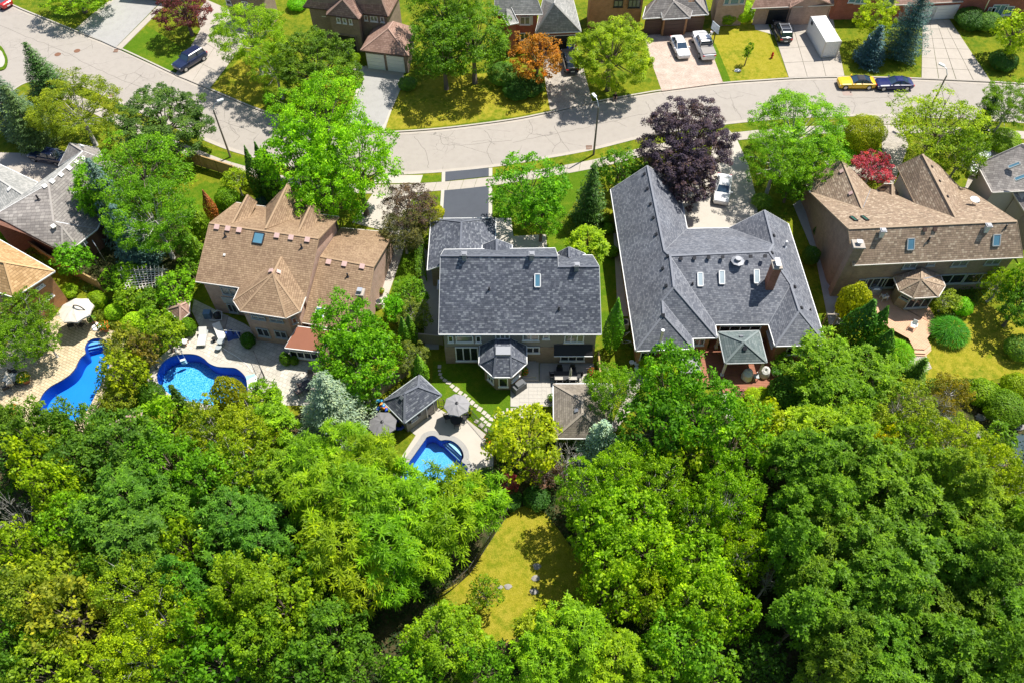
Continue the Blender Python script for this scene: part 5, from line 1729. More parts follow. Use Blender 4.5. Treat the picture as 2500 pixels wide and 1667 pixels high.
 roof_build(H, B, [['a', 'b', 'ap'], ['b', 'c', 'ap'], ['c', 'd', 'ap'], ['d', 'e', 'ap'], ['e', 'f', 'ap'], ['f', 'g', 'ap'], ['g', 'a', 'ap']], M_SH_TAN, M_BR_TAN, M_OFFW, M_SH_TAN, over=0.45, roofname='bay_roof', wallname='bay_wall')
 cb = centroid([B[k] for k in 'abcdef'])
 window(H, wline(B['c'], B['d'], cb, 0.45), 'b5', (1300, 490), (1460, 560), 3, M_GTRIM, M_GLASS, 0.04)
 window(H, wline(B['b'], B['c'], cb, 0.45), 'b5', (1222, 445), (1290, 515), 1, M_GTRIM, M_GLASS, 0.04)
 return H
house_tan()
def simple_house(label, V, fac, rmat, wmat, trim=None, over=0.35, loc=None, cap=None, name='house'):
 c = loc or centroid(list(V.values()))
 H = thing(name, label, 'house' if name == 'house' else name.replace('_', ' '), (c.x, c.y, 0))
 roof_build(H, V, fac, rmat, wmat, trim, cap or rmat, over=over)
 return H
# ================= grey house behind the honey locust, left edge
def house_left():
 a = lambda t, x, y, z: Q(t, x, y, z)
 e = 3.0
 V = dict(p5=a('m1', -40, 500, e), p4=a('m1', 578, 810, e), s1=a('m1', 700, 748, e), s2=a('m1', 887, 600, e), p0=a('m1', -120, 500 - 20, 5.2))
 zr = 6.4
 V['p1'] = a('m1', 445, 178, zr); V['p2'] = a('m1', 492, 530, 4.9); V['p3'] = a('m1', 566, 575, 4.6)
 V['p0'] = a('m1', -60, 470, zr)
 V['t'] = a('t1', 757, 1386, zr)
 V['u'] = a('m1', 1362, 120, e); V['w'] = a('m1', 960, 455, e)
 V['r'] = a('t1', 640, 1313, 4.8); V['q'] = a('t1', 520, 1528, e); V['x'] = a('m1', 340, 172, e)
 fac = [['p0', 'p1', 'p2', 'p3', 'p4', 'p5'], ['p1', 't', 'u', 'w', 's2', 'p2'], ['p2', 's2', 's1', 'p3'], ['p3', 's1', 'p4']]
 H = thing('house', 'low grey roofed house with white roof vents under the bright locust tree', 'house', (-38, 60, 0))
 roof_build(H, V, fac, M_SH_WARM, M_BR_RUST, M_WHITE, M_SH_LIGHT, over=0.4)
 # north slope and the two projecting wings
 V2 = dict(p0=V['p0'], p1=V['p1'], t=V['t'])
 V2['x'] = a('m1', 345, 175, e); V2['y'] = a('m1', -60, 480, e); V2['q'] = a('t1', 545, 1512, e)
 V2['x'] = Vector((V['p1'].x - 1.5, V['p1'].y + 2.6, e + 0.6))
 V2['z'] = a('t1', 880, 1440, 4.6)
 V2['n'] = V['t'] + Vector((-2.2, 3.0, -3.0)); V2['m'] = V['p0'] + Vector((-2.0, 3.0, -3.0))
 roof_build(H, V2, [['p0', 'm', 'n', 't', 'p1']], M_SH_LIGHT, M_BR_RUST, M_WHITE, M_SH_LIGHT, over=0.4, roofname='rear_roof')
 G = dict(a=a('t1', 640, 1313, 4.6), b=a('t1', 757, 1386, 5.6), c=a('t1', 535, 1525, 3.2), d=a('t1', 900, 1360, 3.2), f=a('t1', 960, 1470, 4.0))
 roof_build(H, G, [['a', 'c', 'b'], ['a', 'b', 'f', 'd']], M_SH_WARM, M_BR_RUST, M_WHITE, M_SH_LIGHT, over=0.3, roofname='gable_roof')
 g = dict(r0=a('m1', -60, 110, 4.8), r1=a('m1', 222, 292, 5.4), n0=a('m1', -60, -20, 3.0), n1=a('m1', 345, 172, 3.2), s0=a('m1', -60, 450, 4.0), s1=a('m1', 20, 430, 4.4))
 roof_build(H, g, [['r0', 'r1', 'n1', 'n0'], ['r0', 's0', 's1', 'r1']], M_SH_LIGHT, M_BR_RUST, M_WHITE, M_SH_LIGHT, over=0.3, roofname='wing_roof')
 F = (V['p1'], V['t'], V['w']); F1 = (V['p0'], V['p1'], V['p3'])
 for p in ((635, 45), (558, 104), (477, 165), (683, 267)):
  roof_vent(H, F, 'm1', p, M_WVENT, 0.46, 0.22)
 for p in ((412, 210), (492, 577)):
  roof_vent(H, F1, 'm1', p, M_WVENT, 0.42, 0.22)
 roof_vent(H, (g['r0'], g['r1'], g['s1']), 'm1', (90, 238), M_WVENT, 0.42, 0.22)
 for p in ((750, 1345), (765, 1457), (705, 1493), (635, 1550)):
  roof_vent(H, (G['b'], G['d'], G['f']) if p[1] < 1400 else F, 't1', p, M_WVENT, 0.42, 0.2)
 stack_vent(H, F1, 'm1', (355, 330), M_DARKM, 0.09, 0.6)
 L = wline(V['s2'], V['s1'], V['p2'], 0.4)
 window(H, L, 'm1', (730, 760), (795, 720), 2, M_WHITE, M_GLASS, 0.05)
 return H
house_left()
# ================= golden roof, lower left
def house_gold():
 a = lambda x, y, z: Q('m1', x, y, z)
 e = 4.6
 V = dict(ne=a(500, 985, e), se=a(262, 1190, e), n0=a(-110, 640, e), rw=a(-110, 880, 6.6), re=a(130, 940, 6.4))
 V['s0'] = a(-60, 1235, 4.9); V['rr'] = a(-30, 905, 6.7)
 H = thing('house', 'golden brown shingle roofed orange brick house above the long pool at the left edge', 'house', (-46, 46, 0))
 V = dict(ne=a(500, 985, e), se=a(130, 1225, e + 0.2), nw=a(-160, 610, e), rw=a(-160, 860, 6.8), re=a(40, 905, 6.8), sw=a(-160, 1130, e + 0.2))
 roof_build(H, V, [['nw', 'ne', 're', 'rw'], ['rw', 're', 'se', 'sw'], ['re', 'ne', 'se']], M_SH_ORANGE, M_BR_ORANGE, M_WHITE, M_SH_ORANGE, over=0.4)
 W = dict(a=a(-160, 1190, 4.3), b=a(135, 1232, 4.3), c=a(60, 1375, 3.2), d=a(-160, 1330, 3.2))
 roof_build(H, W, [['a', 'b', 'c', 'd']], M_SH_ORANGE, M_BR_ORANGE, M_WHITE, over=0.3, roofname='lower_roof')
 L = wline(V['ne'], V['se'], V['re'], 0.4)
 window(H, L, 'm1', (335, 1165), (400, 1105), 2, M_WHITE, M_GLASSC, 0.05)
 window(H, L, 'm1', (420, 1260), (480, 1190), 1, M_WHITE, M_GLASS, 0.05)
house_gold()
# ================= grey roof at the right edge
def house_right():
 q = lambda x, y, z: Q('m5', x, y, z)
 V = dict(nw=q(1922, 228, 5.2), sw=q(2060, 487, 5.2), se=q(2420, 462, 5.2), rw=q(2330, 45, 7.6), re=q(2800, 20, 7.6), s2=q(2850, 450, 5.2))
 H = simple_house('grey roofed stucco house with blue skylights at the right edge, by the tan roof', dict(nw=V['nw'], sw=V['sw'], s2=V['s2'], re=V['re'], rw=V['rw']), [['nw', 'rw', 're', 's2', 'sw']], M_SH_WARM, M_SIDINGG, M_OFFW)
 F = (V['nw'], V['sw'], V['rw'])
 skylight(H, F, 'm5', (2215, 275), (2305, 215)); skylight(H, F, 'm5', (2275, 390), (2365, 325))
 W = dict(a=q(2232, 463, 4.9), b=q(2500, 455, 4.9), c=q(2500, 900, 3.0), d=q(2352, 655, 3.4))
 roof_build(H, W, [['a', 'b', 'c', 'd']], M_SH_WARM, M_SIDINGG, M_OFFW, roofname='lower_roof')
 L = wline(V['sw'], V['s2'], V['rw'])
 window(H, L, 'm5', (2280, 620), (2345, 700), 1, M_GTRIM, M_GLASSC, 0.3)
house_right()
# ================= houses across the road
def house_rose():
 q = lambda x, y, z: Q('t2', x, y, z)
 e = 5.2
 zr = 7.8
 V = dict(w=q(430, 66, e), i1=q(652, 92, e), g1=q(646, 137, e), g2=q(948, 177, e), i2=q(975, 130, e), e_=q(1215, 152, e), ap=q(795, -5, 7.2), ap2=q(880, -120, zr), er=q(1130, -60, zr), ne=q(1330, -60, e), wr=q(560, -120, zr), nw=q(500, -200, e), ner=q(1250, -230, e))
 V['bk'] = q(860, -60, 7.6)
 H = thing('house', 'rose brown roofed brick house with white double garage across the road, upper left', 'house', (-20, 98, 0))
 roof_build(H, dict(w=V['w'], e_=V['e_'], er=V['er'], wr=V['wr'], ne=V['ne']), [['w', 'e_', 'er', 'wr'], ['e_', 'ne', 'er']], M_SH_ROSE, M_BR_BROWN, M_BRWN, M_SH_ROSE, over=0.35)
 G = dict(g1=V['g1'], g2=V['g2'], ap=V['ap'], bk=V['bk'], l=q(655, 95, 5.3), r=q(978, 130, 5.3))
 roof_build(H, G, [['g1', 'g2', 'ap'], ['g1', 'ap', 'bk', 'l'], ['ap', 'g2', 'r', 'bk']], M_SH_ROSE, M_BR_BROWN, M_BRWN, M_SH_ROSE, over=0.3, roofname='gable_roof')
 L = wline(V['w'], V['e_'], V['er']); L2 = wline(V['g1'], V['g2'], V['ap'], 0.3)
 window(H, L, 't2', (500, 84), (540, 140), 1, M_WHITE, M_GLASSC, 0.05); window(H, L, 't2', (556, 92), (640, 148), 2, M_WHITE, M_GLASSC, 0.05)
 for p0, p1, n in (((736, 162), (780, 214), 1), ((792, 168), (835, 220), 1), ((850, 175), (888, 227), 1)):
  window(H, L2, 't2', p0, p1, n, M_WHITE, M_GLASSC, 0.05)
 for p0, p1, n in (((990, 142), (1030, 193), 1), ((1046, 147), (1120, 203), 2), ((1138, 155), (1180, 208), 1)):
  window(H, L, 't2', p0, p1, n, M_WHITE, M_GLASSC, 0.05)
 window(H, L, 't2', (585, 240), (665, 295), 2, M_WHITE, M_GLASSC, 0.05)
 # dark recessed porch with balustrade
 a, b, N = L2
 door_panel(H, L2, 't2', (757, 320), (925, 430), M_BLACK, 1, 'porch', frame=M_BR_BROWN, proud=0.05)
 g = lambda x, y, z: Q('t2', x, y, z)
 e = 3.0
 K = dict(sw=g(960, 462, e), se=g(1402, 516, e), nw=g(1030, 300, e), ne=g(1470, 260, e))
 K['r'] = g(1216, 262, 4.9); K['rb'] = g(1262, 198, 4.9)
 K['nw'] = g(1080, 250, e)
 roof_build(H, K, [['sw', 'se', 'r'], ['se', 'ne', 'rb', 'r'], ['sw', 'r', 'rb', 'nw']], M_SH_ROSE, M_BR_BROWN, M_BRWN, M_SH_ROSE, over=0.4, roofname='garage_roof')
 Lg = wline(K['sw'], K['se'], K['r'], 0.4)
 door_panel(H, Lg, 't2', (1018, 495), (1180, 620), M_WHITE, 4, proud=0.02); door_panel(H, Lg, 't2', (1204, 515), (1362, 645), M_WHITE, 4, proud=0.02)
house_rose()
def house_redleft():
 q = lambda x, y, z: Q('t3', x, y, z)
 e = 5.2
 V = dict(a=q(-110, 60, e), b=q(275, 130, e), c=q(180, -120, 7.4), d=q(-200, -120, 7.4))
 H = thing('house', 'red brick house with grey gable roof and shuttered windows, behind the orange tree', 'house', (5, 103, 0))
 roof_build(H, dict(a=q(-160, 135, e), b=q(282, 132, e), c=q(200, -90, 7.6), d=q(-160, -90, 7.6)), [['a', 'b', 'c', 'd']], M_SH_LIGHT, M_BR_RED, M_WHITE, over=0.35)
 W = dict(l=q(-130, 60, 5.0), a=q(-60, -40, 6.6), r=q(60, 210, 5.0), m=q(-40, 230, 5.0))
 roof_build(H, W, [['a', 'r', 'm', 'l']], M_SH_LIGHT, M_BR_RED, M_WHITE, over=0.25, roofname='porch_roof')
 e = 3.0
 G = dict(l=q(212, 308, e), r=q(636, 290, e), ap=q(388, 32, 6.6), rr=q(548, -60, e + 1.5), lb=q(285, -10, e + 2), tp=q(420, -80, 6.8))
 roof_build(H, G, [['l', 'r', 'ap'], ['r', 'rr', 'tp', 'ap'], ['l', 'ap', 'tp', 'lb']], M_SH_LIGHT, M_BR_RED, M_WHITE, M_SH_LIGHT, over=0.35, roofname='garage_roof')
 Lg = wline(G['l'], G['r'], G['ap'], 0.35)
 door_panel(H, Lg, 't3', (300, 335), (568, 445), M_BLACK, 4, proud=0.03)
 L = wline(q(-160, 135, 5.2), q(282, 132, 5.2), q(200, -90, 7.6))
 w = window(H, L, 't3', (72, 155), (165, 228), 2, M_WHITE, M_GLASSC, 0.05)
 window(H, L, 't3', (66, 305), (160, 368), 2, M_WHITE, M_GLASS, 0.05)
 for x in (62, 178):
  O = on_plane(px('t3', x, 190), L[0] + L[2] * 0.06, L[2])
  part('shutter', MB().box((O.x, O.y, O.z), (0.4, 0.05, 1.3)), M_OFFW, H)
house_redleft()
def house_tripleg():
 q = lambda x, y, z: Q('t3', x, y, z)
 H = thing('house', 'brown brick house with grey roofed three door garage behind the white car and pickup', 'house', (20, 103, 0))
 V = dict(a=q(700, -40, 5.2), b=q(1240, -45, 5.2), c=q(1240, -330, 7.6), d=q(700, -330, 7.6))
 roof_build(H, V, [['a', 'b', 'c', 'd']], M_SH_WARM, M_BR_ORANGE, M_BRWN, over=0.35)
 L = wline(V['a'], V['b'], V['c'])
 window(H, L, 't3', (938, 5), (1015, 66), 2, M_DARKM, M_GLASSC, 0.05)
 window(H, L, 't3', (1072, 0), (1175, 72), 3, M_DARKM, M_GLASSC, 0.25)
 e = 2.9
 K = dict(sw=q(1200, 172, e), g1=q(1382, 178, e), g2=q(1636, 163, e), se=q(1803, 133, e), nw=q(1230, 60, e), ap=q(1486, 14, 4.6), r1=q(1340, -30, 4.9), r2=q(1650, -40, 4.9), ne=q(1760, -60, e))
 K['m1'] = q(1384, 150, e + 0.25); K['m2'] = q(1632, 138, e + 0.25)
 roof_build(H, dict(sw=K['sw'], se=K['se'], r2=K['r2'], r1=K['r1'], nw=K['nw'], ne=K['ne']), [['sw', 'se', 'r2', 'r1'], ['sw', 'r1', 'nw'], ['se', 'ne', 'r2']], M_SH_WARM, M_BR_ORANGE, M_WHITE, M_SH_WARM, over=0.4, roofname='garage_roof')
 F = (K['sw'], K['se'], K['r1'])
 roof_build(H, dict(g1=K['g1'], g2=K['g2'], ap=K['ap'], l=meet(px('t3', 1370, 110), F), r=meet(px('t3', 1660, 90), F), bk=meet(px('t3', 1480, -5), F)), [['g1', 'g2', 'ap'], ['g1', 'ap', 'bk', 'l'], ['ap', 'g2', 'r', 'bk']], M_SH_WARM, M_BR_ORANGE, M_WHITE, M_SH_LIGHT, over=0.35, roofname='gable_roof')
 Lg = wline(K['sw'], K['se'], K['r1'], 0.4); Lm = wline(K['g1'], K['g2'], K['ap'], 0.35)
 door_panel(H, Lg, 't3', (1228, 195), (1372, 300), M_BRWN, 4, proud=0.03, frame=M_BRWN)
 door_panel(H, Lm, 't3', (1414, 198), (1562, 305), M_BRWN, 4, proud=0.03, frame=M_BRWN)
 door_panel(H, Lg, 't3', (1592, 175), (1738, 275), M_BRWN, 4, proud=0.03, frame=M_BRWN)
house_tripleg()
def house_tripleg2():
 q = lambda x, y, z: Q('t4', x, y, z)
 e = 2.9
 H = thing('house', 'brick house with brown roof and dark triple garage behind the white container', 'house', (45, 107, 0))
 K = dict(sw=q(-150, 78, e), se=q(604, 46, e), r1=q(-60, -110, 4.8), r2=q(520, -130, 4.8))
 roof_build(H, K, [['sw', 'se', 'r2', 'r1']], M_SH_ROSE, M_BR_PINK, M_OFFW, M_SH_ROSE, over=0.4)
 G = dict(g1=q(200, 76, e), g2=q(606, 46, e), ap=q(400, -35, 4.6), bk=q(400, -160, 4.8), l=q(205, 30, 3.3), r=q(600, -40, 3.5))
 roof_build(H, G, [['g1', 'ap', 'bk', 'l'], ['ap', 'g2', 'r', 'bk']], M_SH_ROSE, M_BR_PINK, M_OFFW, M_SH_ROSE, over=0.35, roofname='gable_roof')
 Lg = wline(K['sw'], K['se'], K['r1'], 0.4)
 for a, b in (((8, 92), (170, 200)), ((200, 90), (362, 198)), ((388, 80), (530, 182))):
  door_panel(H, Lg, 't4', a, b, M_BLACK, 4, proud=0.04, frame=M_BR_PINK)
 V = dict(a=Q('t3', 1890, -60, 5.2), b=Q('t3', 2200, -70, 5.2), c=Q('t3', 2200, -350, 7), d=Q('t3', 1890, -350, 7))
 H2 = simple_house('brick house with blue curtained windows behind the round shrubs by the basketball hoop', V, [['a', 'b', 'c', 'd']], M_SH_ROSE, M_BR_PINK, M_OFFW)
 L = wline(V['a'], V['b'], V['c'])
 for a, b in (((1952, -10), (1990, 45)), ((2008, -12), (2076, 42)), ((2094, -14), (2130, 36))):
  window(H2, L, 't3', a, b, 1, M_OFFW, M_GLASSB, 0.05)
 V = dict(a=q(660, -110, 5.0), b=q(1230, -110, 5.0), c=q(1230, -330, 7), d=q(660, -330, 7))
 H3 = simple_house('red brick house with bay windows and white garage doors behind the tall blue spruce', V, [['a', 'b', 'c', 'd']], M_SH_ROSE, M_BR_RED, M_OFFW)
 L = wline(V['a'], V['b'], V['c'])
 window(H3, L, 't4', (752, -30), (800, 26), 1, M_WHITE, M_GLASSB, 0.05); window(H3, L, 't4', (812, -30), (898, 34), 2, M_WHITE, M_GLASSB, 0.05); window(H3, L, 't4', (1075, -20), (1140, 70), 2, M_WHITE, M_GLASSB, 0.05)
 V = dict(a=q(1160, 48, 2.9), b=q(1792, 14, 2.9), c=q(1700, -160, 4.6), d=q(1250, -160, 4.6))
 roof_build(H3, V, [['a', 'b', 'c', 'd']], M_SH_ROSE, M_BR_RED, M_OFFW, roofname='garage_roof')
 L = wline(V['a'], V['b'], V['c'])
 door_panel(H3, L, 't4', (1350, 75), (1500, 190), M_WHITE, 4, proud=0.04); door_panel(H3, L, 't4', (1525, 62), (1690, 182), M_WHITE, 4, proud=0.04)
 V = dict(a=q(1850, -130, 5.2), b=q(2700, -130, 5.2), c=q(2700, -400, 7.5), d=q(1850, -400, 7.5))
 H4 = simple_house('red brick house with arched window at the top right corner', V, [['a', 'b', 'c', 'd']], M_SH_ROSE, M_BR_RED, M_OFFW)
 L = wline(V['a'], V['b'], V['c'])
 window(H4, L, 't4', (2075, 45), (2160, 150), 2, M_WHITE, M_GLASSB, 0.05); window(H4, L, 't4', (2180, 60), (2225, 140), 1, M_WHITE, M_GLASSB, 0.05); window(H4, L, 't4', (2030, 70), (2065, 140), 1, M_WHITE, M_GLASSC, 0.05)
 part('downspout', MB().bar(Q('t4', 2035, -5, 4.6), Q('t4', 1955, 165, 0.2), 0.1), M_WHITE, H4)
 V = dict(a=Q('t1', 2000, -80, 4.6), b=Q('t1', 2420, -10, 4.6), c=Q('t1', 2500, -250, 6.5), d=Q('t1', 2050, -250, 6.5))
 H5 = simple_house('tan brick house at the top edge behind the wine red tree', V, [['a', 'b', 'c', 'd']], M_SH_ROSE, M_BR_TAN, M_WHITE)
 L = wline(V['a'], V['b'], V['c'])
 window(H5, L, 't1', (2070, 0), (2130, 48), 1, M_WHITE, M_GLASS, 0.05); window(H5, L, 't1', (2215, 10), (2290, 80), 2, M_WHITE, M_GLASSC, 0.05)
 V = dict(a=Q('t1', 1120, -190, 3.0), b=Q('t1', 1640, -140, 3.0), c=Q('t1', 1750, -420, 5), d=Q('t1', 1200, -420, 5))
 simple_house('house just beyond the top edge whose shadow falls on the grey driveway', V, [['a', 'b', 'c', 'd']], M_SH_ROSE, M_BR_TAN, M_WHITE)
house_tripleg2()
# ================= outbuildings
def outbuildings():
 q = lambda x, y, z: Q('b3', x, y, z)
 e = 2.6
 V = dict(n=q(655, 503, e), e=q(856, 690, e), s=q(516, 945, e), w=q(318, 745, e), r1=q(520, 675, 4.1), r2=q(642, 612, 4.1))
 H = simple_house('small hip roofed pool house with charcoal shingles and shuttered window beside the grey parasols', V, [['n', 'e', 'r2'], ['e', 's', 'r1', 'r2'], ['s', 'w', 'r1'], ['w', 'n', 'r2', 'r1']], M_SH_GREY, M_SIDING, M_GTRIM, 0.35, cap=M_SH_GREY, name='pool_house')
 L = wline(V['e'], V['s'], V['r1'])
 window(H, L, 'b3', (578, 940), (638, 890), 2, M_OFFW, M_GLASSC, 0.05)
 for x0, x1, y in ((555, 575, 955), (642, 662, 885)):
  window(H, L, 'b3', (x0, y), (x1, y - 30), 1, M_BLACK, M_BLACK, 0.05, 'shutter', sill=False)
 door_panel(H, L, 'b3', (728, 870), (782, 800), M_GLASS, 3, 'door', frame=M_OFFW, proud=0.04)
 roof_vent(H, (V['s'], V['w'], V['r1']), 'b3', (497, 712), M_LEAD, 0.36, 0.2)
 V = dict(nw=q(1885, 588, 2.7), ne=q(2420, 588, 2.7), se=q(2420, 1086, 2.7), sw=q(1890, 1086, 2.7), r1=q(2150, 740, 4.3), r2=q(2150, 860, 4.3))
 H = simple_house('open sided shelter with brown grey hip roof next to the stone patio', V, [['nw', 'ne', 'r1'], ['ne', 'se', 'r2', 'r1'], ['se', 'sw', 'r2'], ['sw', 'nw', 'r1', 'r2']], M_SH_BROWNGREY, None, M_WHITE, 0.35, name='pavilion')
 for k in ('nw', 'ne', 'se', 'sw'):
  c = centroid([V['nw'], V['ne'], V['se'], V['sw']])
  p = V[k].lerp(Vector((c.x, c.y, 2.7)), 0.12)
  part('post', MB().box((p.x, p.y, 1.3), (0.16, 0.16, 2.55)), M_WHITE, H)
 roof_vent(H, (V['nw'], V['sw'], V['r1']), 'b3', (2100, 835), M_LEAD, 0.36, 0.2)
 # gazebo on the red deck
 q = lambda x, y, z: Q('b4', x, y, z)
 V = dict(nw=q(1142, 490, 2.7), ne=q(1515, 479, 2.7), se=q(1588, 766, 2.7), sw=q(1205, 775, 2.7))
 V['ap'] = q(1378, 582, 4.0)
 H = simple_house('square gazebo with green grey shingle roof on white posts on the red deck', V, [['nw', 'ne', 'ap'], ['ne', 'se', 'ap'], ['se', 'sw', 'ap'], ['sw', 'nw', 'ap']], M_SH_GREEN, None, M_GTRIM, 0.3, cap=M_SH_SLATE, name='gazebo')
 c = centroid([V['nw'], V['ne'], V['se'], V['sw']])
 for k in ('nw', 'ne', 'se', 'sw'):
  p = V[k].lerp(Vector((c.x, c.y, 2.7)), 0.1)
  part('post', MB().box((p.x, p.y, 1.4), (0.2, 0.2, 2.5)), M_WHITE, H)
  part('post_base', MB().box((p.x, p.y, 0.5), (0.3, 0.3, 0.3)), M_WHITE, H)
 roof_vent(H, (V['nw'], V['ne'], V['ap']), 'b4', (1352, 537), M_LEAD, 0.34, 0.2); roof_vent(H, (V['se'], V['sw'], V['ap']), 'b4', (1384, 637), M_DARKM, 0.36, 0.22)
 # garden sheds
 q = lambda x, y, z: Q('m1', x, y, z)
 V = dict(a=q(1532, 1335, 2.0), b=q(1655, 1440, 2.0), c=q(1735, 1370, 2.0), d=q(1738, 1262, 2.0), e=q(1600, 1262, 2.0), t=q(1652, 1300, 2.9))
 simple_house('small shed with rose brown shingle roof among the garden shrubs', V, [['a', 'b', 't'], ['b', 'c', 't'], ['c', 'd', 't'], ['d', 'e', 't'], ['e', 'a', 't']], M_SH_ROSE, M_BRWN, M_OFFW, 0.3, name='garden_shed')
 q = lambda x, y, z: Q('b1', x, y, z)
 V = dict(a=q(985, 1345, 2.0), b=q(1292, 1190, 2.5), c=q(1308, 1238, 2.3), d=q(1150, 1400, 2.0))
 simple_house('shed roof of faded pink sheet at the edge of the wood below the long pool', V, [['a', 'd', 'c', 'b']], plain('faded_pink_sheet', (0.42, 0.27, 0.22), 0.8, var=0.12), M_BRWN, M_OFFW, 0.25, name='garden_shed')
outbuildings()
# ================= decks
def clip(poly, n, d):
 out = []
 for i in range(len(poly)):
  a, b = poly[i], poly[(i + 1) % len(poly)]
  da, db = a.x * n.x + a.y * n.y - d, b.x * n.x + b.y * n.y - d
  if da >= 0:
   out.append(a)
  if (da >= 0) != (db >= 0):
   out.append(a.lerp(b, da / (da - db)))
 return out
def deck(label, tile, polys, ang, z, mat, w=0.18):
 P0 = PL(tile, polys[0], z)
 c = centroid(P0)
 r = thing('deck', label, 'deck', (c.x, c.y, 0.1))
 n = Vector((math.cos(R_(ang)), math.sin(R_(ang)), 0))
 mb = MB()
 for pl in polys:
  P = [Vector((p.x, p.y, 0)) for p in PL(tile, pl, z)]
  ds = [p.dot(n) for p in P]
  k = math.floor(min(ds) / w)
  while k * w < max(ds):
   s = clip(P, n, k * w + 0.014)
   if len(s) > 2:
    s = clip(s, -n, -(k * w + w - 0.008))
   if len(s) > 2:
    mb.prism(s, z - 0.04, z + rnd.uniform(-0.003, 0.003))
   k += 1
  part('deck_frame', MB().prism(grow(P, -0.03), 0.1, z - 0.045), M_BRWN, r)
 part('boards', mb, mat, r, kind='stuff')
 return r
dk = deck('dark red stained deck around the gazebo', 'b4', [[(830, 720), (870, 640), (1060, 630), (1070, 545), (1640, 520), (1670, 690), (1650, 830), (1692, 892), (1602, 1022), (1345, 1025), (1335, 985), (1180, 985), (950, 990), (900, 850)]], 93, 0.42, M_DECK)
dk2 = MB().prism(PL('b4', [(1180, 990), (1332, 990), (1332, 1040), (1180, 1042)], 0.28), 0.1, 0.28)
part('step', dk2, M_DECK, dk)
dk = deck('weathered orange deck with one white chair in the sun, behind the tan house', 'b5', [[(900, 400), (1160, 400), (1200, 560), (1480, 560), (1560, 720), (1460, 852), (1492, 905), (1440, 950), (1340, 945), (1290, 850), (1090, 740), (940, 600)]], 50, 0.5, M_DECK2)
for i in range(2):
 o = 22 * (i + 1)
 part('step', MB().prism(PL('b5', [(1345, 945 + o - 20), (1440, 950 + o - 20), (1495, 905 + o * .9 - 20), (1500, 915 + o), (1448, 965 + o), (1345, 960 + o)], 0.4 - 0.15 * i), 0.1, 0.38 - 0.14 * i), M_DECK2, dk)
# ---------------------------------------------------------------- vehicles
def paint(name, c, metal=0.0):
 t = NT(name)
 t.bsdf(c, 0.28, 0.5, metal, coat=0.7)
 return t.m
M_TYRE = plain('tyre_rubber', (0.02, 0.02, 0.02), 0.85)
M_RIM = plain('alloy_rim', (0.5, 0.51, 0.53), 0.3, 0.5, 0.7)
M_CARGL = glass('car_glass', (0.03, 0.06, 0.10), 0.04, 0.9)
M_LAMPW = plain('headlamp_glass', (0.7, 0.72, 0.72), 0.15, 0.6)
M_LAMPR = plain('tail_lamp_red', (0.55, 0.02, 0.02), 0.2, 0.6)
M_PLATE = plain('number_plate', (0.7, 0.7, 0.7), 0.5)
STY = dict(
 suv=dict(L=4.7, W=1.9, belt=1.05, roof=1.66, hood=0.98, ws=(0.95, 0.35), rg=(-1.85, -2.1), dk=1.0, gnd=0.3, wr=0.36, rw=0.74),
 sedan=dict(L=4.65, W=1.82, belt=0.9, roof=1.43, hood=0.86, ws=(1.05, 0.25), rg=(-1.05, -1.75), dk=0.92, gnd=0.22, wr=0.33, rw=0.66),
 coupe=dict(L=4.7, W=1.9, belt=0.84, roof=1.28, hood=0.78, ws=(0.75, 0.0), rg=(-0.85, -1.85), dk=0.84, gnd=0.18, wr=0.35, rw=0.6),
 pickup=dict(L=5.9, W=2.05, belt=1.25, roof=1.93, hood=1.2, ws=(1.35, 0.75), rg=(-0.75, -0.9), dk=1.28, gnd=0.42, wr=0.41, rw=0.76),
)
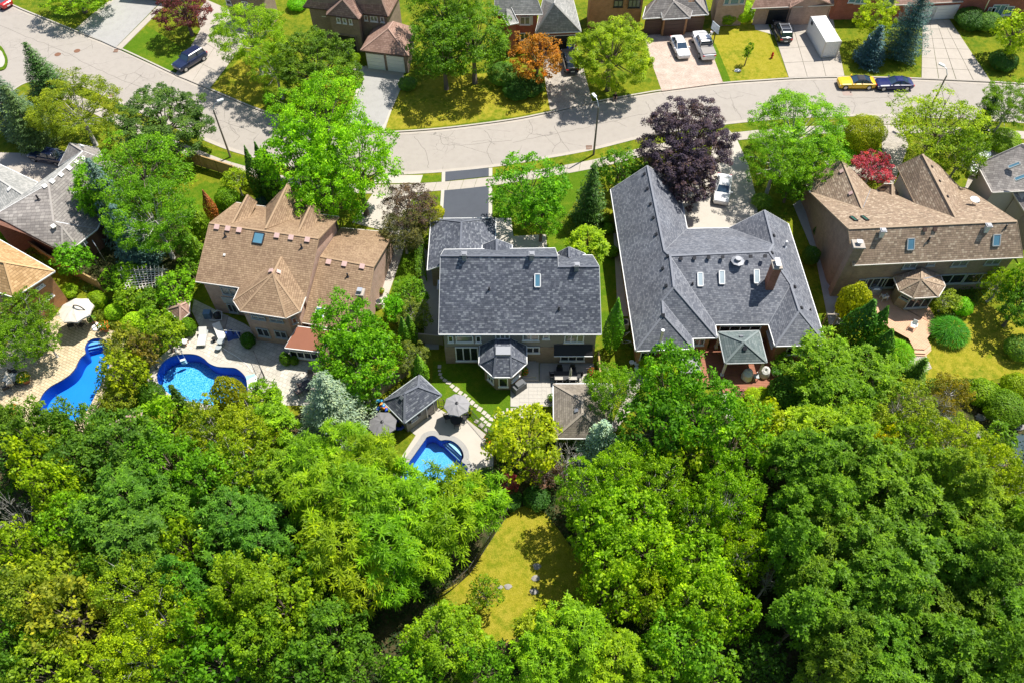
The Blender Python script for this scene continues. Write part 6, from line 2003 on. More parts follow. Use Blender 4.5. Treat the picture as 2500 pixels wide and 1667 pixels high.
def car(label, tile, front, rear, style, mat, cat='car', rooftop=None, extra=None, roofmat=None):
 S = STY[style]
 f, r = Q(tile, *front, 0.3), Q(tile, *rear, 0.3)
 c = (f + r) / 2
 d = f - r
 root = thing('pickup_truck' if style == 'pickup' else 'parked_car', label, cat, (c.x, c.y, 0.15 if extra != 'road' else 0.013), math.atan2(d.y, d.x), 'parked cars')
 L, W = S['L'] / 2, S['W'] / 2
 zb, belt, hood, dk = S['gnd'], S['belt'], S['hood'], S['dk']
 st = [(L, 0.62, zb + 0.18, hood - 0.22), (L * 0.97, 0.86, zb + 0.02, hood - 0.10), (L * 0.86, 0.97, zb, hood - 0.03), (S['ws'][0] + 0.15, 1.0, zb, hood + 0.02), (S['ws'][0], 1.0, zb, belt), (0, 1.0, zb, belt), (S['rg'][1] + 0.1, 1.0, zb, belt),
   (max(S['rg'][1], -L * 0.9), 0.99, zb, dk), (-L * 0.93, 0.93, zb + 0.02, dk - 0.03), (-L * 0.985, 0.86, zb + 0.1, dk - 0.12), (-L, 0.78, zb + 0.22, dk - 0.26)]
 mb = MB()
 vs = []
 for x, k, z0, z1 in st:
  w = W * k
  h = z1 - z0
  vs += [(x, -w * 0.9, z0), (x, -w, z0 + h * 0.3), (x, -w * 1.0, z0 + h * 0.62), (x, -w * 0.93, z1 - 0.03), (x, -w * 0.72, z1 + 0.01), (x, 0, z1 + 0.035), (x, w * 0.72, z1 + 0.01), (x, w * 0.93, z1 - 0.03), (x, w, z0 + h * 0.62), (x, w, z0 + h * 0.3), (x, w * 0.9, z0)]
 n = 11
 fs = []
 for i in range(len(st) - 1):
  for k in range(n):
   a, b = i * n + k, i * n + (k + 1) % n
   fs.append((a, a + n, b + n, b))
 fs += [tuple(range(n)), tuple(reversed([(len(st) - 1) * n + k for k in range(n)]))]
 mb.add(vs, fs)
 body = part('body', mb, mat, root, local=True, smooth=False)
 # cabin
 x0, x1 = S['ws']; x2, x3 = S['rg']
 rz_ = S['roof']; wb = W * 0.9; wt = W * S['rw']
 lo = [(x0, wb * 0.88), (x1 * 0.6 + 0.15, wb), (x2 * 0.5, wb), (x3, wb * 0.86)]
 up = [(x1, wt * 0.93), (x1, wt * 0.96), (x2, wt * 0.96), (x2, wt * 0.9)]
 def quad(a, b, c_, d_):
  return MB().add([a, b, c_, d_], [(0, 1, 2, 3)])
 bz = belt - 0.02
 cab = MB().add([(x0, -wb * .86, bz), (x0, wb * .86, bz), (x1, wt, rz_ - .04), (x1, -wt, rz_ - .04), (x3, -wb * .84, max(bz, dk - .02)), (x3, wb * .84, max(bz, dk - .02)), (x2, wt * .95, rz_ - .05), (x2, -wt * .95, rz_ - .05)],
     [(0, 1, 2, 3), (5, 4, 7, 6), (1, 5, 6, 2), (4, 0, 3, 7), (3, 2, 6, 7)])
 part('windows', cab, M_CARGL, root, local=True)
 rf = MB()
 e = 0.03
 rf.add([(x1 + .05, -wt * .96, rz_ - .045), (x1 + .05, wt * .96, rz_ - .045), (x2 - .05, wt * .92, rz_ - .05), (x2 - .05, -wt * .92, rz_ - .05),
   (x1 - .1, -wt * .82, rz_ + .015), (x1 - .1, wt * .82, rz_ + .015), (x2 + .1, wt * .78, rz_ + .01), (x2 + .1, -wt * .78, rz_ + .01)],
   [(0, 1, 5, 4), (1, 2, 6, 5), (2, 3, 7, 6), (3, 0, 4, 7), (4, 5, 6, 7)])
 part('roof', rf, roofmat or mat, root, local=True)
 xm = (x1 + x2) / 2 - 0.1
 for s in (-1, 1):
  for pa, pb, pw in (((x0, s * wb * .87, bz), (x1, s * wt * 1.0, rz_ - .03), 0.06), ((x3, s * wb * .85, max(bz, dk)), (x2, s * wt * .96, rz_ - .04), 0.09), ((xm, s * wb * .985, bz), (xm, s * wt * 1.0, rz_ - .04), 0.06)):
   part('pillar', MB().bar(pa, pb, pw), roofmat or mat, root, local=True)
 for s in (-1, 1):
  for nm, x in (('front', L * 0.66), ('rear', -L * 0.62)):
   t_ = part('wheel', MB().tube([(x, s * (W - 0.2), S['wr']), (x, s * (W + 0.012), S['wr'])], S['wr'], 14), M_TYRE, root, local=True)
   part('rim', MB().tube([(x, s * (W - 0.1), S['wr']), (x, s * (W + 0.025), S['wr'])], S['wr'] * 0.64, 10), M_RIM, t_, local=True)
  part('headlight', MB().box((L * 0.93, s * W * 0.68, hood - 0.19), (0.22, 0.34, 0.13)), M_LAMPW, root, local=True)
  part('tail_light', MB().box((-L * 0.975, s * W * 0.72, dk - 0.2), (0.14, 0.3, 0.16)), M_LAMPR, root, local=True)
  part('mirror', MB().box((x0 - 0.25, s * (W + 0.08), belt + 0.05), (0.14, 0.2, 0.13)), mat, root, local=True)
 part('number_plate', MB().box((-L - 0.005, 0, dk - 0.45), (0.03, 0.5, 0.14)), M_PLATE, root, local=True)
 if style == 'pickup':
  part('bed_cover', MB().box((-L * 0.62, 0, dk + 0.03), (1.9, W * 1.72, 0.07)), plain('grey_bed_cover', (0.30, 0.28, 0.26), 0.8), root, local=True)
  for x in (-0.85, 0.6):
   part('roof_bar', MB().bar((x + 0.35, -wt * .95, rz_ + .12), (x + 0.35, wt * .95, rz_ + .12), 0.05), M_DARKM, root, local=True)
  part('cab_rack', MB().bar((-1.12, -wb * .9, belt + .45), (-1.12, wb * .9, belt + .45), 0.08).bar((-1.12, -wb * .9, belt), (-1.12, -wb * .9, belt + .45), 0.07).bar((-1.12, wb * .9, belt), (-1.12, wb * .9, belt + .45), 0.07), M_DARKM, root, local=True)
 if style == 'suv' and rooftop:
  for s in (-1, 1):
   part('roof_rail', MB().bar((x1 - .2, s * wt * .9, rz_ + .06), (x2 + .2, s * wt * .9, rz_ + .06), 0.05), M_STEEL, root, local=True)
  for x in (-0.2, -1.2):
   part('roof_bar', MB().bar((x, -wt * .95, rz_ + .1), (x, wt * .95, rz_ + .1), 0.05), M_STEEL, root, local=True)
 return root
P_NAVY = paint('navy_paint', (0.012, 0.02, 0.06)); P_BLACK = paint('black_paint', (0.01, 0.011, 0.014)); P_WHITE = paint('white_car_paint', (0.75, 0.76, 0.77))
P_YEL = paint('yellow_paint', (0.75, 0.46, 0.01)); P_BLUE = paint('deep_blue_paint', (0.006, 0.012, 0.10)); P_RED = paint('red_car_paint', (0.5, 0.02, 0.02))
car('dark navy estate car at the foot of the concrete driveway near the wine red tree', 't1', (1655, 640), (1850, 520), 'suv', P_NAVY)
car('red car cut by the top left corner of the photo', 't1', (-70, 0), (40, 45), 'sedan', P_RED, extra='road')
car('dark blue car parked in front of the low grey house at the left edge', 't1', (365, 1440), (555, 1475), 'sedan', P_NAVY)
car('black car in the shade between the orange tree and the round tree', 't3', (512, 520), (548, 655), 'suv', P_BLACK)
car('white hatchback facing the street on the pink paver driveway', 't3', (1570, 530), (1505, 385), 'sedan', P_WHITE)
car('white pickup truck with grey bed cover and roof bars', 't3', (1705, 345), (1800, 570), 'pickup', P_WHITE, 'pickup truck')
car('black estate car with roof rails beside the white container', 't4', (95, 250), (150, 385), 'suv', P_BLACK, rooftop=True)
car('yellow convertible with black soft top parked at the kerb', 't4', (655, 772), (955, 772), 'coupe', P_YEL, extra='road', roofmat=plain('black_canvas', (0.04, 0.04, 0.05), 0.85))
car('deep blue coupe parked at the kerb behind the yellow convertible', 't4', (1000, 785), (1300, 780), 'coupe', P_BLUE, extra='road')
car('white car nosing out from under the purple tree', 'm4', (1165, 330), (1185, 185), 'sedan', P_WHITE)
car('white car half hidden between the tan roof and the grey roof at the right', 'm5', (1915, 300), (1945, 190), 'sedan', P_WHITE)
def container():
 a, b, c = Q(None, 1973, 79, 0.15), Q(None, 2003.5, 142, 0.15), Q(None, 2040, 139.6, 0.15)
 u = (c - b).normalized(); w = (a - b)
 w = (w - u * w.dot(u)).normalized()
 Wd = (c - b).length; Lg = (a - b).length
 r = thing('storage_container', 'tall white corrugated storage container standing on the driveway', 'container', ((b + c) / 2 + w * Lg / 2))
 Hh = 2.5
 def pt(i, j, z):
  return b + u * i * Wd + w * j * Lg + Vector((0, 0, z - 0.15))
 part('roof_panel', MB().add([pt(0, 0, Hh), pt(1, 0, Hh), pt(1, 1, Hh), pt(0, 1, Hh), pt(0, 0, Hh - .06), pt(1, 0, Hh - .06), pt(1, 1, Hh - .06), pt(0, 1, Hh - .06)], [(0, 1, 2, 3), (7, 6, 5, 4), (0, 4, 5, 1), (1, 5, 6, 2), (2, 6, 7, 3), (3, 7, 4, 0)]), M_WHITE, r)
 def corr(p, q, k):
  mb = MB()
  d = (q - p); n_ = Vector((d.y, -d.x, 0)).normalized()
  m = k * 4
  vs = []
  for i in range(m + 1):
   o = (0, 0, 0.035, 0.035)[i % 4]
   x = p + d * i / m - n_ * (o + 0.01)
   vs += [(x.x, x.y, 0.3), (x.x, x.y, Hh - 0.07)]
  return mb.add(vs, [(2 * i, 2 * i + 2, 2 * i + 3, 2 * i + 1) for i in range(m)])
 for p, q, k in ((pt(0, 1, 0), pt(0, 0, 0), 16), (pt(0, 0, 0), pt(1, 0, 0), 9), (pt(1, 0, 0), pt(1, 1, 0), 16), (pt(1, 1, 0), pt(0, 1, 0), 9)):
  part('side_panel', corr(p, q, k), M_WHITE, r)
 fr = MB()
 for i, j in ((0, 0), (1, 0), (1, 1), (0, 1)):
  fr.bar(pt(i, j, 0.17), pt(i, j, Hh), 0.12, up=u)
 for (i, j), (k, l) in (((0, 0), (1, 0)), ((1, 0), (1, 1)), ((1, 1), (0, 1)), ((0, 1), (0, 0))):
  fr.bar(pt(i, j, 0.25), pt(k, l, 0.25), 0.12)
 part('frame', fr, M_OFFW, r)
 part('vent_grille', MB().box(pt(-0.01, 0.86, 2.0), (0.05, 0.5, 0.4), math.atan2(w.y, w.x) - math.pi / 2), M_DARKM, r)
container()
# ---------------------------------------------------------------- street furniture
def lamp_post(label, base, head):
 b = Q(None, *base, 0.13) if not isinstance(base, Vector) else base
 J = Vector((b.x, b.y, 6.8))
 h = at(head, 7.7)
 r = thing('street_lamp', label, 'street lamp', (b.x, b.y, 0.12), 0, 'street lamps along the road')
 part('pole', MB().tube([(b.x, b.y, 0.1), (b.x, b.y, 3), J], [0.13, 0.11, 0.08], 8), plain('aged_concrete_pole', (0.20, 0.17, 0.14), 0.85), r)
 m = J.lerp(h, 0.45) + Vector((0, 0, 0.35))
 part('arm', MB().tube([J - Vector((0, 0, 0.3)), J + Vector((0, 0, 0.15)), m, h], [0.05, 0.05, 0.04, 0.035], 6), M_STEEL, r)
 d = (h - J); d.z = 0; d.normalize()
 part('lamp_head', MB().bar(h - d * 0.15, h + d * 0.55, 0.3, 0.16), M_WHITE, r)
 return r
lamp_post('street lamp on the verge above the wooden garden fence, at the left', (562.5, 383.8), (534, 247))
lamp_post('street lamp on the verge left of the purple tree', (1449.2, 377.7), (1453, 236))
j3 = at((2311, 186), 6.8)
lamp_post('street lamp rising behind the yellow green tree at the right', Vector((j3.x, j3.y, 0.13)), (2303, 161))
def flat_cover(name, label, tile, x, y, w, h, mat, z=0.02, rnd_=False, cat='manhole cover', group=None):
 c = Q(tile, x, y, 0)
 if rnd_:
  mb = MB().lathe((c.x, c.y, 0.0), [(w, 0.0), (w, z), (w * 0.8, z), (w * 0.8, z - 0.006), (w * 0.1, z - 0.006)], 16)
  single(name, mb, mat, label, cat, group)
 else:
  mb = MB().box((c.x, c.y, z / 2), (w, h, z))
  r = thing(name, label, cat, (c.x, c.y, 0.0), 0, group)
  part('frame', MB().bar((c.x - w / 2, c.y - h / 2, z), (c.x + w / 2, c.y - h / 2, z), 0.06).bar((c.x - w / 2, c.y + h / 2, z), (c.x + w / 2, c.y + h / 2, z), 0.06), mat, r)
  for i in range(5):
   xx = c.x - w / 2 + w * (i + 0.5) / 5
   part('grate_bar', MB().box((xx, c.y, z / 2), (w / 9, h, z)), mat, r)
M_RUST = plain('rusty_iron', (0.20, 0.10, 0.06), 0.8, var=0.3)
flat_cover('manhole_cover', 'left one of two round rusty manhole covers in the road', 't1', 530, 503, 0.42, 0, M_RUST, rnd_=True, group='manhole covers')
flat_cover('manhole_cover', 'right one of two round rusty manhole covers in the road', 't1', 708, 470, 0.42, 0, M_RUST, rnd_=True, group='manhole covers')
flat_cover('drain_grate', 'rusty drain grate at the kerb below the grey driveway', 't1', 1065, 470, 0.6, 0.6, M_RUST, 0.03, cat='drain grate', group='drain grates')
flat_cover('drain_grate', 'rusty drain grate at the kerb above the dark maple, left', 't1', 1020, 878, 0.6, 0.6, M_RUST, 0.03, cat='drain grate', group='drain grates')
flat_cover('drain_grate', 'rusty drain grate in the gutter beside the middle street lamp', 't3', 708, 1358, 0.75, 0.6, M_RUST, 0.03, cat='drain grate', group='drain grates')
c = Q('t4', 725, 853, 0)
struct('road_patch', MB().prism([(c.x - .6, c.y - .6), (c.x + .6, c.y - .6), (c.x + .6, c.y + .6), (c.x - .6, c.y + .6)], 0.0, 0.006), paving('road_patch_asphalt', (0.36, 0.28, 0.24)))
def hydrant():
 c = Q('t4', 33, 535, 0.12)
 r = thing('fire_hydrant', 'red fire hydrant on the dry lawn left of the container driveway', 'fire hydrant', c)
 m = plain('hydrant_red', (0.55, 0.02, 0.02), 0.4)
 part('barrel', MB().lathe((c.x, c.y, 0.12), [(0.17, 0), (0.17, 0.05), (0.11, 0.07), (0.11, 0.6), (0.16, 0.63), (0.14, 0.75), (0.06, 0.83), (0.03, 0.9)], 10), m, r, smooth=True)
 for d in ((1, 0), (-1, 0), (0, -1)):
  part('nozzle', MB().tube([(c.x, c.y, 0.55), (c.x + d[0] * 0.22, c.y + d[1] * 0.22, 0.55)], [0.06, 0.075], 8), m, r)
hydrant()
def hoop():
 b = Q('t3', 1835, 445, 0.13)
 r = thing('basketball_hoop', 'basketball hoop on a black pole beside the pickup truck', 'basketball hoop', b)
 T = Vector((b.x + 0.05, b.y, 3.1))
 part('pole', MB().tube([b, T], 0.07, 8), M_BLACK, r)
 k = T + Vector((-0.25, -0.05, 0.2))
 part('backboard', MB().bar(k + Vector((0.35, -0.85, 0)), k + Vector((-0.35, 0.55, 0)), 0.05, 1.1), plain('clear_backboard', (0.62, 0.68, 0.72), 0.2, 0.6), r)
 h = k + Vector((-0.42, -0.5, -0.35))
 part('rim', MB().tube([h + Vector((0.23 * math.cos(a), 0.23 * math.sin(a), 0)) for a in [i * math.pi / 6 for i in range(13)]], 0.02, 5, False), plain('rim_orange', (0.6, 0.15, 0.03), 0.5), r)
 part('net', MB().lathe((h.x, h.y, h.z - 0.4), [(0.12, 0), (0.22, 0.39)], 8), M_WHITE, r)
hoop()
def bin_(label, tile, x, y, mat, s=0.55):
 c = Q(tile, x, y, 0.15)
 r = thing('wheelie_bin', label, 'bin', c)
 part('bin_body', MB().box((c.x, c.y, 0.62), (s * 0.85, s * 0.9, 0.95), 0.1, 1.15), mat, r)
 part('lid', MB().box((c.x, c.y, 1.13), (s, s * 1.1, 0.07), 0.1), mat, r)
bin_('bright blue recycling bin by the dark garage door, red house', 't3', 523, 452, plain('bin_blue', (0.01, 0.06, 0.6), 0.4), 0.75)
bin_('dark green bin at the right corner of the dark garage door', 't3', 558, 425, plain('bin_green', (0.01, 0.12, 0.05), 0.4))
# ---------------------------------------------------------------- parasols, tables, chairs
M_CANV = plain('grey_canvas', (0.27, 0.265, 0.27), 0.85, var=0.05)
M_BEIGE = plain('beige_canvas', (0.58, 0.53, 0.45), 0.85, var=0.05)
def parasol(label, tile, x, y, R, z, mat, rot=0.0, cantilever=None, tilt=0.0):
 c = Q(tile, x, y, z)
 r = thing('parasol', label, 'parasol', (c.x, c.y, 0.15))
 ap = Vector((c.x, c.y, z + R * 0.3))
 rim = [Vector((c.x + R * math.cos(rot + i * math.pi / 4), c.y + R * math.sin(rot + i * math.pi / 4), z - tilt * math.sin(rot + i * math.pi / 4))) for i in range(8)]
 for i in range(8):
  a, b = rim[i], rim[(i + 1) % 8]
  m1 = a.lerp(b, 0.5) + (Vector((c.x, c.y, z)) - a.lerp(b, 0.5)) * 0.035 + Vector((0, 0, 0.02))
  mb = MB().add([ap, a, m1, b, ap.lerp(a, .5) + Vector((0, 0, .05)), ap.lerp(m1, .5), ap.lerp(b, .5) + Vector((0, 0, .05))], [(0, 4, 5), (0, 5, 6), (4, 1, 2, 5), (5, 2, 3, 6)])
  mb.add([a, m1, b, b - Vector((0, 0, .16)), m1 - Vector((0, 0, .16)), a - Vector((0, 0, .16))], [(0, 1, 4, 5), (1, 2, 3, 4)])
  part('canopy_panel', mb, mat, r)
  part('rib', MB().bar(ap - Vector((0, 0, .03)), a - Vector((0, 0, .0)), 0.025), M_DARKM, r)
 part('finial', MB().lathe((ap.x, ap.y, ap.z - 0.02), [(0.16, 0), (0.14, 0.06), (0.03, 0.1), (0.03, 0.18)], 8), mat if cantilever else M_DARKM, r)
 if cantilever:
  b = Q(tile, *cantilever, 0.15)
  d = (b - Vector((c.x, c.y, 0.15)))
  pts = [ap + Vector((0, 0, 0.1)), ap + d * 0.25 + Vector((0, 0, 0.3)), ap + d * 0.7 + Vector((0, 0, 0.15)), Vector((ap.x, ap.y, 0)) + d * 1.02 + Vector((0, 0, 2.4)), b + Vector((0, 0, 1.0)), b]
  part('arm', MB().tube(smooth_line(pts, 5), 0.06, 7), M_DARKM, r)
  part('base', MB().lathe((b.x, b.y, 0.14), [(0.5, 0), (0.5, 0.1), (0.42, 0.14), (0.1, 0.16)], 16), M_WHITE, r)
 else:
  part('pole', MB().tube([(c.x, c.y, 0.15), (c.x, c.y, z + R * .28)], 0.03, 6), M_DARKM, r)
  part('base', MB().lathe((c.x, c.y, 0.14), [(0.3, 0), (0.3, 0.08), (0.05, 0.14)], 12), M_DARKM, r)
parasol('grey parasol over the round table by the pool fence', 'b3', 999, 782, 1.2, 2.35, M_CANV, 0.2)
parasol('dull grey parasol behind the pool house, half hidden by leaves', 'b3', 316, 955, 1.3, 2.3, plain('dark_grey_canvas', (0.17, 0.165, 0.17), 0.85), 0.35)
parasol('big beige cantilever parasol beside the golden roofed house', 'm1', 697, 1345, 1.68, 2.6, M_BEIGE, 0.39, (892, 1500), 0.1)
def make_chair(label, loc, rz, frame, seat, group=None, tall=0.9):
 r = thing('garden_chair', label, 'chair', loc, rz, group)
 part('seat', MB().box((0, 0, 0.43), (0.5, 0.5, 0.05)), seat, r, local=True)
 part('backrest', MB().add([(-.25, -.25, .45), (.25, -.25, .45), (.22, -.38, tall), (-.22, -.38, tall), (-.25, -.22, .45), (.25, -.22, .45), (.22, -.35, tall), (-.22, -.35, tall)], [(0, 3, 2, 1), (4, 5, 6, 7), (0, 1, 5, 4), (1, 2, 6, 5), (2, 3, 7, 6), (3, 0, 4, 7)]), seat, r, local=True)
 for sx in (-1, 1):
  part('armrest', MB().box((sx * 0.28, 0.0, 0.64), (0.06, 0.5, 0.035)), frame, r, local=True)
  for sy in (-1, 1):
   part('leg', MB().bar((sx * 0.28, sy * 0.25, 0), (sx * 0.27, sy * 0.22, 0.64), 0.035), frame, r, local=True)
 return r
def chair_at(label, tile, x, y, deg, frame, seat, group=None, z=0.155, base=None):
 c = Q(tile, x, y, z + 0.4)
 loc = Vector((c.x, c.y, z))
 if base:
  return dup(base, loc, R_(deg), label, group)
 return make_chair(label, loc, R_(deg), frame, seat, group)
def table(label, tile, x, y, w, d, h, mat, round_=False, z=0.155, top=None, rz=0.0, legmat=None, cat='table'):
 c = Q(tile, x, y, z + h)
 r = thing('garden_table', label, cat, (c.x, c.y, z), rz)
 if round_:
  part('table_top', MB().lathe((0, 0, h - 0.03), [(w / 2, 0), (w / 2, 0.03)], 18), top or mat, r, local=True)
  part('pedestal', MB().lathe((0, 0, 0), [(0.22, 0), (0.05, 0.06), (0.05, h - 0.03)], 8), legmat or mat, r, local=True)
 else:
  part('table_top', MB().box((0, 0, h), (w, d, 0.04)), top or mat, r, local=True)
  for sx in (-1, 1):
   for sy in (-1, 1):
    part('leg', MB().box((sx * (w / 2 - 0.06), sy * (d / 2 - 0.06), h / 2 - 0.01), (0.05, 0.05, h - 0.02)), legmat or mat, r, local=True)
 return r
table('round dark table under the grey parasol', 'b3', 992, 915, 1.1, 1.1, 0.73, M_DARKM, True)
ch = chair_at('dark garden chair left of the round parasol table', 'b3', 912, 892, -75, M_DARKM, M_BLACK, 'chairs round the parasol table')
chair_at('dark garden chair right of the round parasol table', 'b3', 1068, 895, 80, 0, 0, 'chairs round the parasol table', base=ch)
chair_at('dark garden chair nearest the pool at the round parasol table', 'b3', 1000, 955, 5, 0, 0, 'chairs round the parasol table', base=ch)
chair_at('dark garden chair behind the round parasol table, under the canopy', 'b3', 985, 850, 180, 0, 0, 'chairs round the parasol table', base=ch)
table('long dark dining table with two painted pale reflections on the stone patio', 'b3', 1998, 512, 2.2, 1.0, 0.74, M_DARKM, z=0.165)
for i, (x, lab) in enumerate(((1935, 'left'), (2062, 'right'))):
 c = Q('b3', x, 537, 0.93)
 single('table_reflection', MB().box((c.x, c.y, 0.945), (0.75, 0.34, 0.012)), M_STONE, 'painted pale reflection on the %s end of the dark dining table' % lab, 'painted reflection', 'painted reflections on the dining table')  # thin pale slab stands in for a grey reflection on the table top
for x, y, a, lab in ((1880, 515, -90, 'at the left end of the dining table'), (2118, 515, 90, 'at the right end of the dining table'), (1940, 570, 0, 'near side of the dining table, left'), (2060, 570, 0, 'near side of the dining table, right'), (1940, 465, 180, 'far side of the dining table, left'), (2060, 465, 180, 'far side of the dining table, right')):
 chair_at('dark garden chair ' + lab, 'b3', x, y, a, 0, 0, 'chairs round the dining table', z=0.165, base=ch)
c = Q('b3', 2040, 500, 1.6)
single('closed_parasol', MB().tube([(c.x, c.y, 0.165), (c.x, c.y, 1.4)], 0.03, 6).lathe((c.x, c.y, 1.3), [(0.06, 0), (0.14, 0.15), (0.1, 1.0), (0.02, 1.35)], 8), M_BEIGE, 'thin closed beige parasol standing at the dining table', 'parasol')
cw = chair_at('white garden chair in the sun on the orange deck', 'b5', 1335, 735, 150, M_WHITE, M_WHITE, 'white chairs on the deck', 0.51)
chair_at('white garden chair in the shade of the tan house on the deck', 'b5', 1068, 470, 10, 0, 0, 'white chairs on the deck', 0.51, cw)
chair_at('white garden chair half behind the yellow hedge on the deck', 'b5', 915, 460, -60, 0, 0, 'white chairs on the deck', 0.51, cw)
bb = Q('b5', 990, 395, 1.2)
single('barbecue', MB().box((bb.x, bb.y, 0.9), (1.0, 0.55, 0.75)).box((bb.x, bb.y, 1.33), (0.75, 0.5, 0.14), 0, .7), M_STEEL, 'steel barbecue against the wall of the tan house', 'barbecue')
M_COVER = plain('white_cover_cloth', (0.66, 0.64, 0.60), 0.85, var=0.06)
def covered(label, tile, x, y, z, rad, h, seed, group):
 c = Q(tile, x, y, z)
 rg = random.Random(seed)
 mb = MB()
 n = 14
 prof = [(1.0, 0), (1.02, 0.15), (0.92, 0.55), (0.8, 0.85), (0.45, 1.0), (0.1, 1.02)]
 vs = []
 for k, (rr, zz) in enumerate(prof):
  for i in range(n):
   a = 2 * math.pi * i / n
   f = 1 + rg.uniform(-0.06, 0.06)
   lift = 0.16 * math.sin(a + 0.5) * (zz > 0.5)
   vs.append((c.x + rad * rr * f * math.cos(a) * 0.95, c.y + rad * rr * f * math.sin(a), z + h * (zz + lift)))
 fs = [(i + k * n, (i + 1) % n + k * n, (i + 1) % n + (k + 1) * n, i + (k + 1) * n) for k in range(len(prof) - 1) for i in range(n)]
 fs.append(tuple((len(prof) - 1) * n + i for i in range(n)))
 single('covered_armchair', mb.add(vs, fs), M_COVER, label, 'armchair', group)
covered('left of two white covered round armchairs on the red deck', 'b4', 1400, 905, 0.43, 0.55, 0.95, 3, 'covered armchairs')
covered('right of two white covered round armchairs on the red deck', 'b4', 1560, 885, 0.43, 0.5, 0.95, 4, 'covered armchairs')
table('small grey side table between the covered armchairs', 'b4', 1490, 893, 0.5, 0.5, 0.5, M_GTRIM, z=0.43, cat='side table')
# hot tub
c = Q('b4', 872, 790, 0.9)
r = thing('hot_tub', 'grey covered hot tub at the edge of the red deck', 'hot tub', (c.x, c.y, 0.12))
part('tub', MB().box((c.x, c.y, 0.5), (2.0, 1.9, 0.78)), M_BRWN, r)
for s in (-1, 1):
 part('cover_panel', MB().box((c.x + s * 0.51, c.y, 0.95), (1.0, 2.0, 0.11), 0, 0.97), plain('hot_tub_cover', (0.28, 0.28, 0.28), 0.7), r)
part('cover_step', MB().box((c.x - 1.25, c.y - 0.3, 0.35), (0.4, 0.9, 0.45)), plain('hot_tub_step', (0.30, 0.29, 0.30), 0.7), r)
# barbecue cover by the bay
c = Q('b3', 1570, 605, 0.8)
r = thing('barbecue', 'barbecue under a dark grey cover beside the bay of the middle house', 'barbecue', (c.x, c.y, 0.16), 0.7)
part('cover', MB().box((0, 0, 0.42), (1.35, 0.72, 0.85), 0, 0.95).box((0, 0, 0.95), (0.85, 0.66, 0.26), 0, 0.8), plain('grey_barbecue_cover', (0.12, 0.125, 0.13), 0.7), r, local=True)
# air conditioners
def ac(label, tile, x, y, z=0.15, rnd_=False):
 c = Q(tile, x, y, 0.85)
 r = thing('air_conditioner', label, 'air conditioner', (c.x, c.y, z), 0, 'air conditioner units')
 if rnd_:
  part('casing', MB().lathe((0, 0, 0), [(0.38, 0), (0.38, 0.75), (0.30, 0.8)], 16), M_OFFW, r, local=True)
 else:
  part('casing', MB().box((0, 0, 0.38), (0.85, 0.8, 0.76)), M_OFFW, r, local=True)
 part('fan_grille', MB().lathe((0, 0, 0.77), [(0.31, 0), (0.31, 0.05), (0.24, 0.05), (0.24, 0.045), (0.08, 0.045), (0.08, 0.07)], 16), M_DARKM, r, local=True)
ac('square air conditioner between the cedar and the slate roofed house', 'b4', 280, 405)
ac('round air conditioner against the pink brick wall of the brown roofed house', 'm2', 1787, 1268, rnd_=True)
ac('air conditioner in the narrow shaded passage by the low grey house', 'm1', 245, 740, rnd_=True)
def bike(label, tile, x, y, rz):
 c = Q(tile, x, y, 0.4)
 r = thing('bicycle', label, 'bicycle', (c.x, c.y, 0.13), rz, 'bicycles by the slate roofed house')
 for s in (-1, 1):
  w = part('wheel', MB().tube([(s * 0.52 + 0.33 * math.cos(a), 0, 0.34 + 0.33 * math.sin(a)) for a in [i * math.pi / 8 for i in range(17)]], 0.025, 5, False), M_TYRE, r, local=True)
 part('frame', MB().bar((-.52, 0, .34), (-.1, 0, .32), .03).bar((-.52, 0, .34), (-.2, 0, .75), .025).bar((-.1, 0, .32), (-.2, 0, .82), .03).bar((-.1, 0, .32), (.4, 0, .75), .035).bar((-.2, 0, .72), (.38, 0, .8), .03).bar((.38, 0, .85), (.52, 0, .34), .03), M_STEEL, r, local=True)
 part('saddle', MB().box((-.22, 0, .85), (.24, .12, .05)), M_BLACK, r, local=True)
 part('handlebar', MB().bar((.36, -.25, .92), (.36, .25, .92), .025), M_DARKM, r, local=True)
bike('bicycle nearer the air conditioner, left of the slate roofed house', 'b4', 290, 530, 0.4)
bike('bicycle nearer the garden, left of the slate roofed house', 'b4', 300, 600, -0.3)
for i, (x, y, l) in enumerate(((345, 775, 'upper left'), (390, 788, 'right'), (392, 832, 'lowest'))):
 c = Q('b4', x, y, 0.3)
 single('white_pot', MB().lathe((c.x, c.y, 0.14), [(0.14, 0), (0.24, 0.3), (0.26, 0.36), (0.2, 0.34)], 10), M_WHITE, '%s of three white pots on the path left of the hot tub' % l, 'plant pot', 'white pots')
# loungers by the kidney pool
def lounger(label, tile, x, y, rz, w=0.75):
 c = Q(tile, x, y, 0.4)
 r = thing('sun_lounger', label, 'sun lounger', (c.x, c.y, 0.15), rz)
 part('cushion', MB().box((0, -0.35, 0.36), (w, 1.25, 0.1)), M_COVER, r, local=True)
 part('back_cushion', MB().add([(-w / 2, .25, .32), (w / 2, .25, .32), (w / 2, .95, .75), (-w / 2, .95, .75), (-w / 2, .25, .42), (w / 2, .25, .42), (w / 2, .92, .86), (-w / 2, .92, .86)], [(0, 3, 2, 1), (4, 5, 6, 7), (0, 1, 5, 4), (1, 2, 6, 5), (2, 3, 7, 6), (3, 0, 4, 7)]), M_COVER, r, local=True)
 part('frame', MB().box((0, 0, 0.28), (w + .04, 1.9, 0.06)), M_GTRIM, r, local=True)
 for sx in (-1, 1):
  for sy in (-1, 1):
   part('leg', MB().box((sx * w / 2, sy * 0.85, 0.13), (0.05, 0.05, 0.26)), M_GTRIM, r, local=True)
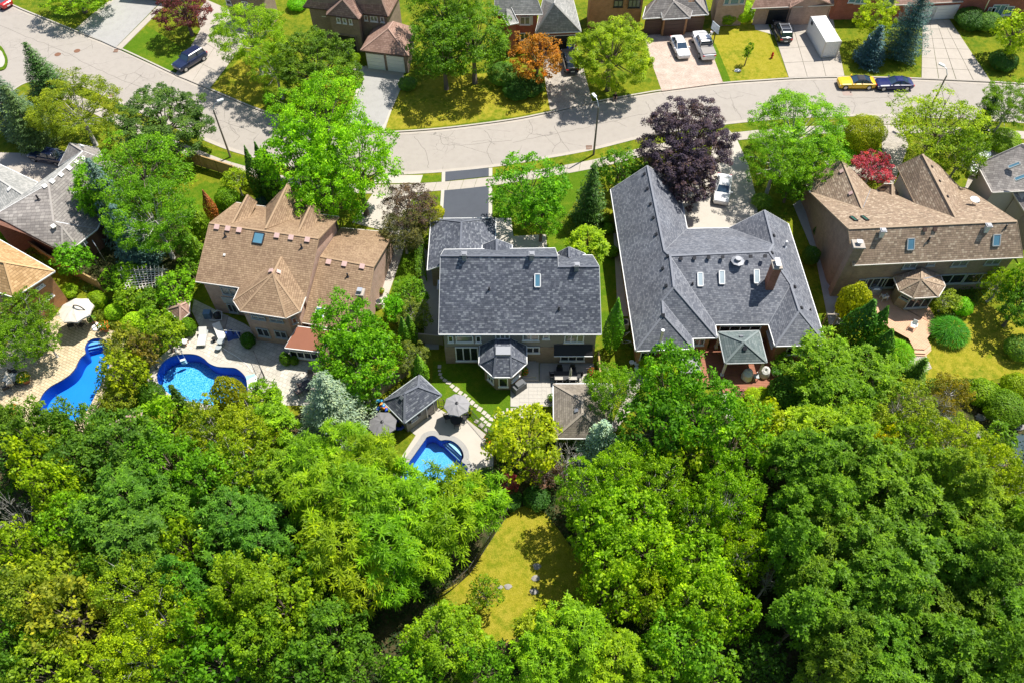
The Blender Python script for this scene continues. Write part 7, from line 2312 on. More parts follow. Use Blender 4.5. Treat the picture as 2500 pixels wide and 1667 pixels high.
lounger('long grey sun lounger beside the kidney pool, left one', 'b2', 545, 545, 0.06)
lounger('grey sun lounger beside the round glass tables', 'b2', 705, 500, 0.5)
table('square white side table with orange legs at the kidney pool', 'b2', 370, 575, 0.62, 0.55, 0.45, M_WHITE, legmat=plain('orange_wood', (0.45, 0.12, 0.04), 0.6), rz=-0.2, cat='side table')
table('round glass garden table near the lounger', 'b2', 710, 572, 0.75, 0.75, 0.6, M_GTRIM, True, cat='side table')
table('lower round glass table trailing the white hose', 'b2', 688, 628, 0.62, 0.62, 0.4, M_GTRIM, True, cat='side table')
table('small dark round stool beside the lounger', 'b2', 645, 548, 0.45, 0.45, 0.4, M_BLACK, True, cat='stool')
hp = smooth_line([Q('b2', *p, 0.16) for p in ((720, 630), (780, 670), (850, 710), (920, 765), (970, 815), (1005, 860))], 5)
tag(part('garden_hose', MB().tube(hp, 0.03, 5), M_WHITE), 'thin white hose curving across the patio to the kidney pool', 'hose')
# blue folded tent and its white pole
c = Q('b2', 790, 510, 0.4)
single('folded_cover', MB().box((c.x, c.y, 0.35), (0.9, 1.2, 0.4), 0.6, 0.6).box((c.x + 0.7, c.y, 0.3), (0.6, 0.8, 0.3), 0.2, 0.7), plain('blue_tarpaulin', (0.05, 0.10, 0.35), 0.6), 'crumpled blue tarpaulin on the patio behind the loungers', 'tarpaulin')
tag(part('white_pole', MB().tube([Q('b2', 740, 475, 1.0), Q('b2', 895, 487, 1.0)], 0.035, 6).tube([Q('b2', 845, 480, 1.0), Q('b2', 902, 572, 0.3)], 0.035, 6), M_WHITE), 'bent white pole leaning over the blue tarpaulin', 'pole')
# pool equipment
c = Q('b2', 680, 350, 0.5)
r = thing('pool_pump', 'grey pool filter tank and pump with white pipes by the tall window', 'pool pump', (c.x, c.y, 0.12))
part('pad', MB().box((c.x - 0.3, c.y - 0.4, 0.17), (2.4, 1.6, 0.1)), M_CONC, r)
part('filter_tank', MB().lathe((c.x, c.y, 0.2), [(0.3, 0), (0.36, 0.2), (0.36, 0.6), (0.2, 0.8), (0.05, 0.85)], 12), M_DARKM, r, smooth=True)
part('heater', MB().box((c.x - 1.0, c.y + 0.2, 0.6), (0.7, 0.6, 0.8)), plain('blue_grey_steel', (0.12, 0.2, 0.32), 0.5), r)
part('pipes', MB().tube([(c.x - .8, c.y - .3, .3), (c.x - .2, c.y - .5, .5), (c.x + .5, c.y - .4, .5), (c.x + .5, c.y + .3, .9), (c.x, c.y + .4, 1.0), (c.x - .3, c.y, 1.0)], 0.04, 6), M_WHITE, r)
# pool ladder and entry steps of the kidney pool
a, b = Q('b2', 322, 715, 0.17), Q('b2', 370, 700, 0.17)
d = (Q('b2', 350, 745, 0.17) - Q('b2', 330, 690, 0.17)).normalized()
r = thing('pool_ladder', 'curved steel hand rails and white step at the kidney pool edge', 'pool ladder', (a + b) / 2)
for p in (a, b):
 part('hand_rail', MB().tube(smooth_line([p - d * 0.5, p - d * 0.5 + Vector((0, 0, 0.7)), p - d * 0.1 + Vector((0, 0, 0.95)), p + d * 0.3 + Vector((0, 0, 0.7)), p + d * 0.42 - Vector((0, 0, 0.8))], 5), 0.025, 6), M_STEEL, r)
for k in range(3):
 m_ = d * 0.42 - Vector((0, 0, 0.15 + 0.28 * k))
 part('tread', MB().bar(a + m_, b + m_, 0.22, 0.04), M_WHITE, r)
r = thing('pool_steps', 'white moulded steps let into the right end of the kidney pool', 'pool steps', Q('b2', 995, 940, 0.1))
part('shell', MB().prism(PL('b2', [(938, 890), (1020, 872), (1052, 940), (1048, 985), (965, 1002)], 0.2), 0.05, 0.178), plain('aqua_plastic', (0.30, 0.62, 0.60), 0.4), r)
for k in range(4):
 x = 962 + k * 24
 part('tread', MB().prism(PL('b2', [(x - 14, 930 - k * 12), (x + 6, 926 - k * 12), (x + 14, 990 - k * 2), (x - 6, 998 - k * 2)], 0.2), 0.1, 0.19 + 0.03 * k), M_WHITE, r)
tag(part('rolled_cover', MB().tube([Q('b2', 985, 1110, 0.5), Q('b2', 1030, 1030, 0.5)], 0.16, 10), M_DARKM), 'dark rolled pool cover leaning on the iron fence', 'pool cover')
# chairs on the sunny stamped patio
cg = chair_at('brown mesh chair nearest the house on the stamped patio', 'b2', 1532, 890, 180, M_DARKM, plain('brown_mesh', (0.22, 0.17, 0.15), 0.7), 'mesh chairs on the stamped patio')
chair_at('brown mesh chair on the stamped patio, the middle one', 'b2', 1447, 978, -60, 0, 0, 'mesh chairs on the stamped patio', base=cg)
chair_at('brown mesh chair on the stamped patio, beside the blue spruce', 'b2', 1425, 1040, -50, 0, 0, 'mesh chairs on the stamped patio', base=cg)
table('dark round table in the shade of the blue spruce top', 'b2', 1500, 975, 1.2, 1.2, 0.72, M_DARKM, True)
# pool toys behind the pool house
def toy(label, tile, x, y, R, mat):
 c = Q(tile, x, y, 0.5)
 single('pool_float', MB().tube([(c.x + R * math.cos(a), c.y + R * math.sin(a), 0.45) for a in [i * math.pi / 6 for i in range(13)]], 0.16, 8, False), mat, label, 'pool float', 'pool floats by the pool house')
toy('light blue ring float by the wooden fence, behind the pool house', 'b3', 285, 775, 0.42, plain('toy_light_blue', (0.05, 0.35, 0.65), 0.4))
toy('deep blue ring float below the light blue one', 'b3', 305, 838, 0.48, plain('toy_blue', (0.02, 0.08, 0.5), 0.4))
toy('dark round float nearest the dull grey parasol', 'b3', 238, 862, 0.35, M_BLACK)
toy('orange yellow ring float against the pool house wall', 'b3', 325, 790, 0.3, plain('toy_orange', (0.8, 0.3, 0.02), 0.4))
toy('blue ring float right of the dull grey parasol', 'b3', 465, 960, 0.45, plain('toy_navy', (0.02, 0.05, 0.4), 0.4))
# flower pots
def pot(label, tile, x, y, s, flower, z=0.15, leaf=(0.10, 0.24, 0.03), potm=None):
 c = Q(tile, x, y, z + 0.4 * s)
 r = thing('flower_pot', label, 'flower pot', (c.x, c.y, z))
 part('pot', MB().lathe((0, 0, 0), [(0.16 * s, 0), (0.25 * s, 0.32 * s), (0.28 * s, 0.36 * s), (0.22 * s, 0.34 * s)], 10), potm or plain('terracotta', (0.35, 0.14, 0.07), 0.8), r, local=True)
 for nm, col, n, rr, sz in (('foliage', leaf, 150, 0.38, 0.13), ('flowers', flower, 60, 0.40, 0.09)):
  rng = np.random.default_rng(int(x + y))
  d = sph(rng, n, -0.1)
  V, F, t = leaves(d * rr * s * np.array([1, 1, .7]) + np.array([0, 0, 0.5 * s]), unit(d + rng.normal(0, .4, d.shape)), unit(rng.normal(0, 1, d.shape)), np.full(n, sz * s * 1.3), np.full(n, sz * s), rng.uniform(.3, .9, n))
  o = bpy.data.objects.new(nm, np_mesh(nm, V, F, t, M_LEAF)); o.parent = r; o['kind'] = 'stuff'; o.color = (*col, 1); COL.objects.link(o)
RED_F, ORG_F, YEL_F, PNK_F = (0.6, 0.02, 0.02), (0.7, 0.2, 0.03), (0.7, 0.5, 0.02), (0.6, 0.1, 0.3)
pot('pot of yellow and red flowers by the stone steps of the bay', 'b3', 1605, 480, 1.3, ORG_F)
pot('pot of red cannas at the fence end of the stone patio', 'b3', 2248, 495, 1.4, RED_F)
pot('small green pot at the corner of the brown grey shelter', 'b3', 1866, 718, 1.0, (0.25, 0.35, 0.05))
pot('yellow flower pot at the gate beside the grey parasol', 'b3', 1115, 842, 0.8, YEL_F)
pot('orange flower pot at the pool fence corner below the parasol', 'b3', 1300, 1098, 1.3, ORG_F)
pot('pot of orange red flowers at the foot of the cantilever parasol', 'b1', 955, 445, 1.5, ORG_F)
pot('small square planter beside the cantilever parasol arm', 'b1', 843, 380, 1.1, (0.25, 0.4, 0.03))
pot('lone pot with orange flowers on the corner of the tan terrace', 'b1', 112, 1205, 1.4, ORG_F)
pot('pot of purple and yellow flowers by the stacked chairs', 'b1', 218, 915, 1.6, YEL_F)
pot('pot of pink and red flowers at the step of the red deck', 'b4', 1318, 1055, 1.5, PNK_F)
pot('red potted flowers on the path below the red deck', 'b4', 1288, 1115, 1.1, RED_F)
pot('hanging basket with green leaves on the pink brick wall', 'm2', 1808, 1172, 0.9, YEL_F)
pot('bright flower stand at the right end of the red deck', 'b4', 1672, 858, 1.3, (0.12, 0.35, 0.05), z=0.43, potm=M_WHITE)
# folded parasol and stacked furniture on the far left terrace
c = Q('b1', 80, 925, 0.9)
r = thing('closed_parasol', 'closed cream parasol lying over the dark garden chairs at the left edge', 'parasol', (c.x, c.y, 0.15), 0.5)
part('canopy', MB().tube([(0, -0.7, 0.75), (0, 0.0, 0.9), (0, 0.9, 1.0)], [0.32, 0.2, 0.05], 8), M_BEIGE, r, local=True)
part('pole', MB().tube([(0, 1.1, 1.02), (0, -1.2, 0.6)], 0.03, 6), M_DARKM, r, local=True)
for x, y, a, l in ((60, 1000, 30, 'lowest dark chair in the group at the left edge'), (130, 850, -60, 'dark chair nearest the tree in the group at the left edge'), (165, 950, 100, 'dark chair beside the purple flower pot')):
 chair_at(l, 'b1', x, y, a, 0, 0, 'dark chairs at the left edge', base=ch)
table('glass topped table among the dark chairs at the left edge', 'b1', 95, 905, 1.2, 0.9, 0.7, M_DARKM, top=M_GTRIM)
chair_at('blue cushioned chair under the cantilever parasol, left', 'b1', 655, 430, 20, M_DARKM, plain('blue_cushion', (0.05, 0.14, 0.4), 0.8), 'chairs under the cantilever parasol', base=ch)
chair_at('dark chair under the cantilever parasol, right', 'b1', 745, 430, -20, 0, 0, 'chairs under the cantilever parasol', base=ch)
# ---------------------------------------------------------------- fences
def fence(label, tile, pts, h=1.8, mat=None, board=0.15, post=2.4, z=0.1, iron=False, name='fence', gap=0.012):
 P = [Vector((p.x, p.y, 0)) for p in PL(tile, pts, z)]
 r = thing(name, label, 'fence', (P[0].x, P[0].y, z))
 bm_ = None
 for a, b in zip(P, P[1:]):
  L = (b - a).length
  u = (b - a) / L
  ang = math.atan2(u.y, u.x)
  npst = max(1, round(L / post))
  for i in range(npst + 1):
   p = a.lerp(b, i / npst)
   part('post', MB().box((p.x, p.y, z + (h + 0.06) / 2), (0.05 if iron else 0.11, 0.05 if iron else 0.11, h + 0.06), ang), mat, r)
  for zz in ((z + 0.12, z + h - 0.06) if iron else (z + 0.35, z + h - 0.2)):
   n_ = Vector((-u.y, u.x, 0)) * (0 if iron else 0.045)
   part('rail', MB().bar(a + n_ + Vector((0, 0, zz)), b + n_ + Vector((0, 0, zz)), 0.035), mat, r)
  if not iron:
   part('rail', MB().bar(a + Vector((0, 0, z + h + 0.03)), b + Vector((0, 0, z + h + 0.03)), 0.15, 0.04), mat, r)
  nb = max(1, int(L / board))
  w = 0.018 if iron else L / nb - gap
  me = None
  for i in range(nb):
   p = a.lerp(b, (i + 0.5) / nb)
   if me is None:
    o = part('picket' if iron else 'board', MB().box((0, 0, h / 2), (w, 0.018, h - 0.06)), mat, r, local=True)
    me = o.data
   else:
    o = bpy.data.objects.new('picket' if iron else 'board', me)
    o.parent = r
    COL.objects.link(o)
   o.location = (p.x - P[0].x, p.y - P[0].y, 0.0)
   o.rotation_euler = (0, 0, ang)
 return r
fence('wooden board fence along the lawn behind the bright locust tree', 'm1', [(1790, 10), (1850, 30), (2170, 130), (2420, 260)], 1.8, M_WOOD, z=0.12)
fence('wooden fence running below the golden roofed house to the pergola', 'm1', [(60, 640), (500, 935), (740, 1060), (950, 1175)], 1.7, M_WOOD, z=0.12)
fence('bleached wooden fence behind the pool house and pool floats', 'b3', [(165, 985), (240, 745), (375, 640), (550, 500)], 1.8, M_WOODG, z=0.12)
fence('short wooden fence between the dining table and the slate house garden', 'b3', [(2285, 400), (2300, 590)], 1.8, M_WOOD, z=0.12)
fence('wooden fence at the shaded side of the middle house', 'b3', [(625, 215), (870, 235)], 1.5, M_WOODG, z=0.12)
fence('black iron pool fence below the grey parasol', 'b3', [(1118, 870), (1282, 1060), (1332, 1090), (1338, 1560)], 1.2, M_DARKM, 0.13, 2.0, 0.14, True)
fence('short black iron fence between pool house and grey parasol', 'b3', [(835, 800), (885, 800)], 1.2, M_DARKM, 0.13, 2.0, 0.14, True)
fence('black iron fence between the kidney pool and the stamped patio', 'b2', [(1040, 730), (1115, 905), (1060, 1020), (960, 1190)], 1.2, M_DARKM, 0.13, 2.0, 0.14, True)
fence('dark metal fence curving along the clearing in the wood', 'f2', [(1010, 620), (905, 780), (790, 960), (700, 1040), (615, 1095)], 1.4, M_DARKM, 0.16, 2.4, 0.12, True)
# pergola
def pergola():
 a, b, c, d = Q('m1', 1090, 985, 2.4), Q('m1', 1500, 975, 2.4), Q('m1', 1490, 1110, 2.4), Q('m1', 1170, 1150, 2.4)
 r = thing('pergola', 'white garden pergola overgrown with a climber', 'pergola', ((a + c) / 2).to_tuple()[:2] + (0.12,))
 for p in (a, b, c, d):
  part('post', MB().box((p.x, p.y, 1.25), (0.14, 0.14, 2.3)), M_OFFW, r)
 for p, q_ in ((a, b), (d, c)):
  u = (q_ - p).normalized()
  part('beam', MB().bar(p - u * 0.4, q_ + u * 0.4, 0.06, 0.2), M_OFFW, r)
 for i in range(12):
  t_ = i / 11
  p, q_ = a.lerp(b, t_) + Vector((0, 0, .17)), d.lerp(c, t_) + Vector((0, 0, .17))
  u = (q_ - p).normalized()
  part('rafter', MB().bar(p - u * 0.45, q_ + u * 0.45, 0.05, 0.15), M_OFFW, r)
 for j in range(7):
  t_ = (j + 0.5) / 7
  p, q_ = a.lerp(d, t_) + Vector((0, 0, .27)), b.lerp(c, t_) + Vector((0, 0, .27))
  part('lath', MB().bar(p, q_, 0.05, 0.04), M_OFFW, r)
pergola()
# goal frames
for i, (x0, y0, x1, y1, l) in enumerate(((855, 860, 888, 915, 'left'), (942, 860, 978, 915, 'right'))):
 a, b = Q('m1', x0, y0, 0.12), Q('m1', x1, y1, 0.12)
 r = thing('net_frame', '%s one of two tall net frames in the dark garden by the low grey house' % l, 'net frame', a, 0, 'net frames')
 z2 = Vector((0, 0, 2.6))
 part('frame', MB().bar(a, a + z2, 0.05).bar(b, b + z2, 0.05).bar(a + z2, b + z2, 0.05).bar(a, b, 0.05), M_STEEL, r)
 for k in range(1, 5):
  part('net_line', MB().bar(a.lerp(b, k / 5), a.lerp(b, k / 5) + z2, 0.015).bar(a + z2 * k / 5, b + z2 * k / 5, 0.015), M_STEEL, r)
# poles and wires right of the slate house
r = thing('garden_gate', 'grey wooden gate frame at the right side of the slate roofed house', 'gate', Q('b4', 2120, 440, 0.1))
ga, gb = Q('b4', 2088, 440, 0.1), Q('b4', 2190, 440, 0.1)
for p in (ga, gb):
 part('post', MB().bar(p, p + Vector((0, 0, 1.9)), 0.1), M_WOODG, r)
part('top_bar', MB().bar(ga + Vector((0, 0, 1.93)), gb + Vector((0, 0, 1.93)), 0.12, 0.06), M_WOODG, r)
# rocks
M_ROCK = paving('garden_rock', (0.30, 0.28, 0.26), 0.2, 0, 0.6, 4.0)
def rock(label, tile, x, y, s, z=0.0, mat=None, flat=0.5, group=None):
 c = Q(tile, x, y, 0.2)
 rg = random.Random(int(x * 7 + y))
 mb = MB()
 n, m = 9, 4
 vs = []
 for j in range(m + 1):
  ph = -0.3 + (math.pi / 2 + 0.3) * j / m
  for i in range(n):
   a = 2 * math.pi * i / n
   f = 1 + rg.uniform(-0.22, 0.22)
   vs.append((c.x + s * f * math.cos(a) * math.cos(ph), c.y + 0.75 * s * f * math.sin(a) * math.cos(ph), 0.15 + s * flat * math.sin(ph) * (1 + rg.uniform(-.1, .1))))
 fs = [(i + j * n, (i + 1) % n + j * n, (i + 1) % n + (j + 1) * n, i + (j + 1) * n) for j in range(m) for i in range(n)] + [tuple(m * n + i for i in range(n))]
 single('boulder', mb.add(vs, fs), mat or M_ROCK, label, 'rock', group)
for x, y, s, l in ((1500, 240, 0.5, 'leftmost rock of the rockery at the right edge'), (1545, 235, 0.45, 'second rock of the rockery beside the dark conifer'), (1595, 262, 0.5, 'dark flat rock in the middle of the rockery'), (1660, 275, 0.4, 'grey rock right of the flat one in the rockery'),
     (1695, 288, 0.55, 'pale rock at the right edge of the photo'), (1485, 330, 0.6, 'large flat rock below the rockery, left'), (1535, 318, 0.5, 'upright split rock below the rockery'), (1620, 448, 0.35, 'small rock by the pond'), (1600, 470, 0.4, 'lowest rock by the pond')):
 rock(l, 'f3', x, y, s, group='rocks of the rockery')
pond = smooth_line([Q('f3', *p, 0.14) for p in ((1660, 340), (1720, 330), (1800, 400), (1780, 500), (1700, 490), (1655, 430))], 4, True)
struct('pond', MB().prism(pond, 0.0, 0.15), glass('pond_water', (0.03, 0.06, 0.07), 0.05))
for x, y, s, l in ((1165, 915, 0.35, 'upper of three flat stones on the right side of the clearing'), (1160, 980, 0.35, 'middle of three flat stones on the right side of the clearing'), (1150, 1055, 0.33, 'lowest of three flat stones on the right side of the clearing'), (1005, 1028, 0.3, 'split stone in the lower part of the clearing'), (960, 1032, 0.22, 'small stone beside the split stone in the clearing')):
 rock(l, 'f2', x, y, s, flat=0.25, group='stones in the clearing')
rock('white stone at the foot of the sapling on the dry lawn', 't3', 2070, 648, 0.42, mat=M_WHITE, flat=0.4)
# ---------------------------------------------------------------- the person on the kerb
def person():
 b = Q('t3', 947, 900, 0.13)
 r = thing('person', 'person in dark clothes sitting on the kerb in the shade of the round tree', 'person', (b.x, b.y, 0.13), R_(-100))
 r['label'] = 'person in dark clothes sitting on the kerb under the round tree'
 def skin(name, verts, edges, radii, mat, parent=r, sub=2):
  me = bpy.data.meshes.new(name)
  me.from_pydata(verts, edges, [])
  o = bpy.data.objects.new(name, me)
  COL.objects.link(o); o.parent = parent
  md = o.modifiers.new('skin', 'SKIN')
  lay = me.skin_vertices[0].data if me.skin_vertices else None
  if lay is None:
   bpy.context.view_layer.objects.active = o
   bpy.ops.mesh.customdata_skin_add()
   lay = me.skin_vertices[0].data
  for i, rr in enumerate(radii):
   lay[i].radius = rr if isinstance(rr, tuple) else (rr, rr)
  lay[0].use_root = True
  s = o.modifiers.new('sub', 'SUBSURF'); s.levels = sub; s.render_levels = sub
  me.materials.append(mat)
  return o
 SK = plain('skin', (0.45, 0.26, 0.18), 0.6); DK = plain('dark_shirt', (0.05, 0.035, 0.04), 0.85); SH = plain('dark_shorts', (0.03, 0.03, 0.045), 0.85)
 # x forward, z up, sitting with hips at the origin
 v = [(0, 0, .1), (.02, 0, .3), (.06, 0, .5), (.1, 0, .6), (.13, 0, .68),
   (.08, .17, .53), (.2, .24, .34), (.38, .12, .38), (.08, -.17, .53), (.2, -.24, .34), (.38, -.12, .38),
   (.05, .1, .1), (.42, .17, .34), (.5, .16, -.08), (.62, .17, -.1), (.05, -.1, .1), (.42, -.17, .34), (.5, -.16, -.08), (.62, -.17, -.1)]
 e = [(0, 1), (1, 2), (2, 3), (3, 4), (2, 5), (5, 6), (6, 7), (2, 8), (8, 9), (9, 10), (0, 11), (11, 12), (12, 13), (13, 14), (0, 15), (15, 16), (16, 17), (17, 18)]
 rr = [.13, .12, .13, .06, .055, .055, .042, .03, .055, .042, .03, .085, .065, .045, .04, .085, .065, .045, .04]
 body = skin('body', v, e, rr, SK)
 skin('shirt', [v[0], v[1], v[2], (.09, 0, .575), v[5], v[6], v[8], v[9]], [(0, 1), (1, 2), (2, 3), (2, 4), (4, 5), (2, 6), (6, 7)], [.145, .14, .15, .08, .075, .062, .075, .062], DK)
 skin('shorts', [v[0], v[11], v[12], v[15], v[16]], [(0, 1), (1, 2), (0, 3), (3, 4)], [.14, .105, .085, .105, .085], SH)
 hd = MB().lathe((.15, 0, .66), [(0.02, 0), (0.065, 0.03), (0.088, 0.1), (0.085, 0.17), (0.05, 0.225), (0.01, 0.235)], 12)
 h = part('head', hd, SK, r, local=True, smooth=True)
 part('hair', MB().lathe((.135, 0, .74), [(0.092, 0), (0.098, 0.06), (0.085, 0.12), (0.04, 0.165), (0.01, 0.17)], 12), M_BLACK, h, local=True, smooth=True)
 part('nose', MB().box((.245, 0, .75), (.03, .022, .04)), SK, h, local=True)
 for s in (-1, 1):
  part('eye', MB().box((.232, s * .032, .785), (.012, .024, .012)), M_BLACK, h, local=True)
  part('ear', MB().box((.15, s * .09, .765), (.03, .018, .05)), SK, h, local=True)
  hb = (.38, s * .12, .38)
  for k in range(4):
   p0 = (hb[0] + .02, hb[1] - s * (.03 - k * .018), hb[2])
   part('finger', MB().tube([p0, (p0[0] + .05, p0[1] - s * .01, p0[2] + .01), (p0[0] + .075, p0[1] - s * .02, p0[2] - .02)], [.009, .008, .006], 5), SK, body, local=True)
  part('finger', MB().tube([hb, (hb[0] + .02, hb[1] - s * .04, hb[2] + .03), (hb[0] + .05, hb[1] - s * .05, hb[2] + .03)], [.011, .009, .007], 5), SK, body, local=True, label='thumb')
  part('shoe', MB().box((.6, s * .165, -.085), (.26, .1, .08), 0, .85), M_BLACK, r, local=True)
 part('mouth', MB().box((.236, 0, .725), (.01, .04, .008)), M_LAMPR, h, local=True)
person()
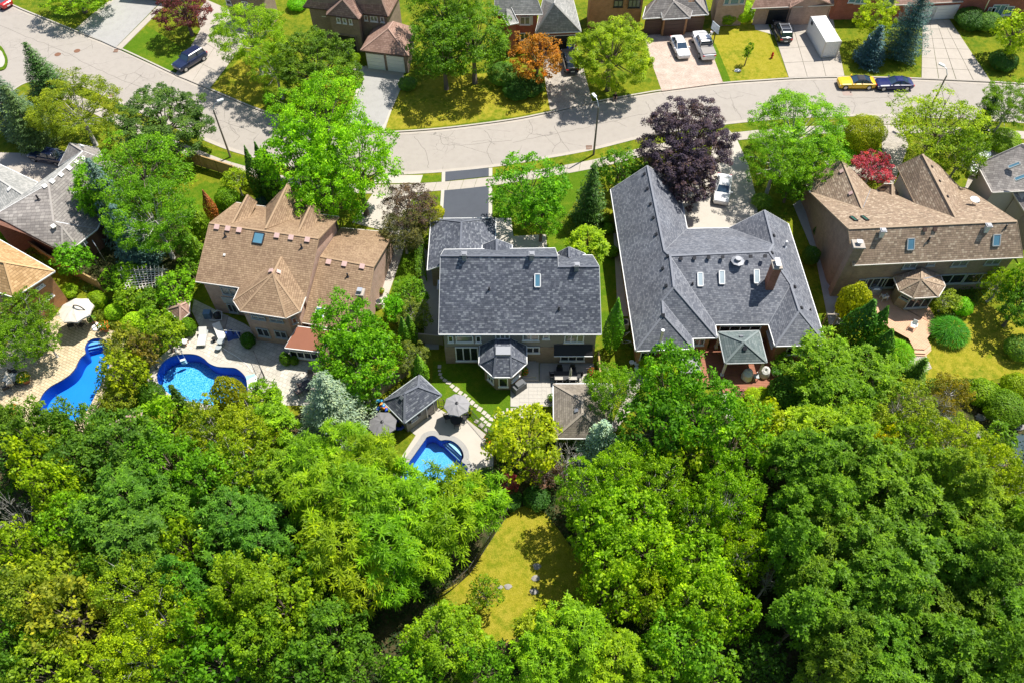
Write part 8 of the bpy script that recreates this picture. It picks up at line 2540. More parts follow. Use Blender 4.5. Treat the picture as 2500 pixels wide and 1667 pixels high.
# ---------------------------------------------------------------- trees and shrubs: kind, tile, x, y, radius in the photograph, height, colour, label
G1 = 'trees in the wood behind the gardens'
TREES = [
 # across the road
 ('maple', None, 186, -18, 80, 5, MID, 'leafy tree at the top edge between the red car and the grey driveway'),
 ('maple', None, 447, 22, 62, 6.5, WINE, 'wine red tree at the top left beside the concrete driveway'),
 ('fine', None, 612, 85, 88, 9.5, (0.17, 0.30, 0.025), 'light green airy tree left of the dark round one, across the road'),
 ('fine', None, 668, 160, 62, 8, (0.17, 0.29, 0.03), 'smaller airy light tree in front of the rose roofed house'),
 ('dense', None, 768, 152, 88, 9.5, (0.085, 0.165, 0.025), 'dark dense dome shaped tree beside the white double garage'),
 ('maple', None, 1082, 115, 84, 10, (0.085, 0.18, 0.025), 'large dark tree right of the white double garage, left crown'),
 ('maple', None, 1155, 100, 92, 10, (0.095, 0.20, 0.025), 'large dark tree in the middle of the top edge, right crown'),
 ('maple', None, 1090, 20, 85, 13, (0.10, 0.20, 0.025), 'tall tree crown touching the top edge left of the red brick house'),
 ('shrub', None, 995, 206, 20, 1.3, BLUISH, 'low blue green juniper at the edge of the concrete driveway'),
 ('maple', None, 1312, 142, 62, 7, ORANGE, 'orange leaved tree in front of the red brick house'),
 ('shrub', None, 1228, 182, 34, 2.2, BLUISH, 'blue green spreading shrub left of the orange tree'),
 ('shrub', None, 1290, 208, 36, 2.0, DEEP, 'dark shrub below the orange tree'),
 ('shrub', None, 1262, 222, 30, 1.6, DEEP, 'dark low shrub at the corner of the paver driveway'),
 ('dense', None, 1494, 122, 90, 9.6, (0.21, 0.30, 0.03), 'big egg shaped yellow green tree whose shade covers the kerb'),
 ('shrub', None, 1775, 42, 22, 1.8, MID, 'round shrub under the blue curtained windows, left'),
 ('shrub', None, 1815, 32, 26, 2.4, (0.22, 0.36, 0.02), 'bright round shrub under the blue curtained windows, right'),
 ('maple', None, 1826, 130, 11, 3.2, GREEN, 'young staked sapling on the dry lawn'),
 ('maple', None, 2138, 50, 46, 6.5, (0.25, 0.34, 0.02), 'small yellow green tree between the container and the tall spruce'),
 ('spruce', None, 2226, 62, 58, 11, DBLUE, 'tall blue spruce reaching the top edge'),
 ('spruce', None, 2131, 117, 38, 5.6, (0.07, 0.15, 0.23), 'compact cone shaped blue spruce by the white container'),
 ('shrub', None, 2370, 48, 34, 2.2, DEEP, 'dark shrub by the top right driveway, left one'),
 ('shrub', None, 2412, 55, 28, 2.0, BLUISH, 'dark shrub by the top right driveway, right one'),
 ('maple', None, 2482, 78, 52, 6.5, (0.22, 0.33, 0.02), 'light green tree at the top right edge'),
 ('shrub', None, 2450, 150, 30, 1.8, DEEP, 'dark shrub in the shade of the top right tree'),
 ('shrub', 't2', 905, 540, 13, 1.2, MID, 'small shrub beside the walk to the white garage'),
 ('shrub', 't2', 890, 730, 22, 1.4, MID, 'low shrub at the foot of the dense dome tree'),
 ('shrub', None, 725, 12, 20, 1.4, VIVID, 'bright shrub by the fence at the top edge'),
 # south verge and front gardens
 ('spruce', None, 30, 265, 62, 9, (0.10, 0.17, 0.13), 'blue green spruce at the left edge above the parked dark car'),
 ('spruce', None, 100, 178, 48, 7.5, (0.06, 0.14, 0.06), 'tall dark green spruce beside the bend of the road'),
 ('spruce', None, 62, 300, 55, 9, (0.09, 0.16, 0.10), 'lower blue green spruce left of the birch'),
 ('fine', None, 188, 268, 100, 8.5, (0.20, 0.25, 0.02), 'yellowish green birch beside the road, upper left'),
 ('dense', None, 392, 292, 96, 8, (0.07, 0.14, 0.065), 'dark blue green maple on the verge at the left'),
 ('open', None, 345, 430, 122, 10, (0.105, 0.25, 0.02), 'large bright green locust over the low grey house, upper crown'),
 ('fine', None, 372, 530, 100, 10, (0.095, 0.225, 0.02), 'large bright green locust over the low grey house, lower crown'),
 ('feather', None, 235, 470, 52, 9, (0.12, 0.28, 0.02), 'side branch like small locust left of the blue spruce'),
 ('spruce', None, 275, 500, 50, 11, (0.13, 0.21, 0.25), 'slim blue spruce poking out of the bright locust'),
 ('spruce', None, 320, 590, 48, 9, (0.10, 0.18, 0.22), 'blue spruce in the shade below the bright locust'),
 ('maple', None, 175, 634, 42, 4.6, (0.10, 0.27, 0.02), 'round bright green small tree at the corner of the low grey house'),
 ('maple', None, 790, 300, 112, 13, (0.15, 0.33, 0.015), 'big bright green maple over the road, upper crown'),
 ('maple', None, 730, 400, 92, 11, (0.14, 0.31, 0.015), 'big bright green maple over the road, left lower crown'),
 ('maple', None, 870, 400, 98, 12, (0.15, 0.34, 0.015), 'big bright green maple over the road, right crown'),
 ('maple', None, 800, 470, 82, 10, (0.13, 0.31, 0.015), 'big bright green maple touching the brown roof'),
 ('cedar', None, 622, 432, 17, 7.5, (0.05, 0.13, 0.025), 'leftmost dark columnar cedar by the brown roofed house'),
 ('cedar', None, 645, 420, 16, 7.5, (0.045, 0.12, 0.025), 'second dark columnar cedar from the left'),
 ('cedar', None, 665, 428, 15, 7, (0.045, 0.12, 0.025), 'third dark columnar cedar from the left'),
 ('cedar', None, 655, 452, 16, 6, (0.05, 0.13, 0.025), 'short columnar cedar in front of its row'),
 ('fine', None, 578, 440, 30, 4, (0.24, 0.34, 0.03), 'small pale green tree at the end of the wooden fence'),
 ('shrub', None, 555, 487, 26, 2.4, GREEN, 'rounded shrub behind the brown roofed house'),
 ('shrub', None, 640, 492, 13, 1.2, DBLUE, 'small blue juniper in the roof nook of the brown roofed house'),
 ('cedar', None, 513, 508, 14, 4.5, (0.42, 0.13, 0.03), 'narrow rust orange cedar beside the brown roofed house'),
 ('thuja', None, 483, 545, 22, 4.5, (0.10, 0.19, 0.02), 'olive green cedar left of the brown roof, upper'),
 ('thuja', None, 460, 600, 26, 4.5, (0.09, 0.18, 0.02), 'olive green cedar left of the brown roof, middle'),
 ('thuja', None, 487, 620, 22, 4.2, (0.10, 0.21, 0.02), 'olive green cedar left of the brown roof, lower'),
 ('maple', None, 462, 660, 26, 3, GREEN, 'small bushy tree above the vine by the pergola'),
 ('fine', None, 1000, 510, 62, 6, MAUVE, 'brownish purple plum tree beside the pale driveway, upper crown'),
 ('fine', None, 985, 565, 52, 5.5, (0.13, 0.12, 0.06), 'brownish plum tree beside the pale driveway, lower crown'),
 ('fine', None, 1045, 540, 36, 4.5, (0.20, 0.20, 0.05), 'olive side of the plum tree by the charcoal garage roof'),
 ('shrub', None, 1070, 520, 14, 1.4, (0.35, 0.38, 0.02), 'small golden shrub beside the sealed driveway'),
 ('maple', None, 1290, 462, 86, 8.5, (0.10, 0.26, 0.02), 'bright green tree in front of the middle house, main crown'),
 ('maple', None, 1322, 520, 54, 7, (0.11, 0.28, 0.02), 'lower drooping crown of the tree before the middle house'),
 ('dark_spruce', None, 1442, 482, 42, 8, (0.055, 0.13, 0.035), 'drooping dark green cedar between the middle and slate houses'),
 ('feather', None, 1435, 598, 48, 5, (0.20, 0.33, 0.02), 'light yellow green weeping shrub beside the middle house'),
 ('maple', None, 1510, 410, 52, 5, (0.08, 0.19, 0.02), 'dark green bushes beneath the purple tree, left'),
 ('maple', None, 1580, 440, 36, 4, DEEP, 'dark green bush beneath the purple tree, beside the slate roof'),
 ('dense', None, 1680, 335, 104, 10, PURPLE, 'large purple leaved tree beside the road, upper crown'),
 ('dense', None, 1676, 425, 70, 8.5, PURPLE, 'lower purple leaved crown above the white car'),
 ('grass', None, 1861, 490, 24, 1.5, (0.14, 0.26, 0.08), 'round fountain grass at the corner of the pale driveway'),
 ('fine', None, 1945, 315, 114, 8.5, (0.15, 0.30, 0.02), 'big green tree right of the purple tree, upper crown'),
 ('fine', None, 1900, 390, 80, 8, (0.13, 0.26, 0.02), 'lower left crown of the big green tree by the driveway'),
 ('fine', None, 1990, 395, 60, 7, (0.14, 0.28, 0.02), 'lower right crown of the big green tree by the tan roof'),
 ('shrub', None, 2110, 330, 45, 4, (0.24, 0.30, 0.02), 'large clipped round yellow green shrub by the sidewalk'),
 ('shrub', None, 2060, 378, 28, 1.2, VIVID, 'low bright green shrub under the clipped round one, left'),
 ('shrub', None, 2125, 380, 26, 1.2, VIVID, 'low bright green shrub under the clipped round one, right'),
 ('fine', None, 2130, 408, 46, 4.2, ROSE, 'crimson Japanese maple in the roof angle of the tan house'),
 ('open', None, 2290, 320, 114, 8.5, (0.22, 0.30, 0.02), 'yellow green tree hiding the foot of the right street lamp'),
 ('fine', None, 2350, 380, 60, 8, (0.12, 0.22, 0.025), 'darker green tree beside the half hidden white car'),
 ('dark_spruce', None, 2402, 290, 26, 6, DEEP, 'small dark conifer right of the yellow green tree'),
 ('fine', None, 2465, 260, 66, 8, (0.12, 0.22, 0.025), 'green tree over the sidewalk at the right edge'),
 ('shrub', None, 2450, 345, 40, 1.5, MID, 'green ground cover bush above the grey roof at the right edge'),
 ('maple', None, 1930, 450, 40, 4.5, (0.09, 0.2, 0.02), 'leafy bush between the fountain grass and the tan roof'),
 # side gardens
 ('cedar', None, 1499, 800, 22, 7.6, (0.075, 0.21, 0.015), 'bright green columnar cedar between middle and slate houses'),
 ('shrub', None, 1480, 535, 11, 1.1, GREEN, 'uppermost of three round balls beside the slate roofed house'),
 ('shrub', None, 1484, 560, 12, 1.1, GREEN, 'middle one of three round balls beside the slate roofed house'),
 ('shrub', None, 1494, 616, 14, 1.1, GREEN, 'lowest of three round balls beside the slate roofed house'),
 ('maple', None, 998, 720, 42, 4, GREEN, 'green hedge tree between brown and charcoal roofs, upper'),
 ('fine', None, 1012, 770, 40, 4, (0.15, 0.20, 0.08), 'grey green hedge tree between brown and charcoal roofs, lower'),
 ('maple', None, 965, 755, 32, 4, VIVID, 'bright hedge tree right of the pink brick chimney'),
 ('maple', None, 850, 812, 76, 9.5, (0.11, 0.27, 0.015), 'big green maple before the brown house, upper crown'),
 ('maple', None, 870, 885, 88, 9, (0.10, 0.25, 0.015), 'big green maple before the brown house, lower crown'),
 ('maple', None, 925, 850, 50, 7.5, (0.11, 0.26, 0.015), 'right side crown of the big maple before the brown house'),
 ('fine', None, 1005, 875, 40, 4.5, (0.20, 0.23, 0.06), 'small olive tree above the pool house roof'),
 ('cedar', None, 988, 820, 15, 5, (0.07, 0.17, 0.02), 'dark green cedar above the olive tree, left'),
 ('cedar', None, 1003, 812, 14, 5, (0.07, 0.17, 0.02), 'dark green cedar above the olive tree, right'),
 ('cedar', None, 1025, 905, 18, 4.5, (0.09, 0.21, 0.015), 'green cedar at the upper corner of the pool house'),
 ('spruce', None, 812, 1000, 98, 10, (0.25, 0.34, 0.31), 'large silvery blue spruce beside the stamped patio'),
 ('maple', None, 888, 990, 30, 3.5, GREEN, 'green bush between the silvery spruce and the wooden fence'),
 ('shrub', None, 605, 832, 16, 1.6, (0.04, 0.12, 0.02), 'dark round shrub at the wall of the octagonal bay'),
 ('shrub', None, 697, 877, 12, 1.5, (0.06, 0.15, 0.02), 'upright small shrub left of the sunroom'),
 ('shrub', None, 719, 881, 9, 1.0, (0.08, 0.18, 0.02), 'small ball shrub right next to the upright one'),
 ('shrub', None, 560, 965, 35, 4.6, (0.20, 0.22, 0.015), 'golden tipped cedar standing against the kidney pool', 1),
 ('maple', None, 640, 960, 32, 2.6, (0.17, 0.30, 0.02), 'light green bush behind the black iron fence'),
 ('shrub', None, 668, 965, 18, 1.6, MID, 'green bush at the edge of the stamped patio'),
 ('shrub', None, 367, 965, 30, 2.4, (0.05, 0.12, 0.02), 'dark clipped round shrub left of the kidney pool'),
 ('maple', None, 302, 905, 50, 6, (0.20, 0.27, 0.02), 'yellowish tree between the two pools, lower crown'),
 ('maple', None, 318, 852, 48, 5.5, (0.24, 0.24, 0.03), 'reddish tipped tree between the two pools, upper crown'),
 ('maple', None, 355, 855, 36, 5, (0.25, 0.20, 0.04), 'small russet tipped crown right of the tree between the pools'),
 ('maple', None, 400, 818, 46, 4.5, (0.16, 0.24, 0.02), 'green shrubbery above the dark garden chair, right'),
 ('maple', None, 290, 978, 38, 3.5, (0.20, 0.25, 0.02), 'low yellowish bush below the long pool'),
 ('maple', None, 380, 785, 34, 3.5, MID, 'garden shrub left of the small shed'),
 ('shrub', None, 280, 765, 20, 1.5, (0.22, 0.38, 0.04), 'bright hosta like shrub among the garden bushes'),
 ('shrub', None, 238, 735, 20, 1.8, MID, 'round green shrub right of the beige parasol'),
 ('shrub', None, 325, 790, 24, 2.2, (0.26, 0.40, 0.04), 'pale flowering shrub in the garden left of the shed'),
 ('maple', None, 320, 735, 34, 3, MID, 'leafy bush below the pergola, left'),
 ('maple', None, 365, 735, 30, 3, GREEN, 'leafy bush below the pergola, right'),
 ('maple', None, 430, 705, 46, 4, (0.14, 0.30, 0.02), 'bushy green tree right of the pergola'),
 ('maple', None, 300, 680, 46, 3.2, (0.14, 0.27, 0.02), 'climber smothering the left half of the pergola'),
 ('shrub', None, 458, 800, 18, 2, GREEN, 'green bush below the small shed'),
 ('fine', None, 66, 770, 62, 6, (0.10, 0.19, 0.02), 'dark green tree over the terrace at the left, upper crown'),
 ('fine', None, 42, 832, 64, 6, (0.11, 0.21, 0.02), 'dark green tree over the terrace at the left, lower crown'),
 ('fine', None, 105, 826, 40, 5, (0.12, 0.22, 0.02), 'right hand crown of the dark tree over the terrace'),
 ('shrub', None, 170, 712, 18, 1.2, (0.20, 0.32, 0.03), 'pale flowering plant in the bed above the beige parasol'),
 ('shrub', None, 8, 590, 22, 2.5, MID, 'shrub at the left edge between the two roofs'),
 # behind the slate and tan houses
 ('fine', None, 1497, 955, 62, 8, (0.14, 0.28, 0.025), 'tall light green birch right of the brown grey shelter'),
 ('maple', None, 1628, 945, 84, 11, (0.10, 0.25, 0.02), 'big green maple before the red deck, upper crown'),
 ('maple', None, 1600, 1050, 88, 10, (0.07, 0.18, 0.02), 'big dark green maple before the red deck, lower left crown'),
 ('maple', None, 1705, 1020, 94, 11, (0.09, 0.23, 0.02), 'big green maple below the gazebo, lower right crown'),
 ('maple', None, 1790, 1080, 92, 10, (0.14, 0.29, 0.02), 'light green maple in the wood below the gazebo'),
 ('maple', None, 1860, 1050, 62, 8, (0.26, 0.33, 0.02), 'yellow tinged maple crown right of the gazebo maple'),
 ('shrub', None, 1590, 894, 26, 2, (0.16, 0.26, 0.02), 'spiky green shrub under the slate house windows'),
 ('shrub', None, 1630, 905, 22, 1.5, (0.26, 0.36, 0.02), 'yellow green shrub beside the hot tub'),
 ('grass', None, 1842, 964, 22, 1.2, (0.26, 0.36, 0.03), 'row of feathery light grass at the foot of the red deck, left'),
 ('grass', None, 1864, 962, 20, 1.2, (0.26, 0.36, 0.03), 'row of feathery light grass at the foot of the red deck, right'),
 ('shrub', None, 1898, 935, 14, 0.9, (0.20, 0.06, 0.04), 'low red leaved shrub at the corner of the red deck'),
 ('maple', None, 1912, 885, 24, 2, GREEN, 'green bush right of the red deck'),
 ('shrub', None, 1930, 905, 20, 1.2, (0.28, 0.38, 0.10), 'pale variegated hosta right of the red deck'),
 ('shrub', None, 1935, 968, 52, 3, (0.05, 0.13, 0.02), 'dark round juniper below the hosta'),
 ('feather', None, 2010, 890, 84, 8, (0.13, 0.25, 0.02), 'broad light green tree right of the gazebo, left crown'),
 ('feather', None, 2110, 930, 84, 8, (0.12, 0.23, 0.02), 'broad light green tree right of the gazebo, right crown'),
 ('feather', None, 2040, 985, 86, 8, (0.11, 0.22, 0.02), 'broad light green tree right of the gazebo, lower crown'),
 ('shrub', None, 2085, 740, 34, 4.6, (0.30, 0.31, 0.015), 'tall yellow clipped hedge beside the deck'),
 ('thuja', None, 2100, 795, 36, 6.5, (0.04, 0.13, 0.02), 'dark green cedar below the yellow hedge, left'),
 ('thuja', None, 2138, 800, 22, 5.5, (0.05, 0.15, 0.02), 'dark green cedar below the yellow hedge, right'),
 ('thuja', None, 2150, 850, 28, 5, (0.05, 0.14, 0.02), 'dark green cedar beside the feathery bush'),
 ('grass', None, 2190, 862, 42, 3.4, (0.15, 0.33, 0.03), 'large feathery bright green bush beside the deck steps'),
 ('grass', None, 2322, 805, 44, 2.4, (0.05, 0.20, 0.03), 'big low spreading dark juniper right of the deck'),
 ('shrub', None, 2350, 750, 22, 1.5, VIVID, 'bright green shrub above the spreading juniper'),
 ('fine', None, 2308, 735, 32, 2.8, (0.26, 0.32, 0.04), 'pale yellow green bush at the bay of the tan house'),
 ('fine', None, 2440, 695, 34, 4.5, (0.20, 0.30, 0.02), 'light green bush at the wall of the tan house, right'),
 ('maple', None, 2490, 745, 48, 5.5, (0.08, 0.18, 0.03), 'dark green tree at the right edge below the tan roof'),
 ('maple', None, 2500, 690, 40, 7, (0.14, 0.26, 0.02), 'green tree crown cut by the right edge under the tan roof'),
 ('shrub', None, 2490, 850, 30, 2.2, BLUISH, 'blue green shrub at the right edge beside the dry lawn'),
 ('dark_spruce', None, 2240, 905, 26, 3.5, GREEN, 'small conifer at the end of the pale garden path'),
 ('shrub', None, 2000, 565, 12, 1.6, DEEP, 'dark round shrub at the wall of the tan house'),
 ('shrub', None, 1980, 625, 18, 2.2, DEEP, 'larger dark round shrub against the tan house side wall'),
 # around the clearing
 ('maple', None, 1283, 1078, 86, 7, YELLOW, 'bright yellow tree below the stone patio'),
 ('spruce', None, 1466, 1080, 54, 6, (0.33, 0.45, 0.43), 'round silver blue spruce beside the brown grey shelter'),
 ('bare', None, 1385, 1120, 42, 6, (0.20, 0.16, 0.04), 'half bare brown conifer between yellow tree and silver spruce'),
 ('fine', None, 1330, 1150, 42, 3, (0.30, 0.18, 0.14), 'dull pink flowering shrub below the yellow tree'),
 ('fine', None, 1242, 1180, 22, 2.6, (0.45, 0.08, 0.10), 'red flowering shrub below the yellow tree'),
 ('shrub', None, 1190, 1172, 28, 1.8, DEEP, 'dark hydrangea at the corner of the pool terrace'),
 ('shrub', None, 1245, 1220, 26, 1.5, DEEP, 'dark shrub at the top of the clearing, left'),
 ('shrub', None, 1310, 1215, 30, 1.6, DEEP, 'dark shrub at the top of the clearing, right'),
 ('open', None, 1185, 1450, 40, 4, (0.13, 0.24, 0.02), 'thin young tree standing on the clearing'),
]
# the wood: sumacs in the middle
for i, (x, y, r, h) in enumerate([(768, 1150, 72, 9), (850, 1112, 78, 9), (915, 1145, 72, 10), (985, 1200, 56, 9), (1068, 1195, 34, 7), (800, 1220, 92, 10), (900, 1230, 92, 11), (1000, 1260, 84, 10), (1125, 1215, 56, 8), (1170, 1235, 58, 8), (1098, 1290, 62, 9), (840, 1330, 88, 10), (940, 1340, 90, 10), (1040, 1350, 70, 8), (880, 1420, 66, 8), (965, 1425, 52, 7)]):
 place = ['beside the silvery spruce', 'hanging over the parasol furniture', 'over the left end of the stepped pool', 'over the middle of the stepped pool', 'closest to the white pool steps', 'in the second row on the left', 'in the second row, widest crown', 'in the second row over the hidden pool water', 'over the lower end of the pool terrace', 'reaching furthest right, above the clearing',
    'by the metal fence of the clearing', 'in the third row on the left', 'in the third row, middle', 'in the third row by the clearing', 'lowest of the group, left', 'lowest of the group, right'][i]
 TREES.append(('walnut', None, x, y, r, h, (0.13 + 0.025 * (i % 3), 0.265 + 0.02 * (i % 2), 0.02), 'sumac with star shaped leaf whorls, ' + place))
# left wood
for kind, x, y, r, h, c, l in [
 ('dense', 88, 1064, 80, 10, (0.085, 0.17, 0.03), 'dark green tree in the wood just below the tan terrace'),
 ('maple', 190, 1058, 70, 8, (0.09, 0.19, 0.03), 'dark tree in the wood touching the lower end of the long pool'),
 ('dense', 300, 1085, 84, 10, (0.08, 0.17, 0.04), 'blue green tree in the wood below the pink shed roof'),
 ('maple', 12, 1140, 72, 9, (0.06, 0.14, 0.05), 'dark bluish tree in the wood at the left edge, upper'),
 ('maple', 100, 1135, 56, 10, (0.20, 0.30, 0.02), 'lime yellow crown in the left wood, upper of two'),
 ('maple', 138, 1205, 62, 10, (0.21, 0.31, 0.02), 'lime yellow crown in the left wood, lower of two'),
 ('maple', 205, 1140, 72, 9, (0.07, 0.15, 0.04), 'dark crown right of the two lime yellow ones'),
 ('maple', 402, 1035, 62, 7, (0.17, 0.31, 0.02), 'light green bushy tree in the wood below the kidney pool, left'),
 ('dark_spruce', 458, 1010, 30, 8, (0.05, 0.11, 0.02), 'thin dark spruce in the wood below the kidney pool'),
 ('fine', 520, 1050, 76, 8, (0.16, 0.23, 0.02), 'olive fine leaved tree below the golden tipped cedar'),
 ('fine', 610, 1060, 80, 8, (0.20, 0.28, 0.02), 'yellowish fine leaved tree left of the silvery spruce'),
 ('whorl', 682, 1040, 52, 7, (0.17, 0.30, 0.03), 'pale long leaved tree at the foot of the silvery spruce'),
 ('fine', 600, 1140, 82, 9, (0.16, 0.25, 0.02), 'olive green tree in the second row of the left wood'),
 ('maple', 415, 1135, 82, 9, (0.10, 0.23, 0.02), 'mid green tree in the left wood under the thin spruce'),
 ('maple', 515, 1175, 74, 9, (0.09, 0.22, 0.02), 'mid green tree in the centre of the left wood'),
 ('whorl', 680, 1170, 70, 8, (0.13, 0.24, 0.03), 'green tree just left of the sumacs'),
 ('whorl', 330, 1230, 88, 10, (0.085, 0.19, 0.04), 'dark whorled tree in the left wood, upper'),
 ('whorl', 345, 1330, 92, 10, (0.08, 0.18, 0.045), 'dark whorled tree in the left wood, lower'),
 ('whorl', 250, 1290, 62, 9, (0.09, 0.20, 0.04), 'dark whorled tree left of its larger neighbours'),
 ('maple', 185, 1290, 70, 9, (0.15, 0.29, 0.02), 'light green maple right of the dead branches'),
 ('bare', 38, 1262, 56, 8, (0.2, 0.2, 0.2), 'dead leafless tree at the left edge of the wood'),
 ('maple', 32, 1345, 66, 9, (0.18, 0.29, 0.02), 'lime green tree at the left edge below the dead one'),
 ('whorl', 455, 1260, 60, 8, (0.09, 0.21, 0.03), 'green tree left of the soft blue green ones'),
 ('feather', 570, 1270, 82, 9, (0.08, 0.20, 0.05), 'soft blue green tree in the left wood, upper'),
 ('feather', 640, 1310, 76, 9, (0.075, 0.19, 0.045), 'soft blue green tree in the left wood, right'),
 ('feather', 555, 1345, 66, 8, (0.08, 0.20, 0.045), 'soft blue green tree in the left wood, lower'),
 ('maple', 455, 1335, 52, 9, (0.18, 0.27, 0.02), 'small yellow green crown between dark and soft trees'),
 ('maple', 155, 1400, 62, 9, (0.20, 0.27, 0.03), 'tree with yellow leaf tips, upper crown, lower left'),
 ('maple', 90, 1460, 82, 10, (0.24, 0.29, 0.03), 'tree with golden leaf tips, left crown, lower left'),
 ('maple', 180, 1510, 92, 10, (0.26, 0.27, 0.03), 'tree with golden leaf tips, main crown, lower left'),
 ('fine', 335, 1440, 92, 10, (0.19, 0.27, 0.03), 'olive fine leaved tree in the lower left wood, upper'),
 ('fine', 400, 1520, 84, 10, (0.23, 0.31, 0.02), 'yellow olive fine leaved tree in the lower left wood'),
 ('fine', 345, 1600, 88, 9, (0.24, 0.33, 0.02), 'lime fine leaved tree at the bottom edge, left'),
 ('maple', 250, 1420, 56, 8, (0.07, 0.16, 0.03), 'dark crown between the golden and olive trees'),
 ('feather', 450, 1430, 52, 9, (0.07, 0.19, 0.04), 'dark green tree behind the yellow olive one'),
 ('maple', 500, 1520, 62, 9, (0.11, 0.23, 0.02), 'green tree right of the yellow olive one'),
 ('dense', 600, 1440, 86, 10, (0.15, 0.25, 0.02), 'dense yellow tipped tree in the lower middle, upper left crown'),
 ('dense', 690, 1480, 92, 10, (0.15, 0.24, 0.02), 'dense yellow tipped tree in the lower middle, main crown'),
 ('dense', 640, 1570, 84, 9, (0.12, 0.23, 0.02), 'dense yellow tipped tree in the lower middle, lower crown'),
 ('maple', 540, 1620, 72, 8, (0.10, 0.24, 0.02), 'green tree at the bottom edge right of the lime one'),
 ('maple', 445, 1650, 56, 8, (0.10, 0.22, 0.02), 'green tree cut by the bottom edge, left of middle'),
 ('maple', 240, 1640, 72, 8, (0.20, 0.28, 0.02), 'yellow green tree cut by the bottom edge, lower left'),
 ('maple', 30, 1560, 78, 8, (0.10, 0.22, 0.03), 'green tree at the lower left edge'),
 ('maple', 120, 1640, 84, 8, (0.17, 0.27, 0.03), 'green and yellow tree near the bottom left corner'),
 ('maple', 15, 1650, 60, 8, (0.07, 0.16, 0.03), 'dark tree in the bottom left corner'),
 ('maple', 12, 1450, 52, 8, (0.06, 0.14, 0.03), 'dark tree at the left edge behind the golden one'),
 ('dense', 800, 1560, 86, 9, (0.085, 0.19, 0.03), 'dark green tree left of the shaded gap at the bottom'),
 ('maple', 745, 1640, 76, 8, (0.08, 0.19, 0.03), 'dark green tree at the bottom edge left of the gap'),
 ('maple', 880, 1640, 64, 7, (0.08, 0.18, 0.03), 'dark green tree at the bottom edge under the gap'),
 ('maple', 750, 1400, 62, 8, (0.08, 0.18, 0.03), 'dark crown between the sumacs and the yellow tipped tree'),
]:
 TREES.append((kind, None, x, y, r, h, c, l))
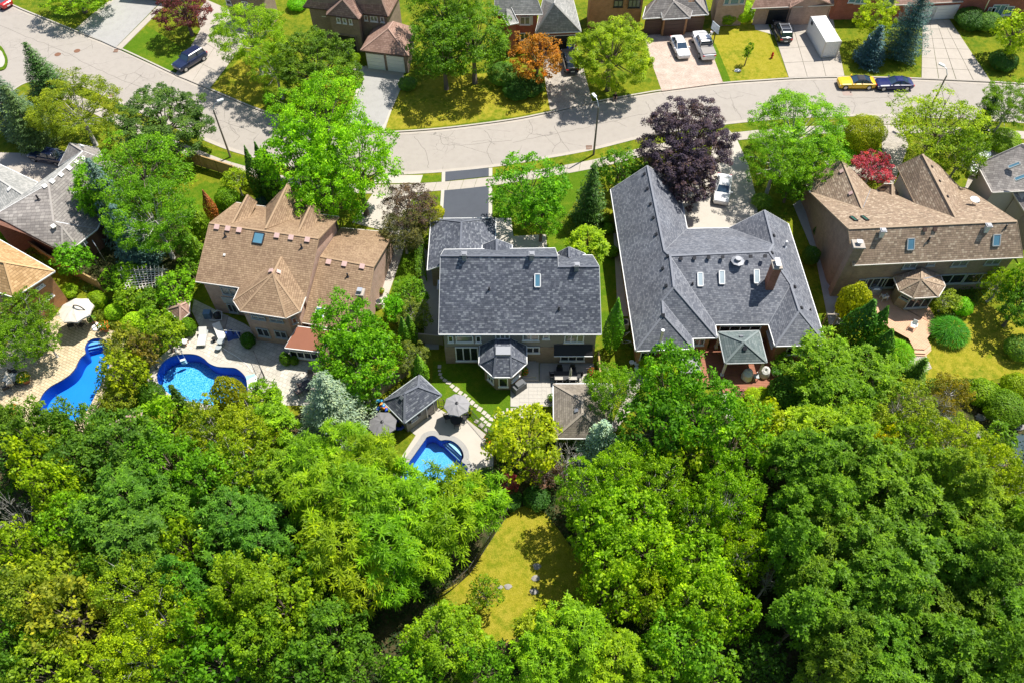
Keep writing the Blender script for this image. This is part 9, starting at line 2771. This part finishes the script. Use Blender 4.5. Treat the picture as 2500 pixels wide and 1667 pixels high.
# centre and right wood
for kind, x, y, r, h, c, l in [
 ('dense', 1085, 1560, 92, 8, (0.15, 0.27, 0.02), 'round dense tree with yellow tips below the clearing'),
 ('maple', 1010, 1640, 66, 7, (0.11, 0.24, 0.02), 'green tree at the bottom edge below the clearing'),
 ('maple', 1180, 1640, 62, 7, (0.10, 0.22, 0.02), 'green tree at the bottom edge right of the round dense one'),
 ('feather', 1318, 1535, 58, 6, (0.24, 0.31, 0.03), 'pale feathery tree at the lower right of the clearing'),
 ('feather', 1400, 1560, 96, 9, (0.15, 0.28, 0.02), 'green feathery tree in the lower middle, main crown'),
 ('feather', 1330, 1620, 82, 8, (0.16, 0.29, 0.02), 'green feathery tree at the bottom edge, left crown'),
 ('feather', 1500, 1620, 84, 8, (0.17, 0.29, 0.02), 'green feathery tree at the bottom edge, right crown'),
 ('fine', 1440, 1200, 78, 9, (0.17, 0.30, 0.02), 'light green fine tree right of the silver spruce, left crown'),
 ('fine', 1520, 1160, 72, 9, (0.18, 0.31, 0.02), 'light green fine tree below the silver spruce, upper crown'),
 ('fine', 1600, 1195, 74, 9, (0.15, 0.28, 0.02), 'light green fine tree below the dark maple'),
 ('maple', 1460, 1290, 66, 8.5, (0.15, 0.29, 0.02), 'green tree on the right side of the clearing, upper'),
 ('maple', 1535, 1270, 84, 8.5, (0.17, 0.31, 0.02), 'large light green tree right of the clearing, main crown'),
 ('maple', 1488, 1370, 76, 8.5, (0.16, 0.31, 0.02), 'large light green tree right of the clearing, lower crown'),
 ('maple', 1580, 1350, 76, 9, (0.18, 0.32, 0.02), 'large light green tree right of the clearing, right crown'),
 ('maple', 1500, 1450, 66, 9, (0.18, 0.31, 0.02), 'light green tree above the green feathery one'),
 ('maple', 1580, 1460, 56, 8, (0.20, 0.28, 0.02), 'yellowish small tree right of the green feathery one'),
 ('maple', 1660, 1120, 62, 8, (0.20, 0.28, 0.02), 'yellow green tree below the big dark maple'),
 ('fine', 1780, 1220, 82, 10, (0.16, 0.29, 0.02), 'loose light green tree left of the dark dense wood, upper'),
 ('fine', 1700, 1270, 64, 9, (0.16, 0.27, 0.02), 'loose green tree left of the upper twiggy one'),
 ('fine', 1810, 1350, 66, 9, (0.19, 0.30, 0.02), 'loose light green tree with grey twigs beside the dark gap'),
 ('maple', 1700, 1390, 78, 9, (0.17, 0.31, 0.02), 'bright green tree beside the dark gap, upper'),
 ('maple', 1700, 1480, 86, 10, (0.18, 0.32, 0.02), 'bright green tree beside the dark gap, middle'),
 ('maple', 1790, 1500, 56, 8, (0.14, 0.27, 0.02), 'green tree at the left rim of the dark gap'),
 ('maple', 1660, 1580, 86, 9, (0.13, 0.27, 0.03), 'green tree at the bottom edge left of the dark gap'),
 ('maple', 1600, 1640, 62, 8, (0.13, 0.26, 0.02), 'green tree cut by the bottom edge, middle right'),
 ('maple', 1740, 1650, 62, 7, (0.12, 0.25, 0.03), 'green tree cut by the bottom edge beside the dark gap'),
 ('maple', 1860, 1610, 56, 6, (0.05, 0.12, 0.03), 'very dark low tree in the dark gap'),
 ('feather', 1990, 1075, 86, 9, (0.20, 0.31, 0.02), 'yellow green soft tree above the dark dense wood'),
 ('feather', 2070, 1050, 66, 8, (0.15, 0.27, 0.02), 'soft green tree above the dark dense wood'),
 ('maple', 2148, 1085, 24, 7, (0.40, 0.38, 0.02), 'small yellow tree above the dark dense wood'),
 ('fine', 2200, 1000, 82, 7, (0.17, 0.24, 0.03), 'olive tree with grey twigs left of the rockery'),
 ('bare', 2290, 1010, 46, 5.5, (0.2, 0.2, 0.2), 'grey leafless shrub left of the rockery'),
 ('fine', 2320, 960, 46, 5, (0.32, 0.28, 0.02), 'orange yellow bush below the dry lawn'),
 ('fine', 2200, 1080, 62, 7, (0.16, 0.25, 0.02), 'olive tree in the wood below the grey twigs'),
 ('fine', 2330, 1090, 72, 7, (0.22, 0.30, 0.02), 'yellow green tree in the wood left of the pond'),
 ('fine', 2410, 1150, 72, 8, (0.22, 0.30, 0.02), 'yellow green tree below the pond'),
 ('fine', 2480, 1200, 62, 8, (0.24, 0.30, 0.02), 'yellow green tree at the right edge below the pond'),
 ('bare', 1905, 1335, 42, 8, MID, 'grey dead branches at the left rim of the dense right wood'),
 ('bare', 2070, 1560, 36, 9.5, MID, 'bare dead branch sticking out of the lower right wood'),
 ('bare', 2440, 1455, 34, 9.5, MID, 'dead twigs near the right edge of the dense wood'),
 ('bare', 1880, 1415, 34, 7, MID, 'grey twigs above the dark gap'),
 ('bare', 2230, 1290, 30, 9.5, MID, 'thin dead twigs in the middle of the dense wood'),
 ('shrub', 2455, 998, 46, 2.4, (0.10, 0.19, 0.02), 'flat dark conifer like bush above the rockery'),
 ('maple', 2440, 1065, 34, 3, GREEN, 'green bush left of the pond'),
 ('shrub', 2400, 960, 34, 2, (0.13, 0.24, 0.02), 'green bush below the dry lawn, right'),
 ('shrub', 2480, 940, 30, 2, (0.17, 0.26, 0.02), 'light bush at the right edge above the rockery'),
]:
 TREES.append((kind, None, x, y, r, h, c, l))
WH = [(1960, 1155, 82), (2060, 1130, 84), (2150, 1160, 78), (2240, 1170, 78), (2320, 1190, 72), (1930, 1250, 76), (2020, 1240, 86), (2120, 1250, 88), (2220, 1260, 88), (2320, 1280, 86), (2420, 1260, 80), (2490, 1300, 64),
  (1925, 1350, 70), (2000, 1340, 84), (2100, 1350, 90), (2200, 1360, 90), (2300, 1380, 88), (2400, 1370, 86), (2480, 1400, 72), (1950, 1440, 74), (2040, 1450, 86), (2140, 1460, 90), (2240, 1470, 90), (2340, 1480, 88), (2440, 1490, 84),
  (1940, 1530, 66), (2030, 1560, 76), (2120, 1570, 86), (2220, 1580, 88), (2320, 1590, 88), (2420, 1600, 84), (2500, 1580, 60), (2000, 1650, 62), (2100, 1660, 76), (2200, 1670, 80), (2310, 1680, 80), (2420, 1690, 78)]
ROWN = ['uppermost', 'second', 'third', 'fourth', 'fifth', 'bottom']
def wh_label(i):
 x, y, r = WH[i]
 row = sum(y >= t for t in (1205, 1320, 1425, 1515, 1630))
 same = [k for k in range(len(WH)) if sum(WH[k][1] >= t for t in (1205, 1320, 1425, 1515, 1630)) == row]
 k = same.index(i)
 n = len(same)
 pos = 'leftmost' if k == 0 else 'rightmost' if k == n - 1 else ['', 'second', 'third', 'fourth', 'fifth', 'sixth', 'seventh'][k] + ' from the left'
 return 'dark green tree of the dense right wood, %s row, %s' % (ROWN[row], pos)
for i, (x, y, r) in enumerate(WH):
 f = max(0, (x - 1900) / 600.0)
 TREES.append(('whorl', None, x + rnd.uniform(-14, 14), y + rnd.uniform(-14, 14), r * rnd.uniform(0.8, 1.1), rnd.uniform(8.0, 12.0), (0.095 + 0.05 * f * (y < 1350), 0.19 + 0.05 * f * (y < 1350) + rnd.uniform(-.02, .02), 0.03), wh_label(i)))
for T in TREES:
 kind, tl, x, y, r, h, c, l = T[:8]
 grp = 'trees in the woods' if y > 1020 and kind not in ('shrub', 'grass') else None
 tree(kind, x, y, r, h, c, l, grp, tl, *(('tree', 'cedar_tree') if len(T) > 8 else ()))
# hedge strips: clipped ones run along the terrace and the narrow passage
def hedge(label, tile, pts, w, h, color, seed=1):
 P = PL(tile, pts, 0.1)
 rng = np.random.default_rng(seed)
 Ls = []
 tot = sum((b - a).length for a, b in zip(P, P[1:]))
 n = int(tot * (w + 2 * h) * 150)
 s = rng.uniform(0, tot, n)
 pos = np.zeros((n, 3)); side = np.zeros((n, 3))
 acc = 0
 for a, b in zip(P, P[1:]):
  L = (b - a).length
  m = (s >= acc) & (s <= acc + L)
  t = ((s[m] - acc) / L)[:, None]
  pos[m] = np.array(a) * (1 - t) + np.array(b) * t
  u = (b - a).normalized()
  side[m] = np.array([-u.y, u.x, 0])
  acc += L
 q = rng.uniform(-h - w / 2, h + w / 2, n)
 k = np.abs(q) <= w / 2
 off = np.where(k, q, np.sign(q) * w / 2) * (1 + rng.normal(0, 0.07, n))
 z = np.where(k, h, h - (np.abs(q) - w / 2)) + rng.normal(0, 0.04, n) + 0.08 * np.sin(s * 3)
 V = pos + side * off[:, None]
 V[:, 2] = 0.1 + np.maximum(z, 0.03)
 N = unit(np.where(k[:, None], np.array([[0, 0, 1.0]]), side * np.sign(q)[:, None]) + rng.normal(0, 0.5, (n, 3)))
 vv, ff, tt = leaves(V, N, unit(rng.normal(0, 1, (n, 3))), rng.uniform(.1, .2, n), rng.uniform(.07, .12, n), rng.uniform(.1, .9, n))
 c = P[0]
 vv = vv - np.array([c.x, c.y, 0.1])
 o = bpy.data.objects.new('hedge', np_mesh('hedge', vv, ff, tt, M_LEAF))
 o.location = (c.x, c.y, 0.1)
 o.color = (*color, 1)
 COL.objects.link(o)
 tag(o, label, 'hedge')
hedge('low clipped hedge along the lower edge of the tan terrace', 'b1', [(-60, 1180), (20, 1240), (110, 1320), (190, 1370)], 0.9, 0.8, (0.13, 0.24, 0.02), 2)
hedge('narrow hedge between the golden roof and the low grey house', 'm1', [(-20, 620), (90, 730), (250, 810), (400, 890), (500, 950)], 0.8, 1.0, (0.14, 0.26, 0.02), 3)
hedge('low olive hedge edging the bed by the beige parasol', 'b1', [(890, 330), (1010, 400), (1150, 470)], 0.8, 0.5, (0.16, 0.22, 0.02), 4)
hedge('climbing hedge strip beside the pale side path, right of the brown house', 'm2', [(2160, 800), (2170, 1000), (2190, 1100)], 0.9, 1.1, (0.12, 0.25, 0.02), 5)
hedge('green hedge at the bottom of the back lawn right of the deck', 'b5', [(1450, 1290), (1700, 1300), (1900, 1290)], 1.0, 0.6, (0.10, 0.2, 0.02), 6)
# undergrowth: leaves nobody could count over the woodland floor
def scatter(name, label, cat, polys, dens, size, color, seed, zr=(0.12, 0.6), holes=()):
 rng = np.random.default_rng(seed)
 out = []
 for tile, poly in polys:
  P = PL(tile, poly, 0.1)
  x0, x1, y0, y1 = min(p.x for p in P), max(p.x for p in P), min(p.y for p in P), max(p.y for p in P)
  n = int((x1 - x0) * (y1 - y0) * dens)
  c = rng.uniform([x0, y0], [x1, y1], (n // 14 + 1, 2))
  p = (c[:, None, :] + rng.normal(0, 0.3, (len(c), 14, 2))).reshape(-1, 2)
  def inside(p, P):
   ins = np.zeros(len(p), bool)
   for i in range(len(P)):
    a, b = P[i], P[(i + 1) % len(P)]
    cnd = (a.y > p[:, 1]) != (b.y > p[:, 1])
    xx = (b.x - a.x) * (p[:, 1] - a.y) / (b.y - a.y + 1e-9) + a.x
    ins ^= cnd & (p[:, 0] < xx)
   return ins
  ins = inside(p, P)
  for tl, hp_ in holes:
   ins &= ~inside(p, PL(tl, hp_, 0.1))
  out.append(p[ins])
 p = np.vstack(out)
 n = len(p)
 V = np.column_stack([p, rng.uniform(zr[0], zr[1], n)])
 N = unit(np.array([[0, 0, 1.0]]) + rng.normal(0, 0.5, (n, 3)))
 vv, ff, tt = leaves(V, N, unit(rng.normal(0, 1, (n, 3))), size * rng.uniform(.6, 1.4, n), size * rng.uniform(.4, .8, n), rng.uniform(.0, .9, n))
 o = bpy.data.objects.new(name, np_mesh(name, vv, ff, tt, M_LEAF))
 o.color = (*color, 1)
 o['kind'] = 'stuff'
 COL.objects.link(o)
 tag(o, label, cat)
CLEAR = [('f2', [(600, 1130), (640, 1060), (790, 960), (900, 780), (1030, 610), (1180, 590), (1350, 800), (1480, 1000), (1460, 1150), (1250, 1250), (1080, 1300), (900, 1350), (700, 1250)]), ('b3', [(300, 1300), (620, 1020), (900, 800), (1300, 1070), (1345, 1150), (1345, 1600), (900, 1950), (300, 1800)])]
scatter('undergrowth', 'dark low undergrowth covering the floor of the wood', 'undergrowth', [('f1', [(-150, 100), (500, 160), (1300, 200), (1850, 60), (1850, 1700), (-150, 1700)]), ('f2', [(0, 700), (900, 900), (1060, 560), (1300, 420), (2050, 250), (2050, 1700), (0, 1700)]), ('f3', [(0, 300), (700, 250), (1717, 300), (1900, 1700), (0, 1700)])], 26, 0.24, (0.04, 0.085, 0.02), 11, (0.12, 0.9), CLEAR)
scatter('ground_cover', 'leafy ground cover in the shady garden beds', 'ground cover', [('m1', [(560, 950), (1000, 1150), (1600, 1150), (1740, 1450), (1700, 1700), (1300, 1750), (1150, 1500), (900, 1380), (850, 1250)]), ('b1', [(880, 1000), (1000, 500), (1400, 500), (1740, 480), (1420, 800), (1360, 1000), (1480, 1150), (1300, 1300), (850, 1300)]), ('b2', [(1060, 900), (1240, 950), (1230, 1150), (950, 1230)]),
  ('m3', [(-30, 1200), (330, 1100), (340, 1700), (-30, 1700)]), ('m3', [(1440, 520), (1940, 400), (1990, 900), (1900, 800), (1600, 640)]), ('b5', [(1480, 430), (1700, 420), (2050, 350), (2200, 500), (1900, 560), (1750, 700), (1560, 700)]), ('b4', [(1640, 720), (1960, 640), (1960, 900), (1700, 1000)]),
  ('t4', [(520, 1420), (1050, 1300), (1060, 1420), (760, 1480)]), ('b3', [(1340, 1100), (1400, 1100), (2700, 1120), (2300, 1450), (1360, 1500)])], 40, 0.2, (0.08, 0.17, 0.02), 12, (0.13, 0.7), [('b1', [(1340, 900), (1500, 680), (1720, 560), (1780, 480), (2000, 700), (1700, 1200), (1500, 1120)])])
